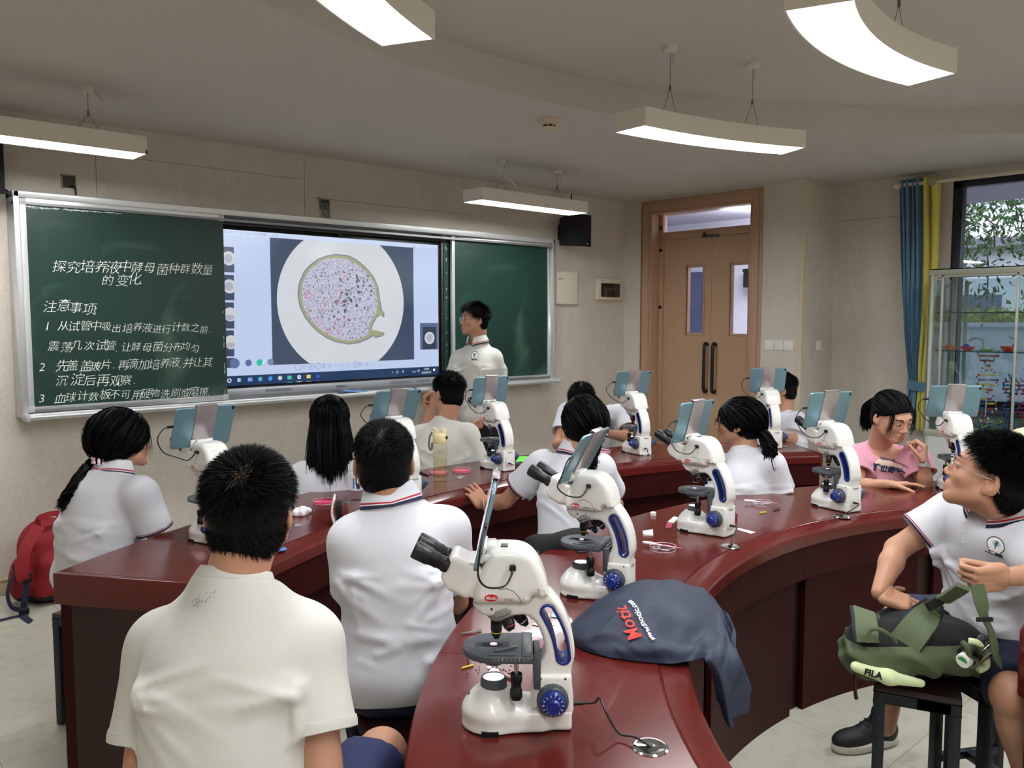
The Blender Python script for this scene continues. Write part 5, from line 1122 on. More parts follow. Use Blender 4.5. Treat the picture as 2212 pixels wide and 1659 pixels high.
def scalp_arc(p,q,n):
    """path along the scalp ellipsoid between two local points"""
    E=np.array([.083,.102,.092]); C=np.array([0,-.014,.038]); a=(p-C)/E; b_=(q-C)/E; ra=np.linalg.norm(a,axis=-1,keepdims=True); rb=np.linalg.norm(b_,axis=-1,keepdims=True); a=a/ra; b_=b_/rb
    om=np.arccos(np.clip((a*b_).sum(-1,keepdims=True),-.999,.999)); t=np.linspace(0,1,n)[None,:,None]; om=om[:,None]; r=ra[:,None]*(1-t)+rb[:,None]*t
    return C+E*r*(np.sin((1-t)*om)*a[:,None]+np.sin(t*om)*b_[:,None])/np.sin(om)
def hair_tied(parent,c,R,tie,tail,seed=1,n=2600,nt=900,rad=(.022,.034,.016),wid=.0026,sc=1.,zl=(ZL_Y,ZL_Z),loose=40,lowz=.0,grow=.008):
    """hair drawn back to a tie (local) and a tail along world points"""
    rs=np.random.RandomState(seed); b=MB(); capmesh(b,c,R,sc,grow,zl,low=lowz)
    u=rs.normal(size=(n*4,3)); u/=np.linalg.norm(u,axis=1)[:,None]; p=u*np.array([.083,.102,.092])+np.array([0,-.014,.038]); zl_=np.interp(p[:,1],*zl)-lowz; ok=(p[:,2]>zl_)&((p[:,2]<zl_+.09)|(rs.rand(len(p))<.5)); p=p[ok][:n]
    T=np.array(tie)[None]+rs.normal(size=(len(p),3))*.006; path=scalp_arc(p*(1+rs.rand(len(p),1)*.05),T,9)
    W=np.array(c)+(path*sc)@np.array(R).T; ribbons(b,W,wid*rs.uniform(.7,1.4,len(p)),0,rs)
    tw=np.array(c)+np.array(R)@(np.array(tie)*sc); cp=[Vector(tw)]+[Vector(x) for x in tail]; cv=np.array([x[:] for x in smooth_loop(cp,6,False)]); M=len(cv)
    tt=np.linspace(0,1,M); rr=np.interp(tt,[0,.12,.5,1],[.010,rad[0],rad[1],rad[2]])
    ax=np.gradient(cv,axis=0); ax/=np.linalg.norm(ax,axis=1)[:,None]; e1=np.cross(ax,[.3,.2,.9]); e1/=np.linalg.norm(e1,axis=1)[:,None]; e2=np.cross(ax,e1)
    th=rs.uniform(0,6.28,nt); q=np.sqrt(rs.rand(nt)); wob=rs.normal(size=(nt,1,3))*.012*tt[None,:,None]**2
    tl=cv[None]+(e1[None]*np.cos(th)[:,None,None]+e2[None]*np.sin(th)[:,None,None])*(q[:,None]*rr[None])[:,:,None]+wob
    end=rs.uniform(.8,1.,nt); idx=(tt[None]*end[:,None])*(M-1); i0=np.clip(idx.astype(int),0,M-2); fr=(idx-i0)[:,:,None]; a=np.arange(nt)[:,None]; tl=tl[a,i0]*(1-fr)+tl[a,i0+1]*fr
    ribbons(b,tl,wid*1.5*rs.uniform(.6,1.4,nt),0,rs); b.tube([x[:] for x in cv[:-1]],list(rr[:-1]*.86),10)
    if loose: # a few stray strands along the face
        pp=np.stack([rs.choice([-1,1],loose)*rs.uniform(.055,.07,loose),rs.uniform(.05,.075,loose),rs.uniform(.05,.08,loose)],1); s=np.linspace(0,1,8)[None,:,None]
        d=np.stack([np.sign(pp[:,0])*.012,rs.uniform(-.01,.012,loose),rs.uniform(-.16,-.08,loose)],1); st=pp[:,None]+d[:,None]*s+np.array([.0,.012,0])*np.sin(s*3)
        ribbons(b,np.array(c)+(st*sc)@np.array(R).T,.0012,0,rs)
    return b.build('hair',[m_hair],parent,normals=False,auto=60)
def hair_long(parent,c,R,bottom,seed=1,n=3400,wid=.003,sc=1.,spread=1.,back=.0,zl=(ZL_Y,ZL_Z),parting=.0,wide=0.):
    """loose hair: over the crown and straight down; bottom = local z of the tips"""
    rs=np.random.RandomState(seed); b=MB(); capmesh(b,c,R,sc,.012,zl,low=.02)
    ph=rs.uniform(R_(38),R_(322),n) # 0 = face
    root=np.stack([parting+rs.normal(size=n)*.006,np.interp(np.abs(ph-math.pi),[0,2.5],[-.05,.06])+rs.normal(size=n)*.02,np.full(n,.12)],1)
    k=rs.uniform(1.0,1.17,n)[:,None]
    eq=np.stack([.084*np.sin(ph),.103*np.cos(ph)-.014,np.full(n,.0)],1)*k
    top=scalp_arc(root,eq,8); M=9; t=np.linspace(0,1,M+1)[1:][None,:,None]
    zb=bottom+rs.normal(size=n)*.022+.03*np.sin(ph*7)-.03*np.abs(np.sin(ph*3+1))+.05*np.abs(np.sin(ph*1.0))*0; flare=1+.18*spread*np.sin(np.pi*np.clip(t*.9,0,1))-.12*t
    flare=flare*(1+wide*t); fall=np.concatenate([(eq[:,None,:2]-np.array([0,-.014]))*flare+np.array([0,-.014])+np.array([0,-1.])*back*t, (0.+(zb[:,None,None])*t)],2)
    clump=np.sin(ph*9)[:,None,None]*.006*t; fall[:,:,0:1]+=clump*np.cos(ph)[:,None,None]; fall[:,:,:2]+=rs.normal(size=(n,1,2))*.012*t
    path=np.concatenate([top,fall],1); ribbons(b,np.array(c)+(path*sc)@np.array(R).T,wid*rs.uniform(.6,1.4,n),0,rs)
    return b.build('hair',[m_hair],parent,normals=False,auto=60)
def project(ob,verts,centre,nor,xax,off=.0012):
    """lay flat 2-D points (x,y,dz) on a cloth surface round centre"""
    me=ob.data; M=ob.matrix_basis; bv=BVHTree.FromPolygons([M@v.co for v in me.vertices],[tuple(p.vertices) for p in me.polygons])
    n=nrm(nor); x=nrm(Vector(xax)-n*Vector(xax).dot(n)); y=n.cross(x); out=[]
    for a,b_,dz in verts:
        o=Vector(centre)+x*a+y*b_+n*.08; h=bv.ray_cast(o,-n,.2)
        p=h[0] if h[0] is not None else Vector(centre)+x*a+y*b_
        out.append(p+n*(off+dz))
    return out
def hit(ob,px,py):
    bpy.context.view_layer.update(); M=ob.matrix_basis; bv=BVHTree.FromPolygons([M@v.co for v in ob.data.vertices],[tuple(p.vertices) for p in ob.data.polygons]); h=bv.ray_cast(CAMP,ray(px,py).normalized()); return h[0],h[1]
def decal_text(name,ob,px,py,lines,m,parent,xax,ext=.0003,thin=0,shear=0,nor=None,off=.0012):
    p,n=hit(ob,px,py)
    if p is None: return None
    o=text(name,lines,m,None,None,ext,thin,'LEFT',shear); vs=[(v.co.x,v.co.y,v.co.z+.0016) for v in o.data.vertices]; q=project(ob,vs,p,nor or n,xax,off)
    for v,c in zip(o.data.vertices,q): v.co=c
    o.parent=parent; return o
def decal_poly(name,ob,px,py,polys,mats,parent,xax,off=.0012,nor=None):
    p,n=hit(ob,px,py)
    if p is None: return None
    b=MB()
    for pts,mi in polys: # triangle fan subdivided outwards so that it follows the cloth
        cx_=sum(a for a,_ in pts)/len(pts); cy_=sum(c for _,c in pts)/len(pts); N=len(pts)
        vs=[(cx_,cy_,0)]+[(cx_+(a-cx_)*f,cy_+(c-cy_)*f,0) for f in (.2,.4,.6,.8,1) for a,c in pts]; q=project(ob,vs,p,nor or n,xax,off+.0004*mi)
        b.add(q,[(0,1+i,1+(i+1)%N) for i in range(N)]+[(1+N*k+i,1+N*k+N+i,1+N*k+N+(i+1)%N,1+N*k+(i+1)%N) for i in range(N) for k in range(4)],mi)
    return b.build(name,mats,parent,smooth=False,normals=False)
def seg_dist2(u,v,a,b_):
    du,dv=b_[0]-a[0],b_[1]-a[1]; L=du*du+dv*dv+1e-9; t=np.clip(((u-a[0])*du+(v-a[1])*dv)/L,0,1); return np.sqrt((u-a[0]-t*du)**2+(v-a[1]-t*dv)**2),t
def person(label,head,hr,nb,pel,byaw,arms,legs=None,top='tee',ms=None,mp=None,skin=None,shw=.155,drop=.085,sh=None,h=.008,hh=.004,face=False,girl=False,sleeve=.62,hem=.02,ease=.0,folds=14,seed=1,hump=.03,hipw=1.,fold_amp=.006,sr=(.070,.074),lean_up=None,shortlen=.86,sock=False,trousers=False,extra=None,neckline=.064,hsc=1.,nkmix=.45,colk=1.04):
    ms=ms or m_shirt; mp=mp or m_navy; skin=skin or m_skin; head=Vector(head); nb=Vector(nb); pel=Vector(pel); R=Rhead(*hr)
    t=thing('person',label,'person'); PEOPLE.append((t,(pel.x,pel.y,0)))
    up=nrm(nb-pel); r=Vector((math.sin(R_(byaw)),-math.cos(R_(byaw)),0)); r=nrm(r-up*r.dot(up)); fw=up.cross(r); Mt=Matrix((r,fw,up)).transposed()
    w=.92 if girl else 1.
    if sh is None: sh=(nb-up*drop-r*shw*w,nb-up*drop+r*shw*w)          # left, right
    shL,shR=Vector(sh[0]),Vector(sh[1]); tl=(nb-pel).length
    # ---- skin
    pts=[head,nb,pel,shL,shR]+[Vector(p) for a in arms.values() if a for p in a[:2]]
    hips={'L':pel-r*.085,'R':pel+r*.085}
    if legs: pts+=[Vector(p) for a in legs.values() for p in a[:2]]
    lo=np.min([p[:] for p in pts],0)-.12; hi=np.max([p[:] for p in pts],0)+.12; hi[2]=max(nb.z,max(p.z for p in pts[3:]))+.08
    s=SDF(lo,hi,h)
    s.ell(nb-up*.17*tl/.5,(.125*w,.085,.15),Mt,.05); s.ell(pel+up*.05,(.125,.095,.14),Mt,.06); s.cone(nb-up*.1,pel+up*.05,.095,None,.05,flat=fw,fs=.8); s.cone(shL,shR,.045,None,.04); s.cone(nb+nrm(head-nb)*.03,nb-up*.06,.054*w,.06*w,.03)
    for k,a in arms.items():
        if not a: continue
        S_=shL if k=='L' else shR; e=Vector(a[0]); wr=Vector(a[1]); g=.86 if girl else .93
        s.cone(S_,e,.050*g,.040*g,.02); s.cone(e,e.lerp(wr,.35),.039*g,.040*g,.015); s.cone(e.lerp(wr,.3),wr,.0405*g,.0265*g,.015)
    if legs:
        for k,a in legs.items():
            kn,an=Vector(a[0]),Vector(a[1]); s.cone(hips[k],kn,.078,.056,.03); s.cone(kn,kn.lerp(an,.3),.055,.054,.02); s.ell(kn+nrm(kn-hips[k])*.012,(.05,.05,.05),None,.02); s.cone(kn.lerp(an,.22),an,.055,.036,.02); s.ell(kn.lerp(an,.3)+nrm(hips[k]-kn)*.02,(.045,.045,.09),None,.03)
    v,f=s.mesh(); v=relax(v,f,1); b=MB().np(v,f)
    hb=head_mesh(head,R,hh,nb-up*.01,face,hsc,.050 if girl else .058); b.v_=None; o_=len(b.v); b.v+=hb.v; b.f+=[tuple(i+o_ for i in q) for q in hb.f]; b.m+=hb.m
    for k,a in arms.items():
        if a and len(a)>2 and a[2]: hand_mesh(b,a[1],a[0],**a[2])
    body=b.build('body',[skin,m_lip,m_eyew,m_iris],t,normals=False,auto=70)
    # ---- shirt
    pts=[nb,pel,shL,shR]; sl={}
    for k,a in arms.items():
        if a: S_=shL if k=='L' else shR; sl[k]=S_.lerp(Vector(a[0]),sleeve); pts.append(sl[k])
    lo=np.min([p[:] for p in pts],0)-.2; hi=np.max([p[:] for p in pts],0)+.12; hi[2]=nb.z+.10; h2=min(h,.007); s=SDF(lo,hi,h2); E=ease
    s.cone(shL,shR,.062,None,.03)
    for q in (shL,shR): s.cone(nb-up*.018,nb.lerp(q,.75)+up*.004,.046,.050,.035)
    s.ell(nb-up*.17*tl/.5-fw*hump*.6,((.155+E)*w,.112+E,.17),Mt,.06); s.ell(nb-up*.31*tl/.5-fw*hump,((.142+E)*w,.108+E,.15),Mt,.07); s.ell(pel+up*.06,(.165*hipw+E,.128+E,.15),Mt,.07); s.ell(pel+up*.02,(.17*hipw+E,.135+E,.09),Mt,.05)
    for k,a in arms.items():
        if not a: continue
        S_=shL if k=='L' else shR; e=sl[k]; d=nrm(e-S_)
        s2=SDF(lo,hi,h2); rr_=sr[1]*w; s2.cone(S_-d*.01,e+d*.03,sr[0]*w,rr_,0); s2.plane(e,d); s2.cone(e-d*.008,e+d*.06,rr_-.016,rr_-.010,.004,'c')
        hh_=np.clip(.5+.5*(s2.D-s.D)/.03,0,1); s.D=s2.D+(s.D-s2.D)*hh_-.03*hh_*(1-hh_)
    if extra:
        for q in extra: s.cone(*q)
    rs=np.random.RandomState(seed); fl=[]
    for q in range(folds):
        side=rs.choice([-1,1]); u0=side*(shw-.01)*w+rs.normal()*.015; v0=-drop-.09-rs.rand()*.05; ln=rs.uniform(.08,.2); an=rs.uniform(-1.5,-.15) if q%3 else rs.uniform(-.1,.5); fl.append(((u0,v0),(u0-side*ln*math.cos(an),v0+ln*math.sin(an)),fold_amp*rs.uniform(.5,1.1),rs.uniform(.007,.014)))
    for q in range(folds//2):
        u0=rs.uniform(-.13,.13); v0=-tl+rs.uniform(.05,.2); ln=rs.uniform(.08,.18); an=rs.uniform(-.5,.5); fl.append(((u0,v0),(u0+ln*math.cos(an),v0+ln*math.sin(an)),fold_amp*rs.uniform(.4,1.),rs.uniform(.009,.016)))
    n3=np.array(nb); rr,uu,ff=np.array(r),np.array(up),np.array(fw)
    def wrinkle(D,G):
        q=[G[i]-n3[i] for i in range(3)]; U=q[0]*rr[0]+q[1]*rr[1]+q[2]*rr[2]; Vv=q[0]*uu[0]+q[1]*uu[1]+q[2]*uu[2]; F=q[0]*ff[0]+q[1]*ff[1]+q[2]*ff[2]; A=np.zeros(D.shape,np.float32)
        near=np.abs(D)<.03
        Un,Vn,Fn=[np.broadcast_to(x,D.shape)[near] for x in (U,Vv,F)]; a=np.zeros(len(Un))
        for (p0,p1,am,wd_) in fl:
            uw=Un+.012*np.sin(Vn*23+p0[0]*40)+.01*Fn; d,tt=seg_dist2(uw,Vn,p0,p1); a+=am*np.exp(-(d/wd_)**2)*np.sin(np.pi*np.clip(tt*.8+.2,0,1)**.7)
        a+=.0016*np.sin(Un*31+2*np.sin(Vn*13+seed))*np.sin(Vn*24+seed+2*np.sin(Fn*20))
        A[near]=a; return D-A
    s.fn(wrinkle)
    s.plane(pel-up*hem,-up,.0)
    nk=nrm(nrm(head+R@Vector((0,-.03,-.04))-nb)*nkmix+up*(1-nkmix)+fw*.12)
    fsl=.1 if top=='polo' else .2
    neckline=neckline if girl or top!='polo' else .070
    s.cone(nb-up*.09,nb-nk*.02,.085*w,neckline*w+.010,.04)
    sl_,g=s.sub(np.array(nb)-.16,np.array(nb)+.2)
    q=[g[i]-nb[i] for i in range(3)]; ax=q[0]*nk[0]+q[1]*nk[1]+q[2]*nk[2]; ff_=nk.cross(fw).cross(nk).normalized(); fz=q[0]*ff_[0]+q[1]*ff_[1]+q[2]*ff_[2]; rad=np.sqrt(np.maximum(q[0]**2+q[1]**2+q[2]**2-ax**2,0)); s.comb(sl_,np.maximum(rad-.12,-(ax-.004+fsl*np.maximum(fz,0))),.012,'c'); s.comb(sl_,np.maximum(rad-neckline*w,-(ax+.004+fsl*np.maximum(fz,0))),.004,'c')
    v,f=s.mesh(); v=relax(v,f,1); shirt=MB().np(v,f).build('shirt',ms,t,normals=False,auto=80)
    for k,a in arms.items():
        if not a: continue
        S_=shL if k=='L' else shR; d=nrm(sl[k]-S_); u,w2,_=basis(d); c=sl[k]; rc=sr[1]*w-.001; pts_=[c+(u*math.cos(q)+w2*math.sin(q))*rc for q in np.linspace(0,2*math.pi,36,endpoint=False)]
        if top=='polo':
            for off,wd2,m_,nm in ((-.010,.007,ms,'cuff_band'),(-.0115,.0016,m_sred,'cuff_stripe'),(-.004,.0035,m_snav,'cuff_edge')):
                rr2=rc+(.0012 if 'band' not in nm else 0)
                MB().lathe([(rr2-.004,off-wd2),(rr2,off-wd2),(rr2+.0004,off),(rr2,off+wd2),(rr2-.004,off+wd2)],c,d,40).build(nm,m_,t)
        else: MB().lathe([(rc-.003,-.022),(rc,-.021),(rc+.001,-.012),(rc,-.001),(rc-.004,0)],c,d,40).build('sleeve_hem',ms,t)
    # ---- collar
    a=nk; fwn=nrm(fw-a*fw.dot(a)); rn=fwn.cross(a)
    if top=='polo':
        prof=[(.057,-.012,0),(.058,.018,0),(.060,.028,0),(.063,.031,0),(.068,.027,0),(.075,.012,0),(.0805,.0,0),(.0825,-.0042,1),(.0837,-.0068,0),(.0850,-.0100,2),(.0868,-.0145,2),(.0845,-.0150,0),(.070,.0,0)]
        def cf(u_,v_):
            th=R_(-162+324*u_)+math.pi; i=v_*(len(prof)-1); i0=min(int(i),len(prof)-2); q=[prof[i0][j]+(prof[i0+1][j]-prof[i0][j])*(i-i0) for j in (0,1)]
            fr=max(0,-math.cos(th-math.pi)); dn=max(0,math.cos(th)); rad=q[0]*(w if girl else colk); wing=max(0,(abs(math.degrees(th-math.pi))-120)/42); out=max(0,(q[0]-.066)/.02)
            return nb+a*(q[1]+.006+.022*abs(math.sin(th))+.030*max(0,math.cos(th))-.012*out*wing-.020*dn*1.0-.016*abs(math.sin(th))*out*.9)+fwn*math.cos(th)*(rad*1.02+.016*out*wing)+rn*math.sin(th)*rad*1.05
        cw=MB().grid(cf,56,len(prof)-1,mif=lambda i,j:prof[j+1][2]); cw.build('collar',[ms,m_sred,m_snav],t,normals=False,auto=80)
    else:
        pts_=[nb+a*(.004-.016*max(0,math.cos(q)))+fwn*math.cos(q)*(neckline*w+.001)+rn*math.sin(q)*(neckline*w+.002) for q in np.linspace(0,2*math.pi,48,endpoint=False)]
        bb_=MB(); n_=len(pts_); ring_=[]
        for q,p in zip(np.linspace(0,2*math.pi,48,endpoint=False),pts_):
            o2=fwn*math.cos(q)+rn*math.sin(q); ring_+=[p+a*.010-o2*.004,p+a*.012,p+o2*.005+a*.003,p+o2*.011-a*.010,p+o2*.006-a*.016]
        bb_.add(ring_,[(i*5+j,i*5+j+1,((i+1)%n_)*5+j+1,((i+1)%n_)*5+j) for i in range(n_) for j in range(4)]); bb_.build('neck_rib',ms,t,normals=False,auto=80)
    # ---- shorts or trousers
    if legs:
        pts=[pel]+[Vector(p) for q in legs.values() for p in q[:2]]; lo=np.min([p[:] for p in pts],0)-.16; hi=np.max([p[:] for p in pts],0)+.2; s=SDF(lo,hi,.008)
        s.ell(pel,(.155,.125,.11),Mt,.05)
        for k,q in legs.items():
            kn,an=Vector(q[0]),Vector(q[1])
            if trousers: s.cone(hips[k],kn,.095,.074,.03); s.cone(kn,an,.072,.058,.02)
            else:
                e=hips[k].lerp(kn,shortlen); s.cone(hips[k],e+(kn-e)*.3,.097,.086,.03); d=nrm(kn-hips[k]); sl_,g=s.sub(np.array(e)-.16,np.array(e)+.16); z=[g[i]-e[i] for i in range(3)]; ax=z[0]*d[0]+z[1]*d[1]+z[2]*d[2]; rad=np.sqrt(np.maximum(z[0]**2+z[1]**2+z[2]**2-ax**2,0)); s.comb(sl_,np.maximum(-ax,rad-.14),.0,'c')
        sd=seed*1.7
        s.fn(lambda D,G:D-.0035*np.sin(G[0]*41+3*np.sin(G[2]*19+sd))*np.sin(G[1]*37+sd))
        v,f=s.mesh(); v=relax(v,f,2); MB().np(v,f).build('trousers' if trousers else 'shorts',mp,t,normals=False,auto=80)
    t['_body']=1; del t['_body']
    info=dict(sc=hsc,t=t,shirt=shirt,body=body,R=R,head=head,nb=nb,up=up,r=r,fw=fw,nk=nk)
    return info
def shoe(parent,heel,d,m=None,sole=None,sc=1.):
    d=nrm(Vector((d[0],d[1],0))); s_=Vector((d.y,-d.x,0)); h_=Vector(heel); M=Matrix((s_,d,(0,0,1))).transposed(); L=lambda y,z,x=0:h_+(d*y+Vector((0,0,z))+s_*x)*sc
    s=SDF(np.array(h_)-.3,np.array(h_)+.3,.005); s.ell(L(.06,.055),(.042*sc,.085*sc,.05*sc),M,.03); s.ell(L(.17,.04),(.046*sc,.085*sc,.036*sc),M,.03); s.cone(L(.03,.05),L(.035,.115),.045*sc,.042*sc,.02); s.plane(L(0,.018),(0,0,-1)); s.cone(L(.035,.10),L(.035,.2),.036*sc,.036*sc,.005,'c')
    v,f=s.mesh(); v=relax(v,f,2); o=MB().np(v,f).build('shoe',m or m_black,parent,normals=False)
    s=SDF(np.array(h_)-.3,np.array(h_)+.3,.005); s.ell(L(.055,.018),(.044*sc,.085*sc,.05*sc),M,.02); s.ell(L(.16,.018),(.049*sc,.095*sc,.05*sc),M,.03); s.plane(L(0,.034),(0,0,1)); s.plane(L(0,.001),(0,0,-1)); v,f=s.mesh(); v=relax(v,f,1); MB().np(v,f).build('sole',sole or mat('sole_grey',S(196,194,184),.6),o,normals=False); return o,L
def eyeglasses(parent,c,R,mframe,tint,sc=1.,half=False):
    L=lambda x,y,z:Vector(c)+R@(Vector((x,y,z))*sc); f=MB(); ln=[]
    for e in (-1,1):
        lp=[L(e*.033+.0245*math.cos(a)*(1 if abs(math.cos(a))<.8 else .97),.1035-.07*abs(e*.033+.0245*math.cos(a))**2*8,.004+.0185*(abs(math.sin(a))**.8)*math.copysign(1,math.sin(a))) for a in np.linspace(0,2*math.pi,28,endpoint=False)]
        f.tube(lp,.0011,6,closed=True); ln.append(lp)
        f.tube([L(e*.058,.097,.010),L(e*.071,.085,.011),L(e*.081,.03,.010),L(e*.083,-.01,.012),L(e*.081,-.03,-.004),L(e*.079,-.038,-.016)],.0017,6)
    f.tube([L(-.009,.105,.006),L(0,.109,.009),L(.009,.105,.006)],.0012,6); g=f.build('eyeglasses',mframe,parent)
    b=MB()
    for lp in ln: b.add(lp,[tuple(range(len(lp)))])
    b.build('lens',tint,g,smooth=False,normals=False); return g
def brows(parent,c,R,sc=1.,body=None):
    rs=np.random.RandomState(3); b=MB()
    for e in (-1,1):
        x=rs.uniform(.014,.050,160); z=.0265+.005*np.sin((x-.014)/.036*2.4)+rs.normal(size=160)*.0018; y=.0958-((x)**2)*4.8; p=np.stack([e*x,y,z],1)
        if body is not None:
            bv=BVHTree.FromPolygons([v.co for v in body.data.vertices],[tuple(f.vertices) for f in body.data.polygons]); fw_=R@Vector((0,1,0))
            for i_ in range(len(p)):
                o_=Vector(c)+R@(Vector(p[i_])*sc); h_=bv.ray_cast(o_+fw_*.05,-fw_,.12)
                if h_[0] is not None: p[i_]=np.array(R.transposed()@(h_[0]-Vector(c)))/sc+[0,.0008,0]
        d=np.stack([np.full(160,e*.006),np.full(160,-.0008),np.full(160,.002)],1); s=np.linspace(0,1,3)[None,:,None]; ribbons(b,np.array(c)+((p[:,None]+d[:,None]*s)*sc)@np.array(R).T,.0012,0,rs)
    return b.build('eyebrows',m_hair,parent,normals=False)
# ================================================================== the class
m_gold=mat('frame_gold',S(190,176,140),.25,metal=.8); m_silver=mat('frame_silver',S(190,188,180),.25,metal=.8); m_bfr=mat('frame_black',S(18,18,26),.3)
lens=glass('lens_clear',(.95,.95,.97,1),.02); lens_p=glass('lens_violet',(.78,.66,.95,1),.08)
# --- boy in the foreground, seen from behind
fist=[(.5,.9,.6)]*4; flat_=[(.12,.15,.1)]*4; curl=[(.45,.6,.4)]*4
q=person('boy seen from behind in the foreground, ivory T-shirt, hair whorl showing',P(541,1108,1.655),(53,0,0),P(509,1246,1.625),P(487,1960,1.5),52,
  {'L':(P(300,1740,1.58),P(430,1770,1.85),None),'R':(P(702,1722,1.52),P(640,1700,1.74),dict(f=FWD,palm=(0,0,-1),thumb=-RIGHT,curls=curl))},
  {'R':(P(822,1632,1.93),P(850,2230,1.97)),'L':(P(360,1660,2.0),P(360,2250,2.0))},
  'tee',m_tee,m_navy2,m_skin2,sh=(P(350,1400,1.65),P(664,1392,1.61)),h=.007,hh=.003,sleeve=.60,ease=.012,folds=26,seed=4,hump=.012,fold_amp=.007,sr=(.064,.076),hsc=.95,shortlen=.9,neckline=.066,hipw=1.02)
hair_short(q['t'],q['head'],q['R'],3,15000,.027,.015,(.05,-.72,.70),.72,.0021,show_whorl=True,messy=.22,nape=.75,sc=.95,zl=([-.115,-.06,-.025,.0,.03,.055,.09],[-.082,-.070,-.035,.012,.03,.045,.074]),grow=.009)
rs=random.Random(4); pl_=[]
for k in range(26):
    x,y=rs.uniform(-.026,.026),rs.gauss(0,.006); y+=.1*abs(x)-.001; a=rs.choice((.7,-.5,.9,.2)); l_=rs.uniform(.002,.0045); pl_.append(([(x+l_*math.cos(a),y+l_*math.sin(a)),(x-.0018*math.sin(a),y+.0018*math.cos(a)),(x-l_*math.cos(a),y-l_*math.sin(a)),(x+.0018*math.sin(a),y-.0018*math.cos(a))],0))
decal_poly('back_print',q['shirt'],440,1296,pl_,mat('print_grey',S(166,166,164),.8),q['t'],RIGHT+UPV*.25)
# --- boy in the polo with striped collar
q=person('boy seen from behind in a white polo with striped collar, left of the nearest microscope',P(829,1001,2.45),(57,4,0),P(846,1088,2.43),P(865,1462,2.42),57,
  {'L':(P(768,1335,2.43),P(800,1240,2.75),None),'R':(P(985,1300,2.62),P(900,1215,2.9),None)},
  {'L':(P(770,1480,2.95),P(800,1640,2.98)),'R':(P(905,1485,3.0),P(905,1625,3.02))},
  'polo',m_shirt,m_navy,m_skin2,sh=(P(762,1175,2.41),P(966,1150,2.47)),h=.007,hh=.003,sleeve=.66,ease=.010,folds=24,seed=9,hump=.015,fold_amp=.007,sr=(.068,.070),hem=.05,trousers=True,hipw=1.04,
  extra=[(P(800,1440,2.40),P(788,1500,2.36),.05,.045,.05)])
hair_short(q['t'],q['head'],q['R'],6,11000,.017,.009,(-.16,-.66,.72),.6,.0019,messy=.2)
MB().box(P(801,1390,2.30),(.001,.006,.022)).build('side_tag',m_black,q['t'])
m_shoew=mat('shoe_white',S(214,212,206),.6); 
for px in (848,905): shoe(q['t'],onz(px,1585,0)+V(0,0,0),FH,m_shoew if px<880 else m_navy,sc=.95)
# --- girl with beaded ponytail
q=person('girl with a beaded low ponytail at the left end of the front table',P(266,952,3.40),(3,2,0),P(243,1022,3.36),P(222,1262,3.36),28,
  {'R':(P(346,1176,3.32),P(436,1172,3.52),None),'L':(P(250,1200,3.72),P(400,1160,3.85),None)},
  {'L':(P(400,1270,3.65),P(400,1430,3.75)),'R':(P(380,1290,3.4),P(390,1450,3.5))},
  'polo',m_shirt,m_navy,m_skin,sh=(P(196,1075,3.47),P(305,1072,3.27)),h=.008,hh=.0035,girl=True,face=True,sleeve=.70,ease=.022,folds=20,seed=12,hump=.05,sr=(.074,.078),hem=.07,trousers=True,hipw=1.12)
g=hair_tied(q['t'],q['head'],q['R'],(.035,-.107,-.055),[P(196,1005,3.36),P(178,1040,3.30),P(155,1072,3.26),P(138,1098,3.25)],5,5200,1500,(.020,.036,.012),loose=70,lowz=.012,grow=.012)
b=MB(); rs=random.Random(1); tc_=Vector(q['head'])+q['R']@V(.035,-.113,-.06)
for k in range(38):
    a=k*.9; b.sphere(tc_+Vector((.021*math.cos(a),.021*math.sin(a),rs.uniform(-.012,.012))),.006,8,6,mi=k%2)
b.build('hair_tie',[mat('bead_pink',S(232,180,196),.3),mat('bead_white',S(236,228,230),.3)],q['t'])
# --- girl with long loose hair
q=person('girl seen from behind with long loose black hair, in a white polo',P(712,908,4.25),(62,0,0),P(712,992,4.2),P(702,1215,4.2),60,
  {'L':(P(630,1105,4.25),P(690,1110,4.5),None),'R':(P(790,1100,4.3),P(730,1110,4.55),None)},None,
  'polo',m_shirt,m_navy,m_skin,sh=(P(652,1030,4.22),P(762,1026,4.2)),h=.008,hh=.005,girl=True,sleeve=.7,folds=10,seed=15)
hair_long(q['t'],q['head'],q['R'],-.255,2,4800,.0032,spread=.55,back=.05,wide=.10)
# --- boy in white T-shirt in front of the standing boy
q=person('seated boy in a plain white T-shirt with a hand at his face',P(968,850,5.08),(86,2,0),P(962,908,5.06),P(950,1120,5.0),58,
  {'L':(P(905,985,5.25),P(942,842,5.30),dict(f=-RIGHT*.9-UPV*.75,palm=-FWD-UPV*.4,thumb=-FWD*.3+RIGHT*.2-UPV*.3+FWD,curls=[(.5,.8,.5),(.6,.9,.5),(.7,.9,.5),(.8,.9,.6)],h=.004)),'R':(P(1045,1040,5.1),P(985,1020,5.4),None)},None,
  'tee',m_tee,m_navy,m_skin2,sh=(P(908,945,5.1),P(1012,942,5.04)),h=.008,hh=.004,ease=.02,folds=12,seed=21,hump=.03)
hair_short(q['t'],q['head'],q['R'],8,7000,.03,.010,(-.1,-.6,.78),.6,.003,messy=.25); eyeglasses(q['t'],q['head'],q['R'],mat('frame_white',S(214,212,222),.3),lens)
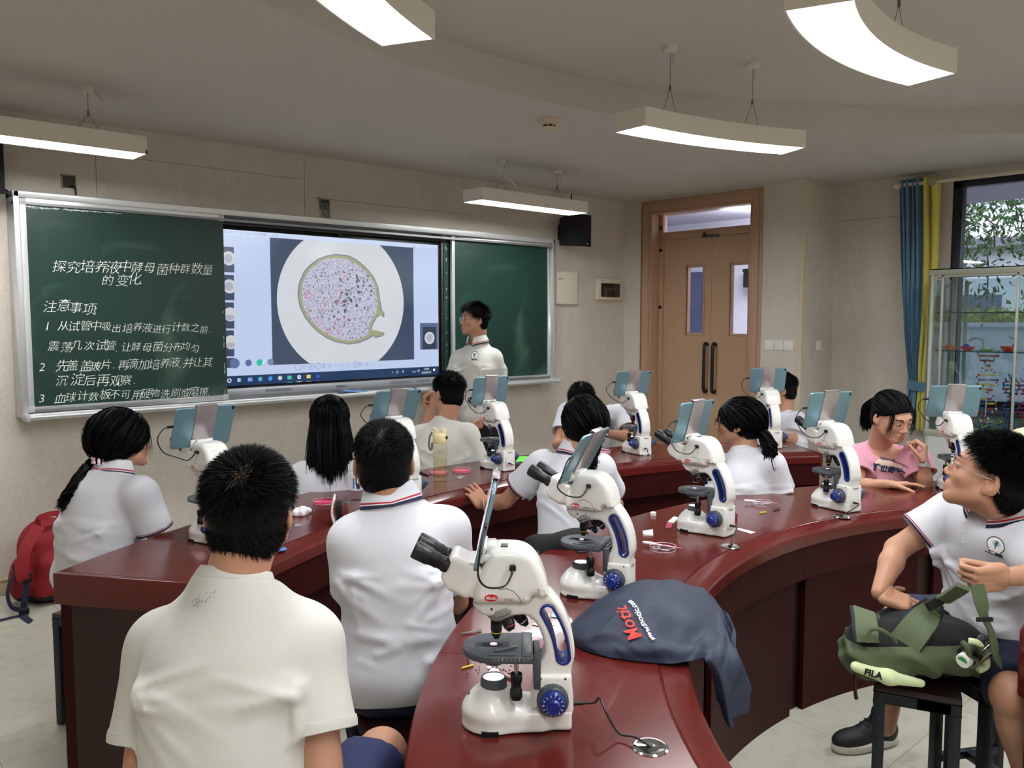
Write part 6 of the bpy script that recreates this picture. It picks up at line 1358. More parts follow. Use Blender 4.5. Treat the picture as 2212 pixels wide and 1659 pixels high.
# --- bent boy in front of the door side
q=person('boy bending over behind the girl with the green hair clip',P(1256,868,5.75),(222,-50,0),P(1276,886,5.92),P(1285,1050,6.05),220,
  {'L':(P(1362,945,5.75),P(1305,935,5.55),dict(f=-RIGHT-UPV*.1,palm=-UPV-FWD*.2,thumb=UPV*.5-FWD,curls=curl,h=.004)),'R':(P(1205,960,5.7),P(1250,960,5.5),None)},None,
  'tee',m_shirt,m_navy,m_skin2,sh=(P(1345,896,5.88),P(1226,892,5.88)),h=.009,hh=.004,ease=.015,folds=10,seed=25,hump=.06)
hair_short(q['t'],q['head'],q['R'],9,6000,.03,.014,(0,-.5,.85),.5,.0032)
# --- girl with the green hair clip
q=person('girl seen from behind with a green hair clip, reaching to the front table edge',P(1258,918,3.76),(60,-4,0),P(1240,985,3.74),P(1222,1262,3.66),68,
  {'L':(P(1092,1082,3.90),P(1046,1092,4.02),dict(f=-RIGHT*.55+UPV*.62+FWD*.5,palm=-UPV*.9-RIGHT*.3,thumb=RIGHT,curls=[(.25,.3,.2),(.3,.3,.2),(.3,.35,.2),(.35,.35,.2)],h=.003)),'R':(P(1330,1090,3.95),P(1290,1080,4.1),None)},None,
  'polo',m_shirt,m_navy,m_skin2,sh=(P(1168,1008,3.80),P(1296,1014,3.70)),h=.008,hh=.004,girl=True,ease=.022,folds=16,seed=30,hump=.035,sleeve=.60,sr=(.074,.082))
hair_tied(q['t'],q['head'],q['R'],(.045,-.10,-.065),[P(1276,985,3.66),P(1276,1010,3.66),P(1272,1022,3.68)],7,4200,900,(.026,.044,.034),loose=10,lowz=.04,grow=.014)
b=MB(); rs=random.Random(6); tc_=Vector(q['head'])+q['R']@V(.05,-.115,-.045)
for k in range(26): b.sphere(tc_+Vector((rs.gauss(0,.013),rs.gauss(0,.008),rs.gauss(0,.009))),(.006,.005,.004),7,5,mi=k%3>1)
b.build('hair_clip',[mat('clip_green',S(120,170,110),.4),mat('clip_white',S(214,216,206),.4)],q['t'])
MB().tube([P(1046,1093,4.0)+(UPV*.031*math.cos(a)+FWD*.031*math.sin(a)-RIGHT*.004*math.cos(a)) for a in np.linspace(0,2*math.pi,26,endpoint=False)],.0022,6,closed=True).build('bracelet',mat('bracelet_clear',S(200,180,160),.3),q['t'])
# --- girl with black glasses
q=person('girl with black glasses and a low ponytail in a plain white T-shirt',P(1593,915,4.20),(113,2,0),P(1604,972,4.18),P(1620,1235,4.1),70,
  {'L':(P(1545,1085,4.3),P(1560,1075,4.55),None),'R':(P(1700,1090,4.1),P(1680,1080,4.4),None)},None,
  'tee',m_shirt,m_navy,m_skin2,sh=(P(1562,1012,4.28),P(1668,1006,4.08)),h=.008,hh=.0035,face=True,girl=True,ease=.012,folds=14,seed=33,hump=.03)
hair_tied(q['t'],q['head'],q['R'],(.015,-.115,-.045),[P(1650,940,4.10),P(1662,965,4.06),P(1664,990,4.05),P(1672,1018,4.04)],11,4600,1100,(.026,.036,.012),loose=30,lowz=.006,grow=.012)
eyeglasses(q['t'],q['head'],q['R'],m_bfr,lens); brows(q['t'],q['head'],q['R'],q['sc'],q['body'])
b=MB().tube([Vector(q['head'])+q['R']@V(.015+.016*math.cos(a),-.118,-.045+.016*math.sin(a)) for a in np.linspace(0,2*math.pi,20,endpoint=False)],.006,8,closed=True); b.build('hair_tie',mat('tie_navy',S(30,40,90),.7),q['t'])
# --- boy hidden by the tablet near the switches
q=person('boy by the light switches, his face hidden by a tablet',P(1684,842,6.05),(128,-4,0),P(1692,890,6.05),P(1700,1060,6.0),150,
  {'L':(P(1712,950,5.9),P(1690,945,5.75),None),'R':(P(1632,945,6.2),P(1650,950,6.0),None)},None,
  'tee',m_shirt,m_navy,m_skin2,sh=(P(1722,912,5.95),P(1652,912,6.2)),h=.009,hh=.004,ease=.01,folds=8,seed=36)
hair_short(q['t'],q['head'],q['R'],13,6000,.036,.02,(0,-.6,.8),.45,.0034,grow=.014)
# --- girl in pink
q=person('girl in a pink printed T-shirt looking down at her hands',P(1927,902,4.22),(246,-20,4),P(1902,962,4.40),P(1915,1190,4.55),222,
  {'L':(P(1998,1046,4.22),P(1996,1000,4.16),dict(f=UPV+RIGHT*.02,palm=-RIGHT*.9-FWD*.3,thumb=-RIGHT*.4-FWD*.6,curls=[(.9,1.1,.6),(1.0,1.1,.7),(1.0,1.2,.7),(.9,1.2,.7)],th=(.7,.5,.6,.3),h=.003)),
   'R':(P(1852,1050,4.30),P(1918,1046,4.14),dict(f=RIGHT*1+FWD*.1,palm=(0,0,-1),thumb=-FWD*.6+UPV*.1,curls=flat_,spread=.1,h=.003))},None,
  'tee',m_pink,m_navy,m_skin,sh=(P(1974,988,4.30),P(1858,990,4.46)),h=.008,hh=.0025,face=True,girl=True,ease=.02,folds=14,seed=40,sleeve=.66,sr=(.078,.088),hump=.03)
pink=q
hair_tied(q['t'],q['head'],q['R'],(.0,-.12,.045),[P(1876,880,4.36),P(1873,902,4.40),P(1870,925,4.42)],17,4200,900,(.024,.03,.012),loose=90,grow=.010)
brows(q['t'],q['head'],q['R'],q['sc'],q['body'])
MB().lathe([(.0275,-.009),(.029,-.008),(.029,.008),(.0275,.009)],P(1996.5,1004,4.16),UPV,26).box(P(2001,1003,4.13),(.008,.024,.024),Matrix(((RIGHT.x,-FWD.x,UPV.x),(RIGHT.y,-FWD.y,UPV.y),(RIGHT.z,-FWD.z,UPV.z)))@Matrix.Rotation(.9,3,'Z')).build('wristwatch',mat('watch_grey',S(176,174,170),.4),q['t'],bevel=.002)
m_print=mat('print_navy',S(34,40,96),.7); m_cream=mat('print_cream',S(236,214,190),.8)
decal_poly('print_ground',q['shirt'],1922,1017,[([(.085*math.cos(a)+.012*math.sin(5*a),.022+.030*math.sin(a)+.004*math.sin(7*a)) for a in np.linspace(0,2*math.pi,30,endpoint=False)],0)],m_cream,q['t'],RIGHT)
decal_text('shirt_print',q['shirt'],1922,1017,[('旷',-.086,.0,.038),('世',-.050,-.004,.037),('奇',-.014,-.004,.038),('才',.022,.0,.038)],m_print,q['t'],RIGHT,thin=.035,ext=.0006,shear=.1,off=.004)
decal_text('shirt_caption',q['shirt'],1922,1017,[('TEENAGE ANIMAL SOCIETY',-.05,.052,.0095)],m_print,q['t'],RIGHT,thin=.02,ext=.0006,off=.004)
decal_poly('print_swirl',q['shirt'],1890,1034,[([(.022*t-.011,.006*math.sin(9*t)+.002) for t in np.linspace(0,1,12)]+[(.022*t-.011,.006*math.sin(9*t)-.001) for t in np.linspace(1,0,12)],0)],m_print,q['t'],RIGHT)
# --- boy with the green bag
Pk=lambda px,py,d:P(px,py,d*1.08)
q=person('boy with glasses and white polo looking up, hand on a green backpack',Pk(2137,1032,2.30),(104,21,0),Pk(2166,1088,2.36),Pk(2152,1378,2.50),158,
  {'R':(P(1937,1186,2.76),P(1899,1280,2.64),dict(f=RIGHT*.85-UPV*.32-FWD*.3,palm=-UPV*.8+FWD*.55,thumb=FWD*.8+UPV*.45+RIGHT*.1,curls=[(.25,.35,.2),(.25,.3,.2),(.3,.35,.25),(.35,.4,.25)],spread=.17,th=(.5,.8,.1,.2),h=.0026)),
   'L':(Pk(2330,1230,2.1),Pk(2178,1246,2.08),dict(f=-RIGHT*.97-UPV*.12,palm=-UPV*.45+FWD*.9,thumb=UPV*.8-FWD*.25,curls=[(.75,1.25,.6),(1.0,1.4,.8),(1.1,1.4,.8),(1.15,1.4,.8)],th=(.9,.15,.45,.2),h=.0026))},
  {'R':(P(1946,1338,2.92),P(1912,1568,2.99)),'L':(Pk(2186,1500,2.22),Pk(2236,1735,2.30))},
  'polo',m_shirt,m_navy,m_skin2,sh=(Pk(2246,1205,2.19),Pk(2052,1112,2.52)),h=.007,hh=.0022,face=True,hsc=1.05,ease=.012,folds=24,seed=44,hump=.0,sleeve=.60,sr=(.070,.078),fold_amp=.006,shortlen=.92,hem=-.10,nkmix=.12,colk=1.17)
bag_boy=q
hair_short(q['t'],q['head'],q['R'],20,16000,.030,.006,(0,-.55,.83),.70,.0018,messy=.18,fringe=.15,grow=.004,zl=ZLM,sc=1.05)
eyeglasses(q['t'],q['head'],q['R'],m_silver,lens,1.05); brows(q['t'],q['head'],q['R'],q['sc'],q['body'])
def badge(q,px,py,s,xax):
    nr_=nrm(q['fw']*.5-FWD*.6+UPV*.1)
    ring_=[(.44*s*math.cos(a),.08*s+.44*s*math.sin(a)) for a in np.linspace(-.9,math.pi+.9,40)]+[(-.46*s,-.5*s),(.46*s,-.5*s)]
    sc_=lambda k:[(a*k,(c-.0)*k) for a,c in ring_]
    polys=[(sc_(1.),0),(sc_(.9),1),([(.33*s*math.cos(a),.12*s+.31*s*math.sin(a)) for a in np.linspace(0,6.28,28,endpoint=False)],0),([(.29*s*math.cos(a),.12*s+.27*s*math.sin(a)) for a in np.linspace(0,6.28,28,endpoint=False)],1)]
    t=[]
    for a in np.linspace(.15,2.99,9): t.append(([(.03*s,.0),(-.03*s,.0),(.25*s*math.cos(a)-.03*s*math.sin(a),.12*s+.22*s*math.sin(a)),(.25*s*math.cos(a)+.03*s*math.sin(a),.12*s+.2*s*math.sin(a))],2 if int(a*10)%3 else 3))
    t.append(([(-.03*s,-.2*s),(.03*s,-.2*s),(.025*s,.1*s),(-.025*s,.1*s)],3))
    o=decal_poly('school_badge',q['shirt'],px,py,polys+t,[m_snav,m_wt,mat('badge_blue',S(120,170,190),.7),mat('badge_dark',S(60,76,96),.7)],q['t'],xax,nor=nr_)
    decal_text('badge_text',q['shirt'],px,py,[('颂英学校',-.32*s,-.43*s,.17*s)],m_snav,q['t'],xax,ext=.0016,nor=nr_)
badge(q,2150,1180,.054,RIGHT-UPV*.12)
def placket(q,pts,wid,n=3):
    for k,(px,py) in enumerate(pts):
        p,n_=hit(q['shirt'],px,py)
        if p is None: continue
        MB().lathe([(.001,.0016),(.0035,.0016),(.0048,.0009),(.005,0)],p+n_*.0006,n_,14).build('shirt_button',mat('button_white',S(212,210,208),.3),q['t'])
placket(q,[(2086,1126),(2083,1150),(2080,1172)],.03)
m_shoe=mat('shoe_black',S(20,21,24),.6,bump=.3,bscale=500)
hl=onz(1922,1602,0); so,L_=shoe(q['t'],hl,Vector((-.87,.40,0)),m_shoe,mat('sole_white',S(206,204,196),.6,var=.08),1.02)
MB().cyl(L_(.03,.10),L_(.03,.165),.040,.039,seg=24).build('sock',m_black,q['t']); MB().cyl(L_(.03,.135),L_(.03,.152),.0405,.0402,seg=24).build('sock_band',m_wt,q['t'])
b=MB()
for k in range(3): b.box(L_(.02+.028*k,.045+.010*k,.040-.003*k),(.05,.012,.004),Matrix.Rotation(.6,3,'Z')@Matrix.Rotation(.5,3,'Y'))
b.build('shoe_stripe',m_wt,so); 
b=MB()
for k in range(4): b.tube([L_(.10+.018*k,.095-.010*k,-.022),L_(.105+.018*k,.101-.010*k,0),L_(.10+.018*k,.095-.010*k,.022)],.0028,6)
b.tube([L_(.09,.11,.0),L_(.10,.135,-.03),L_(.13,.125,-.05),L_(.12,.112,-.02),L_(.09,.11,0)],.0025,6); b.build('shoelace',m_black,so)
# --- standing boy at the display
def W5(px,py,y=4.95): return ony(px,py,y)
q=person('boy standing at the display in a white polo with violet tinted glasses',W5(1024,692),(160,4,0),W5(1032,740),W5(1036,905,4.93),188,
  {'R':(W5(972,842,5.12),W5(948,915,5.05),None),'L':(W5(1084,852,4.86),W5(1046,900,4.72),dict(f=-UPV*.9-RIGHT*.35,palm=-RIGHT*.5-FWD*.5,thumb=-FWD*.8-UPV*.2-RIGHT*.3,curls=[(.9,1.1,.7)]*4,th=(.8,.4,.6,.3),h=.004))},
  {'L':(W5(1062,1010,4.85),W5(1066,1110,4.88)),'R':(W5(1018,1010,4.98),W5(1018,1110,5.0))},
  'polo',m_tee,m_black,m_skin2,sh=(W5(1067,776,4.85),W5(992,778,5.08)),h=.008,hh=.003,face=True,ease=.006,folds=16,seed=50,hump=-.01,sleeve=.62,sr=(.070,.076),hem=.12,trousers=True)
teach=q
hair_short(q['t'],q['head'],q['R'],22,9000,.036,.010,(0,-.5,.85),.72,.003,messy=.2,fringe=.0,grow=.005,zl=ZLM)
eyeglasses(q['t'],q['head'],q['R'],m_gold,lens_p); brows(q['t'],q['head'],q['R'],q['sc'],q['body'])
badge(q,1025,769,.07,RIGHT); placket(q,[(1001,752),(1001,765),(1001,778)],.02)
for px in (1055,1012):
    z0=W5(px,1110,4.9); shoe(q['t'],Vector((z0.x,z0.y,0)),(-.9,-.3,0),m_black)
# --- person at the right edge, mostly outside
q=person('person in a cream cap and pale pink top at the right edge',P(2232,985,4.75),(245,-15,0),P(2226,1055,4.85),P(2226,1250,4.9),215,
  {'L':(P(2290,1160,4.75),P(2270,1140,4.6),None),'R':(P(2170,1150,4.9),P(2200,1140,4.7),None)},None,
  'tee',mat('pale_pink_cotton',S(232,206,212),.85,var=.03,bump=.1,bscale=500),m_navy,m_skin,h=.010,hh=.005,girl=True,folds=8,seed=60)
b=MB(); s=SDF(np.array(P(2232,985,4.75))-.2,np.array(P(2232,985,4.75))+.2,.006); s.ell(P(2222,955,4.75),(.11,.115,.085),None,0); s.plane(P(2222,985,4.75),(0,0,-1)); v,f=s.mesh(); b.np(relax(v,f,2),f); b.build('cap',mat('cream_cloth',S(232,220,190),.85,bump=.2,bscale=400),q['t'],normals=False)

for t_,l_ in PEOPLE:
    t_.location=l_; fixroot(t_)
# ================================================================== stools, bags, things on the tables
m_stf=mat('stool_frame',S(26,32,44),.45,var=.1); m_sts=mat('stool_seat',S(46,24,24),.3,var=.25,vscale=5,stretch=(6,1,1))
def stool(label,x,y,rz,hh=.45,w=.36,d=.26):
    t=thing('lab_stool',label,'stool',(x,y,0),rz,'metal framed lab stools'); q=.03
    MB().bb((-w/2,-d/2,hh-.02),(w/2,d/2,hh)).build('seat',m_sts,t,bevel=.003)
    MB().bb((-w/2,-d/2,hh-.055),(w/2,-d/2+.025,hh-.02)).bb((-w/2,d/2-.025,hh-.055),(w/2,d/2,hh-.02)).bb((-w/2,-d/2,hh-.055),(-w/2+.025,d/2,hh-.02)).bb((w/2-.025,-d/2,hh-.055),(w/2,d/2,hh-.02)).build('seat_frame',m_stf,t,bevel=.002)
    for sx in (-1,1):
        for sy in (-1,1): MB().bb((sx*w/2-(q if sx>0 else 0),sy*d/2-(q if sy>0 else 0),0),(sx*w/2+(q if sx<0 else 0),sy*d/2+(q if sy<0 else 0),hh-.02)).build('leg',m_stf,t,bevel=.002)
    MB().bb((-w/2+.01,-d/2+.005,.11),(-w/2+.03,d/2-.005,.14)).bb((w/2-.03,-d/2+.005,.11),(w/2-.01,d/2-.005,.14)).bb((-w/2+.01,-.015,.11),(w/2-.01,.015,.14)).build('stretcher',m_stf,t,bevel=.002)
    return t
a=onz(1888,1479,.485); c_=onz(2079,1512,.485); ang=math.atan2((c_-a).y,(c_-a).x); e=(c_-a).normalized(); nrm_=Vector((-e.y,e.x,0)); nrm_=nrm_ if nrm_.dot(FH)>0 else -nrm_; mid=(a+c_)/2+nrm_*.14
BAGSTOOL=(mid,e,nrm_)
s0=stool('stool carrying the green backpack',mid.x,mid.y,ang,.485,(c_-a).length,.28)
def more(label,p,rz):
    s=dup(s0); s.location=(p.x,p.y,0); s.rotation_euler=(0,0,rz); s['label']=label; return s
p=P(2150,1440,2.68); s=more('stool the boy with the green backpack sits on',p+Vector((.06,.02,0)),R_(60)); s.scale=(1,1,.93)
p=P(862,1462,2.44); s=more('stool under the boy in the striped collar polo',p,R_(-20)); s.scale=(1,1,.95)
p=P(490,1960,1.5); s=more('stool under the boy in the ivory T-shirt in the foreground',p,R_(-38)); s.scale=(1,1,.93)
for lab,q,rz in (('stool under the girl with the beaded ponytail',P(222,1262,3.36),-60),('stool under the girl with long loose hair',P(702,1215,4.2),-30),('stool under the boy with white glasses in front of the standing boy',P(950,1120,5.0),-10),('stool under the bending boy behind the girl with the green clip',P(1285,1050,6.05),10),('stool under the girl with the green hair clip',P(1222,1262,3.66),0),('stool under the girl with black glasses',P(1620,1235,4.1),30),('stool under the boy by the light switches',P(1700,1060,6.0),40),('stool under the girl in pink',P(1915,1190,4.55),40),('stool under the person in the cream cap',P(2226,1250,4.9),40)):
    s=more(lab,q,R_(rz)); s.scale=(1,1,max(.6,(q.z-.085)/.485))
# ---- navy dust cover
m_cov=mat('cover_navy',S(36,44,64),.6,var=.12,vscale=20,bump=.15,bscale=600)
t=thing('dust_cover','crumpled navy blue fabric dust cover hanging over the table edge behind the nearest microscope','dust cover',tuple(onz(1420,1400,TZ)))
def cov():
    Z=lambda px,py,z:onz(px,py,z)
    cols=[[Z(1222,1356,.768),Z(1219,1360,.772),Z(1218,1364,.774),Z(1222,1370,.772),Z(1228,1378,.764)],
     [Z(1296,1318,.765),Z(1286,1300,.795),Z(1276,1340,.812),Z(1262,1378,.792),Z(1254,1402,.763)],
     [Z(1356,1290,.765),Z(1346,1266,.83),Z(1346,1312,.846),Z(1326,1372,.806),Z(1312,1420,.763)],
     [Z(1424,1284,.765),Z(1404,1250,.842),Z(1416,1300,.856),Z(1396,1380,.808),Z(1384,1430,.763)],
     [Z(1496,1292,.765),Z(1478,1262,.828),Z(1490,1322,.838),Z(1466,1384,.80),Z(1450,1434,.764)],
     [Z(1548,1304,.768),Z(1540,1290,.79),Z(1545,1345,.80),Z(1518,1390,.79),Z(1500,1426,.768)],
     [P(1578,1352,2.12),P(1584,1388,2.08),P(1574,1412,2.03),P(1546,1420,1.98),P(1524,1424,1.95)],
     [P(1598,1440,2.10),P(1602,1468,2.05),P(1588,1488,1.99),P(1560,1478,1.97),P(1536,1464,1.97)],
     [P(1604,1500,2.10),P(1604,1530,2.06),P(1590,1562,2.01),P(1572,1566,2.00),P(1548,1522,1.99)]]
    NU,NV=64,40
    rows=[smooth_loop([c[k] for c in cols],NU//8,False) for k in range(5)]; nu=len(rows[0])
    G=[[p for p in smooth_loop([rows[k][i] for k in range(5)],NV//4,False)] for i in range(nu)]; nv=len(G[0])
    A=np.array([[p[:] for p in r] for r in G]); du=np.gradient(A,axis=0); dv=np.gradient(A,axis=1); N=np.cross(du,dv); N/=np.linalg.norm(N,axis=2,keepdims=True)+1e-9
    if N[nu//2,nv//2,2]<0: N=-N
    U,Vv=np.meshgrid(np.linspace(0,1,nu),np.linspace(0,1,nv),indexing='ij'); rs=np.random.RandomState(21); Hh=np.zeros_like(U)
    for k in range(40):
        p0=(rs.uniform(.1,1),rs.uniform(.05,.95)); an=rs.uniform(-1.2,1.2) if k%2 else rs.uniform(1.0,2.1); ln=rs.uniform(.12,.35); p1=(p0[0]+ln*math.cos(an)*.7,p0[1]+ln*math.sin(an)); d,t_=seg_dist2(U,Vv,p0,p1); Hh+=rs.choice([1,1,-.8])*rs.uniform(.006,.017)*np.exp(-d/rs.uniform(.015,.05))*np.sin(np.pi*np.clip(t_*.9+.05,0,1))
    edge=np.clip(np.minimum(Vv,1-Vv)*8,0,1)*np.clip(U*8,0,1); hang=np.clip((U-.62)*6,0,1); Hh=Hh*(edge+hang*.6*(1-edge))+.012*hang*np.sin(Vv*13+U*5)*np.clip((U-.6)*4,0,1)
    A=A+N*Hh[:,:,None]; A[:,:,2]=np.where(U<.62,np.maximum(A[:,:,2],TZ+.003),A[:,:,2])
    b=MB().np(A.reshape(-1,3),np.array([(i*nv+j,(i+1)*nv+j,(i+1)*nv+j+1,i*nv+j+1) for i in range(nu-1) for j in range(nv-1)]))
    if N[nu//2,nv//2,2]>0: pass
    o=b.build('cloth',m_cov,t,auto=180); bm=bmesh.new(); bm.from_mesh(o.data); bmesh.ops.recalc_face_normals(bm,faces=bm.faces)
    if sum(f.normal.z for f in bm.faces)<0: bmesh.ops.reverse_faces(bm,faces=bm.faces)
    bm.to_mesh(o.data); bm.free(); m=o.modifiers.new('s','SOLIDIFY'); m.thickness=.003; m=o.modifiers.new('u','SUBSURF'); m.levels=1; m.render_levels=1; return o
cv=cov(); 

decal_text('cover_print',cv,1360,1352,[('Motic',-.055,-.012,.05)],mat('print_red',S(206,62,56),.7),t,FH-RIGHT*.25,thin=.012,shear=.15,ext=.0005,nor=V(0,0,1),off=.0045)
decal_text('cover_address',cv,1388,1352,[('www.motic.com',-.07,-.006,.024)],mat('print_white',S(228,228,226),.7),t,FH-RIGHT*.25,thin=.015,ext=.0005,nor=V(0,0,1),off=.0045); fixroot(t)
# ---- green backpack on the stool
m_ol=mat('olive_cloth',S(80,92,64),.75,var=.15,vscale=30,bump=.25,bscale=500); m_ols=mat('olive_strap',S(88,100,74),.75,var=.08,vscale=60,bump=.2,bscale=700); m_mesh=mat('mesh_black',S(9,9,10),.85,var=.2,vscale=200,bump=.4,bscale=600); m_lime=mat('pale_lime',S(206,218,170),.75,var=.04,bump=.1,bscale=500)
t=thing('backpack','olive green backpack lying on the front stool under the boy\'s hands','backpack',(mid.x,mid.y,.485))
Pb=lambda px,py,d:P(px,py,d*1.02)
def B3(px,py,d): return np.array(P(px,py,d*1.02))
s=SDF(np.array(mid)+[-.42,-.42,.0],np.array(mid)+[.42,.42,.36],.006)
dd=lambda px,py,z:np.array(onz(px,py,z))
s.cone(B3(1880,1400,2.42),B3(2080,1400,2.42),.085,.07,.05); s.cone(B3(1880,1400,2.62),B3(2090,1415,2.6),.085,.08,.05); s.cone(B3(1870,1418,2.36),B3(2060,1416,2.36),.06,.05,.04); s.ell(B3(1985,1360,2.52),(.13,.13,.06),None,.06); s.cone(B3(1905,1362,2.70),B3(2080,1372,2.66),.05,.05,.05)
s.plane((0,0,.486),(0,0,-1)); s.fn(lambda D,G:D-.008*(1-2*np.abs(np.sin(34*G[2]+5*np.sin(5*G[0]-6*G[1])+1.5*np.sin(17*G[0]+1))))*np.clip((.68-G[2])/.04,0,1)-.003*np.sin(40*G[0]+33*G[1]+4*np.sin(30*G[2])))
v,f=s.mesh(); v=relax(v,f,1); fc=v[f].mean(1)
top_=(fc[:,2]>.672); 
shr=np.zeros(len(v),bool); shr[f[top_].ravel()]=True; lo_=np.zeros(len(v),bool); lo_[f[~top_].ravel()]=True; v[shr&lo_,2]=.672
bk=MB().np(v,f,top_.astype(int).tolist()).build('pack_body',[m_ol,m_mesh],t,normals=False,auto=80)
s=SDF(np.array(mid)+[-.42,-.42,.0],np.array(mid)+[.42,.42,.3],.006); s.cone(B3(1848,1440,2.31),B3(1920,1463,2.29),.015,.019,.02); s.cone(B3(1920,1463,2.29),B3(1990,1476,2.31),.019,.012,.02); s.plane((0,0,.486),(0,0,-1)); v,f=s.mesh(); fr_=MB().np(relax(v,f,1),f).build('front_pocket',m_lime,t,normals=False,auto=80)
CUR=[t]
def strap(name,pts,w_,th,m,n_hint,parent=None):
    parent=parent or CUR[0]
    pts=smooth_loop(pts,7,False); b=MB(); vs=[]
    for i,p in enumerate(pts):
        d=(pts[min(i+1,len(pts)-1)]-pts[max(i-1,0)]).normalized(); nn=nrm(Vector(n_hint)-d*Vector(n_hint).dot(d)); sd=d.cross(nn); ww=w_ if not hasattr(w_,'__len__') else float(np.interp(i/(len(pts)-1),np.linspace(0,1,len(w_)),w_))
        vs+=[p-sd*ww/2,p+sd*ww/2,p+sd*ww/2+nn*th,p-sd*ww/2+nn*th]
    n=len(pts); fs=[(i*4+k,i*4+(k+1)%4,i*4+4+(k+1)%4,i*4+4+k) for i in range(n-1) for k in range(4)]+[(0,1,2,3),(n*4-1,n*4-2,n*4-3,n*4-4)]
    return b.add(vs,fs).build(name,m,parent,bevel=.0)
m_edge=mat('strap_edge',S(36,42,48),.8)
VN=-FWD+UPV*.9
sa=[Pb(1864,1322,2.42),Pb(1868,1345,2.36),Pb(1870,1368,2.33),Pb(1872,1388,2.32)]
strap('shoulder_strap',sa,.062,.012,m_ols,VN); strap('strap_border',[p+FWD*.004 for p in sa],.074,.008,m_edge,VN)
sb=[Pb(1952,1392,2.34),Pb(1975,1362,2.34),Pb(1998,1335,2.37),Pb(2022,1308,2.36),Pb(2050,1292,2.28),Pb(2080,1272,2.18)]
strap('shoulder_strap',sb,[.085,.08,.075,.05,.034,.034],.012,m_ols,VN); strap('strap_border',[p+FWD*.004 for p in sb[:4]],[.098,.093,.086,.06],.008,m_edge,VN)
strap('webbing_strap',[Pb(2110,1262,2.14),Pb(2124,1320,2.13),Pb(2140,1370,2.17),Pb(2152,1415,2.2),Pb(2160,1432,2.22)],.038,.003,m_ol,VN)
MB().box(Pb(2127,1338,2.125),(.044,.006,.012),Matrix.Rotation(R_(-42),3,'Z')).build('strap_slider',m_black,t,bevel=.002); MB().box(Pb(2018,1302,2.33),(.05,.014,.03),Matrix.Rotation(R_(-42),3,'Z')@Matrix.Rotation(-.5,3,'Y')).build('buckle',m_black,t,bevel=.004)
MB().tube(smooth_loop([Pb(1872,1388,2.30),Pb(1880,1362,2.30),Pb(1900,1360,2.29),Pb(1925,1375,2.29),Pb(1935,1388,2.30)],8,False),.006,8).build('grab_handle',m_ol,t)
MB().tube(smooth_loop([Pb(2092,1385,2.31),Pb(2112,1390,2.30),Pb(2128,1415,2.31),Pb(2130,1438,2.33),Pb(2112,1448,2.33)],8,False),.010,8).build('pocket_rim',m_lime,t)
MB().tube(smooth_loop([Pb(2080,1388,2.30),Pb(2090,1400,2.28),Pb(2094,1425,2.28),Pb(2090,1440,2.29)],8,False),.008,8).build('pocket_strap',m_ol,t)
b=MB().lathe([(.02,.02),(.024,.012),(.032,.01),(.032,-.08),(.028,-.09),(.001,-.09)],Pb(2095,1418,2.30),(-RIGHT*.7-FWD*.4-UPV*.2),24); bo=b.build('bottle',glass('bottle_dark',(.35,.42,.38,1),.1),None)
ca=MB().lathe([(.001,.036),(.019,.036),(.0205,.033),(.0205,.014),(.001,.014)],Pb(2095,1418,2.30),(-RIGHT*.7-FWD*.4-UPV*.2),26).build('bottle_cap',m_wt,bo); tag(bo,'dark bottle with a white and green cap in the side pocket of the green backpack','bottle')
ax=nrm(-RIGHT*.7-FWD*.4-UPV*.2); u_,w_,_=basis(ax); cp=Pb(2095,1418,2.30)+ax*.0363; MB().add([cp+u_*.014*math.cos(a_)+w_*.014*math.sin(a_) for a_ in np.linspace(2.9,6.0,14)],[tuple(range(14))]).build('cap_print',mat('cap_green',S(50,160,90),.5),bo,smooth=False)

decal_text('pocket_print',fr_,1890,1456,[('FILA',-.028,-.009,.025)],m_black,t,RIGHT-UPV*.2,thin=.035,ext=.0012)
MB().tube(smooth_loop([Pb(1848,1455,2.36),Pb(1846,1480,2.36),Pb(1850,1510,2.36)],6,False),.006,6).build('zip_pull',mat('bronze_chain',S(70,40,30),.4,metal=.5),t); fixroot(t)
# ---- red backpack on the floor by the wall
m_rb=mat('red_cloth',S(134,14,25),.7,var=.12,vscale=20,bump=.2,bscale=500); m_nvb=mat('navy_strap',S(30,36,70),.7)
c=ony(95,1232,5.22); c.z=0
t=thing('backpack','red school backpack with navy straps on the floor by the front wall','backpack',tuple(c))
CUR[0]=t
s=SDF(np.array(c)+[-.35,-.3,-.01],np.array(c)+[.4,.26,.62],.008); L0=lambda x,y,z:np.array(c)+[x,y,z]
s.rbox(L0(.04,.05,.20),(.15,.10,.20),.07,None,.02); s.rbox(L0(.05,-.05,.15),(.12,.07,.13),.05,None,.05); s.ell(L0(.04,.05,.34),(.135,.09,.13),None,.05); s.ell(L0(-.12,.0,.15),(.06,.07,.12),None,.03); s.plane(L0(0,0,.001),(0,0,-1)); s.fn(lambda D,G:D-.004*np.sin(30*G[2]+20*G[0]+3*np.sin(14*G[1]))); v,f=s.mesh(); v=relax(v,f,2); fc=v[f].mean(1)
MB().np(v,f,(fc[:,2]<.055).astype(int).tolist()).build('pack_body',[m_rb,m_black],t,normals=False,auto=80)
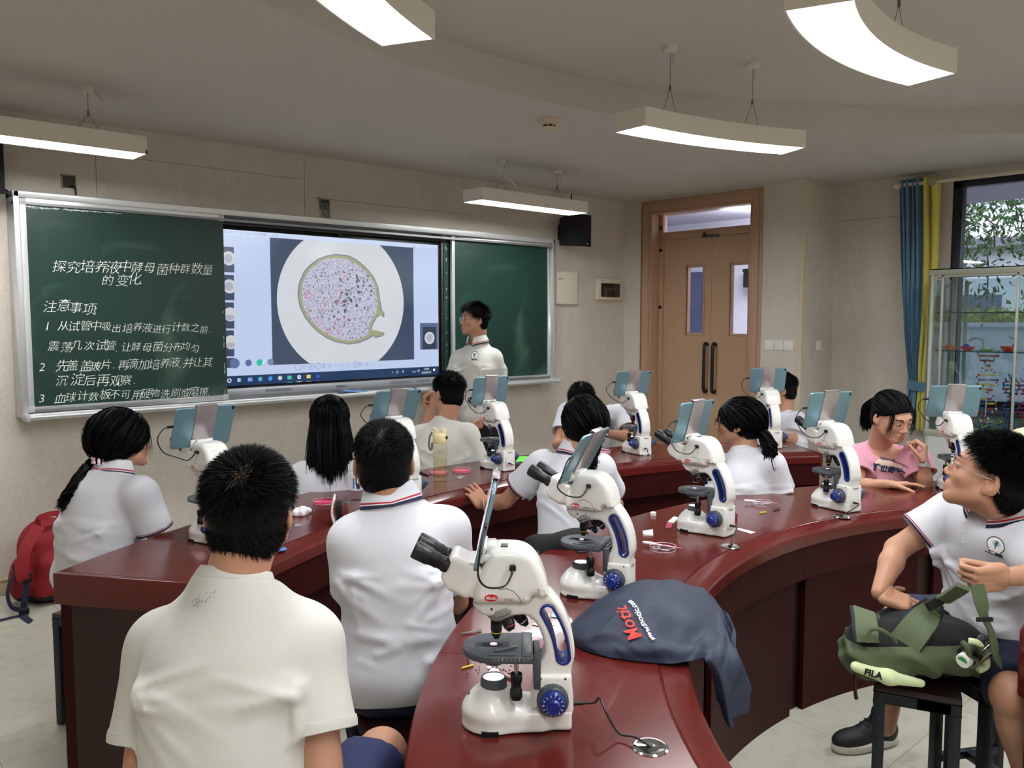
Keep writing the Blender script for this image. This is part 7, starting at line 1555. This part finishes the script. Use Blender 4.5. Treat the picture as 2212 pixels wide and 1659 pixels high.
strap('shoulder_strap',[Vector(L0(-.04,-.09,.45)),Vector(L0(-.12,-.16,.36)),Vector(L0(-.15,-.19,.24)),Vector(L0(-.14,-.19,.2))],.06,.02,m_rb,(-.2,-1,.2)); strap('webbing',[Vector(L0(-.12,-.17,.2)),Vector(L0(-.14,-.18,.1)),Vector(L0(-.15,-.18,.02)),Vector(L0(-.16,-.22,.008)),Vector(L0(-.15,-.34,.005))],.03,.004,m_nvb,(-.2,-1,.5)); strap('webbing',[Vector(L0(-.13,-.2,.008)),Vector(L0(-.25,-.2,.006)),Vector(L0(-.42,-.24,.005))],.02,.004,m_nvb,(0,0,1)); strap('webbing',[Vector(L0(-.16,-.05,.2)),Vector(L0(-.20,-.09,.12)),Vector(L0(-.19,-.12,.04)),Vector(L0(-.14,-.16,.02))],.025,.004,m_nvb,(-1,-.5,.2)); strap('webbing',[Vector(L0(.2,-.12,.008)),Vector(L0(.1,-.2,.006)),Vector(L0(.05,-.24,.005))],.03,.004,m_nvb,(0,0,1))
strap('grab_handle',[Vector(L0(-.03,-.03,.44)),Vector(L0(-.02,-.04,.49)),Vector(L0(.07,-.03,.50)),Vector(L0(.09,-.02,.45))],.03,.012,m_rb,(0,-1,.3)); MB().box(L0(-.125,-.19,.2),(.05,.012,.05)).box(L0(-.15,-.2,.03),(.05,.03,.03)).build('buckle',m_black,t,bevel=.006)
MB().box(L0(.11,-.1255,.24),(.12,.008,.11)).build('name_patch',mat('patch_blue',S(36,60,140),.6),t); MB().box(L0(.115,-.131,.235),(.09,.003,.014)).box(L0(.115,-.131,.21),(.09,.003,.014)).build('patch_lines',m_wt,t); text('patch_text',[('颂英中学',0,0,.022)],m_wt,t,Matrix.Translation(L0(.062,-.1305,.265))@FX)
MB().box(L0(-.165,-.06,.24),(.008,.012,.05)).build('zip_pull',m_chrome,t); fixroot(t)
# ---- black bag behind the second microscope
pb=P(1195,1190,3.10); t=thing('waist_bag','black zipped bag behind the microscope at the navy dust cover','bag',(pb.x,pb.y,.6))
s=SDF(np.array(pb)-.22,np.array(pb)+.22,.006); s.rbox(np.array(pb)+[.0,.0,.0],(.11,.05,.06),.045,Matrix.Rotation(R_(-42),3,'Z'),.02); s.ell(P(1240,1165,3.12),(.07,.05,.045),None,.04); s.fn(lambda D,G:D-.004*np.sin(50*G[2]+30*G[0]+3*np.sin(20*G[1]))); v,f=s.mesh(); MB().np(relax(v,f,1),f).build('bag_body',m_black,t,normals=False,auto=80)
MB().tube([P(1158,1205,3.02),P(1164,1196,3.02),P(1160,1188,3.02)],.003,6).build('zip_pull',m_chrome,t); fixroot(t)
# ---- small things on the tables
gd=glass('dish_clear',(.97,.95,.96,1),.02)
m_pinkl=mat('pink_liquid',S(232,40,96),.15,var=.05); m_pipe=mat('pipette_plastic',S(232,226,232),.25)
def petri(label,px,py,r=.047,liq=None,h=.014,lid=False):
    p=onz(px,py,TZ); t=thing('petri_dish',label,'petri dish',tuple(p),group='petri dishes')
    MB().lathe([(.001,0),(r,0),(r,h),(r-.0015,h),(r-.0015,.0015),(.001,.0015)],seg=48).build('dish',gd,t)
    MB().tube([(r*math.cos(a),r*math.sin(a),h) for a in np.linspace(0,2*math.pi,48,endpoint=False)],.0009,6,closed=True).tube([((r-.001)*math.cos(a),(r-.001)*math.sin(a),.001) for a in np.linspace(0,2*math.pi,48,endpoint=False)],.0009,6,closed=True).build('dish_rim',mat('dish_rim',S(226,214,220),.15),t)
    if liq: MB().cyl((0,0,.0016),(0,0,.006),r-.002,seg=48).build('liquid',liq,t)
    else:
        b=MB(); rs=random.Random(px)
        for k in range(5): b.box((rs.uniform(-.02,.02),rs.uniform(-.02,.02),.0022),(.028,.009,.001),Matrix.Rotation(rs.uniform(0,3),3,'Z'))
        b.build('slides_inside',mat('slide_pale',S(206,190,198),.2),t)
    return p
def pipette(label,a,b_,z=.016):
    a=onz(*a,TZ+z); b_=onz(*b_,TZ+z-.004); d=(b_-a); t=thing('pipette',label,'pipette',tuple((a+b_)/2))
    MB().tube([a,a.lerp(b_,.05),a.lerp(b_,.2),a.lerp(b_,.3),a.lerp(b_,.36),a.lerp(b_,.7),b_],[.003,.0062,.0066,.0055,.0028,.0024,.001],12).build('bulb_and_tube',m_pipe,t); MB().tube([a.lerp(b_,.5)+V(0,0,.0004),b_+V(0,0,.0002)],[.0027,.0012],10).build('pink_fill',mat('pink_fill',S(220,120,160),.3),t); fixroot(t)
petri('clear petri dish with a pipette across it, in front of the third microscope',1432,1187,.047); pipette('pipette lying across the nearest clear petri dish',(1388,1171),(1472,1184))
petri('clear petri dish in front of the girl with black glasses',1645,1090,.045); pipette('pipette lying across the dish near the girl with black glasses',(1607,1081),(1680,1087))
petri('pink petri dish beside the white tissue',700,1086,.05,m_pinkl); petri('pink petri dish behind the tall yellow bottle',947,1022,.05,mat('pink_pale',S(230,110,150),.2)); petri('bright pink petri dish right of the tall yellow bottle',997,1018,.052,m_pinkl); petri('pale pink petri dish near the bending boy',1303,978,.048,mat('pink_pale2',S(222,150,170),.2)); pipette('pipette on the petri dish near the bending boy',(1288,968),(1318,972),.02)
m_pap=mat('white_paper',S(232,230,226),.8)
def card(label,pts,m,cat='paper',th=.0012,name='paper_scrap'):
    q=[onz(x,y,TZ+.0005) for x,y in pts]; n=len(q); o=MB().add(q+[p+V(0,0,th) for p in q],[tuple(range(n-1,-1,-1)),tuple(range(n,2*n))]+[(i,(i+1)%n,(i+1)%n+n,i+n) for i in range(n)]).build(name,m,smooth=False); return tag(o,label,cat)
card('folded white paper scrap left of the clear petri dish',[(1388,1150),(1410,1146),(1411,1158),(1390,1157)],m_pap,th=.006); card('white paper scrap at the base of the third microscope',[(1442,1129),(1456,1117),(1466,1120),(1455,1130)],m_pap,th=.004); card('small pink glass slide at the base of the third microscope',[(1437,1141),(1440,1131),(1453,1130),(1450,1140)],mat('slide_pink',S(176,80,100),.2),'slide',name='glass_slide'); card('long white paper strip behind the third microscope',[(1588,1143),(1596,1141),(1632,1150),(1622,1153)],m_pap)
o=MB().lathe([(.001,.014),(.011,.014),(.0125,.012),(.0125,0),(.001,0)],onz(1411,1113,TZ),seg=26).build('bottle_cap',m_wt); tag(o,'small round white cap on the second row table','cap'); o.name='white_disc'
card('green plant stick near the girl with black glasses',[(1640,1107),(1655,1105),(1656,1108),(1641,1110)],mat('stick_green',S(150,150,50),.6),'plant piece',.003,'stem_piece'); card('brown stem piece near the girl with black glasses',[(1670,1101),(1684,1097),(1685,1101),(1671,1105)],mat('stick_brown',S(60,34,28),.6),'plant piece',.003,'stem_piece'); card('white paper strip before the girl in pink',[(1921,1051),(1926,1050),(1960,1057),(1956,1060)],m_pap); card('glass slide before the girl in pink',[(1981,1054),(1985,1050),(1998,1053),(1994,1058)],mat('slide_grey',S(150,150,146),.2),'slide',name='glass_slide'); card('pale green slide beside the hand of the girl in pink',[(1985,1049),(1990,1045),(2008,1046),(2004,1050)],mat('slide_green',S(150,190,176),.3),'slide',name='glass_slide')
o=MB().box(onz(1588,1115,TZ+.012),(.02,.014,.024)).build('slide_box',mat('box_red',S(170,30,40),.4),bevel=.002); tag(o,'small red box behind the third microscope','box')
card('turquoise coated glass slide behind the arm of the nearest microscope',[(1190,1333),(1196,1325),(1216,1326),(1210,1336)],mat('slide_turq',S(80,190,200),.2),'slide',.002,'glass_slide'); card('clear glass slide beside the turquoise slide',[(1146,1335),(1158,1324),(1190,1326),(1186,1340)],mat('slide_clear',S(120,60,58),.08),'slide',.0015,'glass_slide'); card('second clear glass slide behind the nearest microscope',[(1150,1350),(1164,1342),(1196,1350),(1182,1358)],MATS['slide_clear'],'slide',.0015,'glass_slide')
a=onz(1150,1402,TZ); o=thing('slide_case','clear plastic slide case behind the nearest microscope','case',tuple(a)); MB().box((0,0,.011),(.06,.05,.022)).build('case_shell',glass('case_clear',(.9,.8,.82,1),.05),o); MB().box((0,0,.003),(.05,.04,.004)).build('case_content',mat('case_in',S(150,90,96),.3),o)
o=MB().cyl(onz(998,1443,TZ+.003),onz(1022,1436,TZ+.003),.0024,seg=10).build('stem_piece',mat('stem_yellow',S(196,186,60),.5)); tag(o,'yellow green stem piece left of the nearest microscope','plant piece')
o=MB().tube([onz(1010,1432,TZ+.003),onz(1013,1427,TZ+.006),onz(1010,1421,TZ+.003)],.0022,8).build('stem_piece',mat('stem_dark',S(84,50,26),.5)); tag(o,'small brown bud beside the yellow green stem piece','plant piece')
rs=random.Random(12); b=MB()
for k in range(60):
    px,py=rs.gauss(1065,22),rs.gauss(1452,10); p=onz(px,py,TZ); b.box(p+V(0,0,.0008),(rs.uniform(.001,.005),rs.uniform(.001,.003),.0014),Matrix.Rotation(rs.uniform(0,3),3,'Z'))
for k in range(30):
    px,py=rs.uniform(1370,1420),rs.uniform(1120,1150); p=onz(px,py,TZ); b.box(p+V(0,0,.0006),(.002,.0015,.0012))
o=b.build('crumbs',mat('crumb_brown',S(90,50,36),.8),smooth=False); tag(o,'scattered brown plant crumbs beside the nearest microscope','crumbs',kind='stuff')
card('white torn paper behind the lamp of the nearest microscope',[(1052,1462),(1060,1444),(1078,1448),(1085,1462)],m_pap,th=.002); card('small white sliver left of the nearest microscope lamp',[(1052,1440),(1064,1433),(1066,1438),(1054,1446)],m_pap)
o=MB().tube([onz(1072,1450,TZ+.004),onz(1108,1465,TZ+.004)],[.002,.0035],10).build('dropper',mat('dropper_pink',S(200,150,160),.25)); tag(o,'pinkish dropper tip behind the nearest microscope base','dropper')
p=onz(995,1366,TZ+.0); o=MB().tube([onz(994,1367,.93) if False else onz(995,1368,TZ+.004),onz(1040,1360,TZ+.004)],.0018,8).tube([onz(995,1368,TZ+.004),onz(1040,1364,TZ+.004)],.0018,8).build('tweezers',m_chrome); tag(o,'steel tweezers on the table edge behind the nearest microscope stage','tweezers')
# front row table
s=SDF(np.array(onz(652,1113,TZ))-[.08,.08,.01],np.array(onz(652,1113,TZ))+[.08,.08,.07],.004); c0=np.array(onz(652,1113,TZ))
for dx,dy,dz,r in ((0,0,.014,.026),(.025,.012,.012,.02),(-.022,.01,.011,.02),(.008,-.012,.022,.016)): s.ell(c0+[dx,dy,dz],(r*1.2,r,r*.9),None,.012)
s.fn(lambda D,G:D-.004*np.sin(150*G[0]+60*G[2])*np.sin(130*G[1]+40)); s.plane(c0,(0,0,-1)); v,f=s.mesh(); o=MB().np(relax(v,f,1),f).build('tissue',mat('tissue_white',S(236,234,236),.9),normals=False); tag(o,'crumpled white tissue on the front row table','tissue')
card('glass slide in front of the tissue',[(636,1134),(650,1132),(651,1136),(638,1138)],MATS['slide_grey'],'slide',name='glass_slide'); o=MB().lathe([(.001,.003),(.024,.003),(.027,.0015),(.027,0)],onz(603,1187,TZ),seg=26).build('plastic_disc',mat('disc_blue',S(90,130,200),.25)); tag(o,'flat blue plastic disc near the head of the foreground boy','disc')
t=thing('phone_stand','white curved stand holding a black device, left of the polo boy\'s shoulder','stand',tuple(onz(733,1131,TZ)))
b=MB(); pr=[]
M=Matrix.Rotation(YAW-R_(80),4,'Z')
MB().grid(lambda u,v:(-.02-.012*math.sin(math.pi*v),-.045+.09*u,.0+.115*v+.008*math.sin(math.pi*u)),10,10).xf(M).build('curved_plate',m_white,t).modifiers.new('s','SOLIDIFY').thickness=.008; MB().bb((-.012,-.035,.02),(.012,.035,.088)).xf(M).build('device',m_scblk,t,bevel=.004); MB().bb((-.02,-.03,0),(.03,.03,.006)).xf(M).build('foot',m_white,t,bevel=.002)
p=onz(770,1080,TZ); t=thing('drink_bottle','clear plastic drink bottle with a printed label beside the polo boy\'s head','bottle',tuple(p))
MB().lathe([(.001,0),(.027,0),(.030,.004),(.030,.02),(.028,.03),(.031,.04),(.031,.14),(.030,.155),(.022,.178),(.0125,.196),(.0125,.205)],seg=32).build('bottle_body',glass('pet_clear',(.98,.985,.99,1),.0),t); MB().lathe([(.0315,.05),(.0316,.13)],seg=32).build('label',mat('label_white',S(226,226,222),.5),t); MB().lathe([(.001,.222),(.013,.222),(.0145,.219),(.0145,.202),(.0125,.2)],seg=24).build('bottle_cap',mat('cap_pink',S(232,214,222),.4),t)
def wrapb(name,items,m,r,par,cc=(0,0,0)):
    b=MB()
    for a,z,w_,h_ in items:
        n=6; vs=[(r*math.cos(a+w_*(i/n-.5)/r),r*math.sin(a+w_*(i/n-.5)/r),z+h_*j) for i in range(n+1) for j in (0,1)]; b.add(vs,[(2*i,2*i+1,2*i+3,2*i+2) for i in range(n)])
    return b.build(name,m,par)
af=math.atan2(-p.y,-p.x); wrapb('label_print',[(af+.25,.06,.016,.02),(af-.0,.075,.003,.045),(af-.15,.075,.003,.045),(af+.08,.07,.003,.05)],m_snav,.0319,t); wrapb('label_figure',[(af+.35,.055,.018,.03),(af-.4,.06,.008,.05)],mat('label_blue',S(60,130,200),.5),.0318,t); wrapb('label_dots',[(af+.3,.1,.008,.016),(af-.25,.1,.006,.008)],mat('label_orange',S(230,160,60),.5),.0319,t)
p=onz(951,1038,TZ); t=thing('water_bottle','tall transparent yellow water bottle with cream lid and strap','bottle',tuple(p))
MB().lathe([(.001,0),(.032,0),(.036,.004),(.036,.015),(.0345,.02),(.036,.03),(.036,.20),(.035,.205)],seg=36).build('bottle_body',glass('tritan_yellow',(.985,.965,.87,1),.0),t); MB().lathe([(.001,.003),(.033,.003),(.034,.012),(.034,.118),(.001,.118)],seg=36).build('drink',glass('drink_yellow',(.98,.965,.87,1),.0),t)
m_lid=mat('lid_cream',S(226,212,160),.4); MB().lathe([(.001,.252),(.026,.252),(.032,.246),(.0365,.235),(.037,.205),(.034,.198)],seg=36).build('lid',m_lid,t); MB().lathe([(.015,.252),(.015,.268),(.012,.274),(.001,.275)],(.012,-.012,0),seg=20).build('spout_cover',m_lid,t)
dr=(RIGHT.x,RIGHT.y,0); A_=lambda a,z,f=0:Vector((RIGHT.x*a+FH.x*f,RIGHT.y*a+FH.y*f,z))
MB().tube(smooth_loop([A_(-.036,.235),A_(-.042,.262),A_(-.034,.276),A_(-.02,.268),A_(-.016,.25)],6,False),.006,10).build('carry_loop',m_lid,t); MB().tube(smooth_loop([A_(-.04,.255,-.01),A_(-.052,.23,-.012),A_(-.056,.19,-.012),A_(-.05,.165,-.012),A_(-.042,.17,-.01),A_(-.04,.2,-.01)],6,False),.005,8).build('wrist_strap',mat('strap_grey',S(110,104,84),.7),t); MB().lathe([(.001,.004),(.008,.004),(.010,0)],A_(.034,.228,-.012),A_(.8,0,-.6),16).build('button',m_scblk,t)
o=MB().bb((-.02,-.012,0),(.02,.012,.004)).build('x',m_pinkl) if False else None
card('glass slide in front of the tall yellow bottle',[(985,1032),(994,1028),(1004,1029),(994,1035)],MATS['slide_grey'],'slide',name='glass_slide'); card('bright green paper beside the microscope near the girl with the green clip',[(1112,997),(1118,986),(1140,985),(1132,1001)],mat('paper_green',S(110,220,80),.7)); card('bright pink paper on the front row table before the bending boy',[(1545,962),(1560,958),(1566,961),(1552,965)],mat('paper_pink',S(236,80,160),.7))
o=MB().tube([onz(905,1018,TZ+.004),onz(926,1027,TZ+.004)],.0035,8).tube([onz(907,1022,TZ+.004),onz(926,1027,TZ+.004)],.003,8).build('tweezers',m_scblk); tag(o,'black tweezers left of the tall yellow bottle','tweezers')
o=MB().tube([onz(690,1073,TZ+.016),onz(748,1081,TZ+.008)],.0018,6).build('dissecting_needle',mat('needle_brown',S(120,96,70),.5)); tag(o,'thin needle resting on the pink petri dish beside the tissue','needle'); card('foil scrap beside the clear drink bottle',[(735,1086),(752,1083),(755,1087),(738,1090)],m_chrome,'foil')
# ---- maroon rounded object at the right edge, likely chair/bag, modelled as a table end
zc=.76; pc=onz(2236,1400,zc); t=thing('maroon_rounded_end','maroon table with a rounded corner at the right edge of the picture','table',(pc.x,pc.y,0))
d1=nrm(Vector((RIGHT.x,RIGHT.y,0))); d2=Vector((FH.x,FH.y,0)); r=.05
lp=[(r+(-r)*math.cos(a),0) for a in (0,)]
lp=[]
for cx_,cy_,a0 in ((.055,.05,180),(.055,-.05,180)):
    pass
for cx_,cy_,a0,a1 in ((.05,.045,90,180),(.05,-.045,180,270)): lp+=[(cx_+r*math.cos(R_(a)),cy_+r*math.sin(R_(a))) for a in np.linspace(a0,a1,9)]
lp+=[(.9,-.095),(.9,.095)]
p0=onz(2232,1372,zc); o=MB(); n=len(lp); Wp=lambda a,c,z:p0+d1*a+d2*c+V(0,0,z)
vs=[]
for z,k in ((0,.006),(-.012,0),(-.19,0)): vs+=[Wp(a+(k if a<.2 else 0),c*(1-k*6),z) for a,c in lp]
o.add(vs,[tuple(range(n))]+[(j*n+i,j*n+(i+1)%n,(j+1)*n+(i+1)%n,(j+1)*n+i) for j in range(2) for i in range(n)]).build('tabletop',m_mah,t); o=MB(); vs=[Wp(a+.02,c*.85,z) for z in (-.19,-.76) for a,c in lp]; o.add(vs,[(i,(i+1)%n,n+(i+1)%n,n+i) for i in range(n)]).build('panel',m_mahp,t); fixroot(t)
